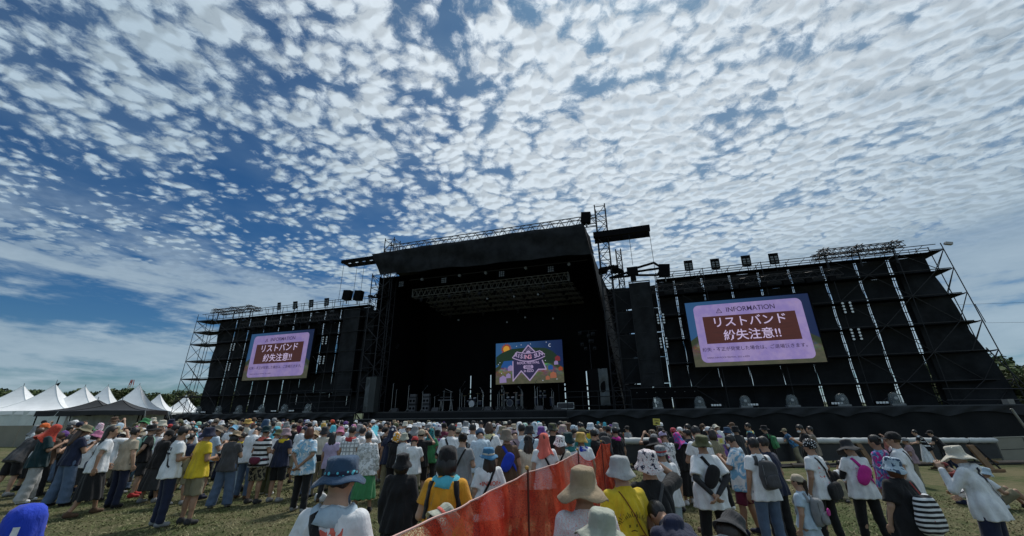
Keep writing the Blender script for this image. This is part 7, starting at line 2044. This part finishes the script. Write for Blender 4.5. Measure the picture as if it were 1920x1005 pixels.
for d in PEOPLE:
    if 'lab' in d: continue
    r_, z = zone(d); cand = list(d['c'])
    cand.append('person in %s, %s, %s' % (short(d), d['bot'], z))
    nb = sorted((e for e in PEOPLE if e is not d), key=lambda e: abs(e['u'] - d['u']) + 2 * abs(e['v'] - d['v']))[:10]
    for e in nb:
        rel = 'left' if e['u'] > d['u'] else 'right'
        cand.append('person in %s, just %s of the %s' % (short(d), rel, e['look']))
        cand.append('person in %s, just %s of the %s' % (short(d), rel, e['top']))
    for k, c in enumerate(cand):
        c = c.replace('over the head and', 'on head and')
        if nw(c) > 16 or c in used: continue
        if k < 2 and c1[d['c'][k]] > 1: continue
        d['lab'] = c; used.add(c); break
    else:
        for e in nb:
            c = 'person in %s, beside %s and %s' % (d['top'], e['look'], e['top'])
            if nw(c) <= 16 and c not in used: break
        d['lab'] = c; used.add(c)
for d in PEOPLE: d['t']['label'] = d['lab']
def short_who(d):
    h = d['look']; return '%s, %s' % (h, d['top'])
# ------------------------------------------------------------------ bags
_bagcount = Counter()
for d in PEOPLE:
    b_ = d['o'].get('b')
    if not b_ or '/' not in b_: continue
    k, c = b_.split('/'); t = d['t']
    who = 'person in %s' % d['top'] if nw(short(d)) > 6 else 'person in %s' % short(d)
    who = who.replace('over the head and', 'on head and')
    _bagcount[(k, c, who)] += 1
    if _bagcount[(k, c, who)] > 1: who += ', ' + zone(d)[1]
    if k == 'cross': bag(t, d['ps'], 'cross', c, '%s crossbody bag worn by %s' % (cdesc(c), who), w=.035, zb=.98, onback='b3' in d['o'], side=1 if d['u'] % 2 else -1, size=(.34, .10, .26) if 'b3' in d['o'] else (.24, .10, .18))
    elif k == 'strap': bag(t, d['ps'], 'strap', c, '%s shoulder strap worn by %s' % (cdesc(c), who), w=.032, zb=.95, side=1 if d['u'] % 2 else -1)
    elif k == 'sling': bag(t, d['ps'], 'sling', c, '%s sling bag worn by %s' % (cdesc(c), who), w=.05, zb=1.02, side=-1)
    elif k == 'pack': bag(t, d['ps'], 'backpack', c, '%s backpack worn by %s' % (cdesc(c), who))
    elif k == 'straps': bag(t, d['ps'], 'straps', c, '%s backpack worn on the front, straps over amber tee' % cdesc(c))
    elif k == 'waist': bag(t, d['ps'], 'waist', c, '%s waist bag worn by %s' % (cdesc(c), who))
# ================================================================== RED NET FENCE
def net_mat():
    m, nt, b = base_mat('red_net')
    co = ocoord(nt); n = nt.noise(co, 2.5, 5, .7); n2 = nt.noise(co, 130.0, 1, .5)
    c = nt.mix(nt.step(n, .35, .65), (.68, .065, .035, 1), (.88, .17, .09, 1))
    df = nt.node('ShaderNodeBsdfDiffuse'); tr = nt.node('ShaderNodeBsdfTranslucent'); tp = nt.node('ShaderNodeBsdfTransparent')
    nt.put(df.inputs[0], c); nt.put(tr.inputs[0], c)
    a = nt.node('ShaderNodeMixShader'); a.inputs[0].default_value = .45; nt.l.new(df.outputs[0], a.inputs[1]); nt.l.new(tr.outputs[0], a.inputs[2])
    e = nt.node('ShaderNodeMixShader'); nt.put(e.inputs[0], nt.step(n2, .38, .46, .18, .82)); nt.l.new(tp.outputs[0], e.inputs[1]); nt.l.new(a.outputs[0], e.inputs[2])
    out = [q for q in nt.n if q.type == 'OUTPUT_MATERIAL'][0]; nt.l.new(e.outputs[0], out.inputs[0])
    bn = nt.node('ShaderNodeBump'); bn.inputs['Strength'].default_value = .6; bn.inputs['Distance'].default_value = .05; nt.l.new(n, bn.inputs['Height']); nt.l.new(bn.outputs[0], df.inputs['Normal'])
    return m
NETM = net_mat()
POLEM = solid('fence_pole', (.10, .03, .025), .5)
KNOB = solid('pole_knob_ochre', (.45, .26, .06), .5); ROPE = solid('pale_pink_rope', (.58, .36, .32), .8)
t = thing('net_fence', 'translucent red net fence running from the foreground towards the stage', 'fence')
FH = 1.45
posts = [on_ground(u, v, FH) for (u, v) in ((575, 1075), (988, 886), (1083, 848), (1127, 831), (1152, 820), (1169, 815))]
sag = (.02, .03, .24, .10, .03); rn = random.Random(3)
posts[0] = posts[1] + (posts[0] - posts[1]) * 1.0
for i, p in enumerate(posts):
    g_ = gz(p.x, p.y)
    bar('fence_pole', (p.x, p.y, g_), (p.x + .01, p.y, g_ + FH + .03), .013, POLEM, t)
    obj('pole_knob', tpl(('knob',), lambda: (lambda m: (m.materials.append(None), m)[1])(MB().sphere((0, 0, 0), .022, 10, 6).mesh('knob', True))), KNOB, t, T(p.x, p.y, g_ + FH + .045))
for i in range(len(posts) - 1):
    a, b = posts[i], posts[i + 1]; L = (b - a).length; nx = int(max(16, L * 22)); nz = 16; mb = MB(); rows = []
    dn = Vector((-(b - a).y, (b - a).x, 0)).normalized(); top = []
    for k in range(nz + 1):
        f = k / nz; row = []
        for j in range(nx + 1):
            g = j / nx; c = a + (b - a) * g; gg = gz(c.x, c.y); tz = FH - sag[i] * 4 * g * (1 - g) * (1 if i != 1 else 1)
            z = gg + tz * f
            pin = math.sin(math.pi * g) ** .6
            # tension folds radiating from the pole tops and slack ripples
            w1 = .010 * math.sin(60 * f + 14 * g * (1 - f)) * abs(math.sin(3.1 * g * L)) + math.sin(18 * g * L * .35 + 9 * f + i) * .016 + math.sin(7 * g * L - 5 * f * (1 if g < .5 else -1)) * .022 + .012 * math.sin(31 * f * g + 11 * g) + .02 * math.sin(14 * (f - g * .7) + i)
            q = c + dn * (w1 * pin * (.4 + .6 * math.sin(math.pi * min(1, f + .15))) - .04 * math.sin(math.pi * f) * pin)
            row.append((q.x, q.y, z))
        rows.append(row)
    mb.grid(rows); mb.build('net_panel', NETM, t, smooth=True)
    # overlapping second layer along part of the panel, as where lengths of net are joined
    if i in (0, 1):
        j0, j1 = (int(nx * .55), int(nx * .80)) if i == 0 else (int(nx * .35), int(nx * .62))
        MB().grid([[(p[0] + dn.x * -.012, p[1] + dn.y * -.012, p[2]) for p in r_[j0:j1]] for r_ in rows]).build('net_overlap', NETM, t, smooth=True)
    MB().tube([tuple(p) for p in rows[-1]], .0065, 5).build('top_rope', ROPE if i < 2 else NETM, t)

# ================================================================== PADDED CROWD BARRIER ON THE RIGHT
PAD = solid('pale_barrier_pad', (.50, .52, .52), .5, var=.12, vs=1.5, bump=.4, bs_=4)
WOOD = solid('barrier_timber', (.20, .12, .06), .75, var=.3, vs=2.0, bump=.3, bs_=12)
DKM = solid('barrier_dark_panel', (.03, .032, .035), .6)
A = on_ground(1160, 823, 1.14); B = on_ground(1866, 822, 1.16)
d = (B - A); L = d.length; ax = d.normalized(); an = math.atan2(d.y, d.x)
t = thing('crowd_barrier', 'long crowd barrier with white padded top tube before the right wing', 'barrier', T(A.x, A.y, A.z) @ RZ(an))
slope = (B.z - A.z) / L
def bz(x): return slope * x
n = 11; segL = L / n
for i in range(n):
    x0, x1 = segL * i, segL * (i + 1)
    mb = MB(); rows = []
    for k in range(13):
        x = x0 + .01 + (x1 - x0 - .02) * k / 12; r = .135 + .008 * math.sin(k * 1.7 + i) - (.03 if k in (0, 12) else 0)
        rows.append([(x, r * math.cos(q), 1.06 + bz(x) + r * math.sin(q)) for q in np.linspace(0, 2 * math.pi, 15)])
    mb.grid(rows); mb.build('padded_tube', PAD, t, smooth=True)
    box('mesh_panel', ((x0 + x1) / 2, .05, .52 + bz(x0)), (x1 - x0 - .06, .03, .72), DKM, t)
    box('foot_plate', ((x0 + x1) / 2, -.35, .03 + bz(x0)), (x1 - x0 - .05, 1.0, .04), STEEL, t)
    bar('brace', (x0 + .1, .05, 1.0 + bz(x0)), (x0 + .1, .9, .03 + bz(x0)), .03, STEEL, t)
    bar('upright', (x0 + .02, .02, bz(x0)), (x0 + .02, .02, 1.0 + bz(x0)), .035, STEEL, t)
    if i % 3 == 1: bar('ground_tube', (x0, -.75, .12 + bz(x0)), (x1, -.75, .12 + bz(x1)), .08, solid('rusty_tube', (.20, .15, .12), .7, var=.3), t)
for (u, v, lab) in ((1617, 850, 'ochre timber prop leaning on the barrier at the right'), (1838, 855, 'broad timber prop at the right end of the barrier')):
    p = on_ground(u + 8, 872 if u < 1700 else 884); m = RZ(an)
    tt = thing('timber_prop', lab, 'timber', T(p.x, p.y, p.z) @ m)
    w_ = .28 if u < 1700 else .35
    mb = MB(); mb.v = [(-w_ / 2, -.35, 0), (w_ / 2, -.35, 0), (w_ / 2, -.27, 0), (-w_ / 2, -.27, 0), (-w_ / 2, .12, 1.02), (w_ / 2, .12, 1.02), (w_ / 2, .20, 1.02), (-w_ / 2, .20, 1.02)]
    mb.f = [(0, 3, 2, 1), (4, 5, 6, 7), (0, 1, 5, 4), (1, 2, 6, 5), (2, 3, 7, 6), (3, 0, 4, 7)]
    mb.build('plank', WOOD, tt)
    if u > 1700:
        box('foot_beam', (.1, -.3, .06), (.9, .16, .12), WOOD, tt); bar('side_brace', (.45, -.3, .1), (.2, .1, 1.0), .04, STEEL, tt); bar('side_brace', (.3, -.05, .5), (.62, -.2, .35), .035, WOOD, tt)
# beige hoarding continuing to the right
t = thing('site_hoarding', 'beige hoarding boards right of the barrier end', 'hoarding', T(B.x, B.y, B.z) @ RZ(an))
for k in range(4):
    for j in range(2):
        box('board', (.35 + 2.0 * k + .95, .25, .30 + .57 * j), (1.96, .05 + .012 * j, .54), BOARD, t)
    box('batten', (.35 + 2.0 * k, .21, .6), (.06, .05, 1.15), BOARD, t)
bar('top_strip', (.3, .25, 1.18), (8.3, .25, 1.18), .03, solid('board_edge', (.35, .33, .27), .7), t)
# rough stone/plank edge along the barrier foot near the fence
p0 = on_ground(1165, 868); p1 = on_ground(1245, 872)
t = thing('timber_beam', 'grey timber beam lying at the barrier foot beside the fence', 'timber', T(p0.x, p0.y, p0.z))
bar('beam', (0, 0, .08), ((p1 - p0).x, (p1 - p0).y, .08), .09, solid('grey_timber', (.20, .18, .14), .85, var=.25), t)

# ================================================================== STAFF SIGN, NOTE, BOTTLE AND PRINTS
def find(u, v): return min(PEOPLE, key=lambda d: abs(d['u'] - u) + abs(d['v'] - v))
YEL = solid('notice_yellow', (.58, .50, .10), .6, var=.05)
INKB = solid('print_ink', (.02, .02, .025), .8)
sd_ = find(1237, 783); p = at_range(1231, 791, sd_['D'] - .3)
t = thing('notice_board', 'small yellow notice board with lettering held up above the crowd', 'sign', Matrix.Translation(p) @ RZ(heading(p.x, p.y)) @ Matrix.Rotation(R(3), 4, 'Y'))
box('board', (0, 0, 0), (.30, .012, .22), YEL, t); bar('handle', (0, .01, -.42), (0, .01, -.10), .012, WOOD, t)
for (z_, n_, w_) in ((.055, 7, .20), (-.03, 3, .07), (-.06, 6, .17)):
    for q in range(n_): box('print_mark', (-w_ / 2 + w_ * (q + .5) / n_, -.008, z_), (w_ / n_ * .72, .003, .026), INKB, t)
box('rule', (0, -.008, 0), (.22, .003, .006), INKB, t)
p = at_range(1352, 827, 10.4)
t = thing('paper_note', 'pale yellow sheet with print held up behind the purple shirt', 'paper', Matrix.Translation(p) @ RZ(heading(p.x, p.y)))
box('sheet', (0, 0, 0), (.16, .003, .13), solid('note_paper', (.62, .58, .35), .7), t); box('print', (0, -.003, 0), (.07, .002, .08), YEL, t)
# bottle in the hand of the walker in red shoes
p = on_ground(246, 932); p = at_range(250, 885, math.hypot(p.x, p.y) - .15)
m, nt, b = base_mat('blue_bottle'); b.inputs['Base Color'].default_value = (.10, .22, .34, 1); b.inputs['Roughness'].default_value = .15; b.inputs['Alpha'].default_value = .8
t = thing('water_bottle', 'blue plastic water bottle held by the person in red shoes', 'bottle', Matrix.Translation(p) @ Matrix.Rotation(R(10), 4, 'Y'))
MB().lathe([(.001, -.12), (.032, -.118), (.033, .03), (.028, .06), (.012, .085), (.012, .1)], 12).build('bottle_body', m, t, smooth=True)
MB().bar((0, 0, .095), (0, 0, .115), .014, 10).build('cap', cloth('white'), t)
# slung tan rucksack between the white-tee and yellow-tee pair
d_ = find(385, 797)
if d_['o'].get('f', '').startswith('345'):
    c = d_['t'].matrix_world @ Vector((-.22, -.20, 1.02))
    t = thing('drawstring_bag', 'olive tan drawstring bag hanging beside the yellow tee', 'bag', Matrix.Translation(c) @ RZ(d_['t'].rotation_euler.z if False else 0))
    obj('bag_body', to_mesh('bag_body', *surf(lambda X, Y, Z: (np.power((np.abs(X) / (.15 - .03 * Z)) ** 2.6 + (np.abs(Y) / .085) ** 2.4 + (np.abs(Z) / .17) ** 2.6, 1 / 2.6) - 1) * .08 + .004 * np.sin(30 * X + 12 * Z), (-.2, -.12, -.2), (.2, .12, .2), .012)), cloth('khaki'), t)
    obj('flap', to_mesh('flap', *surf(lambda X, Y, Z: (np.power((np.abs(X) / .135) ** 2.6 + (np.abs(Y) / .095) ** 2.4 + (np.abs(Z - .09) / .075) ** 2.6, 1 / 2.6) - 1) * .07, (-.2, -.13, -.05), (.2, .13, .2), .012)), cloth('tan'), t)
    mb = MB().tube([(.05 * math.cos(a), -.02, .17 + .06 * math.sin(a)) for a in np.linspace(0, math.pi, 9)], .007, 5); mb.build('handle', cloth('brown'), t)
# prints on backs
d_ = find(638, 858); t = d_['t']; ps = d_['ps']
if person_shirt(t):
    cx, cz = .05, 1.255; ro = .125
    star = []
    for i in range(24):
        r_ = ro if i % 2 == 0 else ro * .76; a = math.pi * i / 12; star.append((cx + r_ * math.cos(a), cz + r_ * math.sin(a)))
    tri = [[(cx, cz), star[i], star[(i + 1) % 24]] for i in range(24)]
    shirt_marks(t, ps, 'sun_emblem', [[(cx + (q[0] - cx) * s0, cz + (q[1] - cz) * s0) for q in (star[i], star[(i + 1) % 24])] + [(cx + (q[0] - cx) * s1, cz + (q[1] - cz) * s1) for q in (star[(i + 1) % 24], star[i])] for i in range(24) for s0, s1 in ((.999, .70), (.55, .42), (.34, .12))], 'coral', .003)
    bag(t, ps, 'strap', 'black', 'wide black bag strap across the back of the slate blue hat wearer', w=.055, zb=.95, side=-1)
d_ = find(1164, 856); t = d_['t']; ps = d_['ps']
segs = []
cz = 1.085
for i in range(27):
    a = R(8 + 164 * i / 26); r0 = .145; r1 = .172 + .018 * (i % 2)
    segs += seg(r0 * math.cos(a), cz + r0 * math.sin(a), r1 * math.cos(a + .05), cz + r1 * math.sin(a + .05), .0055)
for s in (-1, 1):
    segs += seg(.035 * s - .008, cz + .085, .035 * s + .008, cz + .065, .005) + seg(.035 * s + .008, cz + .085, .035 * s - .008, cz + .065, .005)
segs += seg(-.025, cz + .035, .0, cz + .042, .006) + seg(.0, cz + .042, .03, cz + .034, .006)
shirt_marks(t, ps, 'sun_face_print', segs, 'black', .003)
text_on_back(t, ps, '二天', .11, 0, cz - .055, 'darkred', .003)
bag(t, ps, 'strap', 'darkred', 'thin dark cord across the back of the yellow tee with sun print', w=.008, zb=.98, side=-1)
d_ = find(355, 800)
shirt_marks(d_['t'], d_['ps'], 'block_print', seg(-.11, 1.315, .10, 1.315, .055) + seg(-.11, 1.235, .10, 1.235, .035), 'navy', .003)
shirt_marks(d_['t'], d_['ps'], 'print_letters', [q for k in range(6) for q in seg(-.095 + .034 * k, 1.315, -.075 + .034 * k, 1.315, .02)], 'lightgrey', .005)
bag(d_['t'], d_['ps'], 'strap', 'black', 'black strap across the back of the white tee with block print', w=.03, zb=1.0, side=-1)
d_ = find(917, 840); text_on_back(d_['t'], d_['ps'], '•INMOR•', .085, 0, 1.22, 'coral', .002)
d_ = find(917, 791)
if '0' and d_['o'].get('n') == 'lemon': text_on_back(d_['t'], d_['ps'], '0', .26, -.03, 1.22, 'navy', .004)
# striped drawstring backpack on the woman in the blue patchy hat
d_ = find(1668, 858); t = d_['t']; M_ = t.matrix_world.copy()
g = thing('drawstring_bag', 'black and white striped bag on the back of the blue hat wearer', 'bag', M_)
obj('bag_body', to_mesh('bag_body', *surf(lambda X, Y, Z: (np.power((np.abs(X) / (.17 - .12 * Z)) ** 2.6 + (np.abs(Y) / .09) ** 2.4 + (np.abs(Z) / .24) ** 3, 1 / 2.7) - 1) * .09 + .004 * np.sin(40 * X + 12 * Z), (-.24, -.14, -.28), (.24, .14, .28), .012)), cloth('white+black:stripes'), g, T(.06, -.24, 1.06))
obj('cord', MB().tube([(.02, -.33, 1.0), (.03, -.30, 1.18), (.05, -.22, 1.3), (.06, -.12, 1.43)], .006, 5).mesh('cord'), cloth('red'), g)
# pink spot on the child's grey pack
d_ = find(1494, 890); 
sp_ = thing('pink_patch', 'round pink patch on the grey backpack of the child', 'patch', d_['t'].matrix_world.copy())
MB().lathe([(.001, .02), (.05, .016), (.062, .0), (.05, -.004)], 16).build('disc', cloth('magenta'), sp_, T(.06, -.32, 1.18) @ Matrix.Rotation(R(90), 4, 'X'))
# white print and seams on the bright blue cloth in the corner
d_ = find(45, 946); hd_ = d_['t'].matrix_world @ POSES[d_['ps']]['H']
tw = [c for c in d_['t'].children if c.name.startswith('head_towel')][0]
Bt = BVHTree.FromPolygons([v.co[:] for v in tw.data.vertices], [p.vertices[:] for p in tw.data.polygons])
def on_towel(polys, name, col, r=.004):
    mb = MB()
    for pl in polys:
        pts = []
        for a, z in pl:
            o_ = Vector((.4 * math.cos(a), .4 * math.sin(a), z)); h_ = Bt.ray_cast(o_, -o_.normalized() if False else Vector((-math.cos(a), -math.sin(a), 0)))
            if h_[0] is not None: pts.append(h_[0] + Vector((math.cos(a), math.sin(a), 0)) * r)
        if len(pts) == len(pl): i = len(mb.v); mb.v += [tuple(p) for p in pts]; mb.f.append(tuple(range(i, i + len(pts))))
    if mb.v: mb.build(name, cloth(col), tw)
strips = []
for (a0, z0, a1, z1, w_) in ((-.6, .02, -.6, -.03, .10), (-.45, .02, -.45, -.03, .05), (-1.0, -.10, -.6, -.10, .03), (-2.2, .04, -1.6, .07, .012), (-2.6, -.06, -2.2, -.03, .05)):
    n_ = 8
    for k in range(n_):
        fa, fb = k / n_, (k + 1) / n_; A0 = a0 + (a1 - a0) * fa; A1 = a0 + (a1 - a0) * fb; Z0 = z0 + (z1 - z0) * fa; Z1 = z0 + (z1 - z0) * fb
        if a0 == a1: strips.append([(A0 - w_, Z0), (A0 + w_, Z0), (A1 + w_, Z1), (A1 - w_, Z1)])
        else: strips.append([(A0, Z0), (A1, Z1), (A1, Z1 + w_), (A0, Z0 + w_)])
on_towel(strips, 'white_print', 'white')
# things lying in the grass
for (u, v, c, lab) in ((600, 940, 'white', 'crumpled white bag lying in the grass near the khaki shorts'), (628, 936, 'lightgrey', 'crumpled grey bag lying in the grass behind the blue hat'), (178, 908, 'maroon', 'dark red rucksack on the grass beside the bending person'), (445, 922, 'black', 'black bag on the grass below the striped tee'), (1510, 920, 'black', 'black bag on the grass right of the child')):
    p = on_ground(u, v); s_ = .14
    tt = thing('ground_bag', lab, 'bag', T(p.x, p.y, p.z))
    obj('bag_body', to_mesh('bag_body', *surf(lambda X, Y, Z: ell((X, Y, Z), (0, 0, .08), (.15, .11, .12)) + .02 * np.sin(30 * X + 9 * Z) * np.sin(25 * Y + 17 * Z), (-.2, -.17, -.02), (.2, .17, .24), .014)), cloth(c), tt)
    obj('handle', MB().tube([(.06 * math.cos(a), 0, .18 + .07 * math.sin(a)) for a in np.linspace(0, math.pi, 8)], .008, 5).mesh('handle'), cloth(c), tt)
# distant wires and poles on the right
t = thing('wire_mast', 'thin leaning poles and wires far behind the right scaffold', 'mast')
for (u0, v0, u1, v1) in ((1828, 570, 1848, 604), (1803, 582, 1816, 616)):
    a = at_range(u0, v0, 95); b = at_range(u1, v1, 95); bar('pole', a, b, .06, STEEL, t)
for v0, v1 in ((572, 566), (606, 604)):
    a = at_range(1770, v0, 95); b = at_range(1960, v1, 95); bar('wire', a, b, .018, STEEL, t)
p = at_range(1905, 740, 30)
t = thing('light_mast', 'pale tilted lamp mast beside the right end of the platform', 'mast', T(p.x, p.y, gz(p.x, p.y)))
hz = p.z - gz(p.x, p.y)
bar('mast', (.3, 0, 0), (-.5, 0, hz - .6), .05, ALU, t); box('lamp', (-.5, 0, hz - .3), (.28, .25, .22), solid('mast_lamp_grey', (.2, .2, .2), .5), t); box('base', (.4, 0, .5), (1.0, .8, .9), solid('generator_grey', (.3, .32, .32), .5), t)
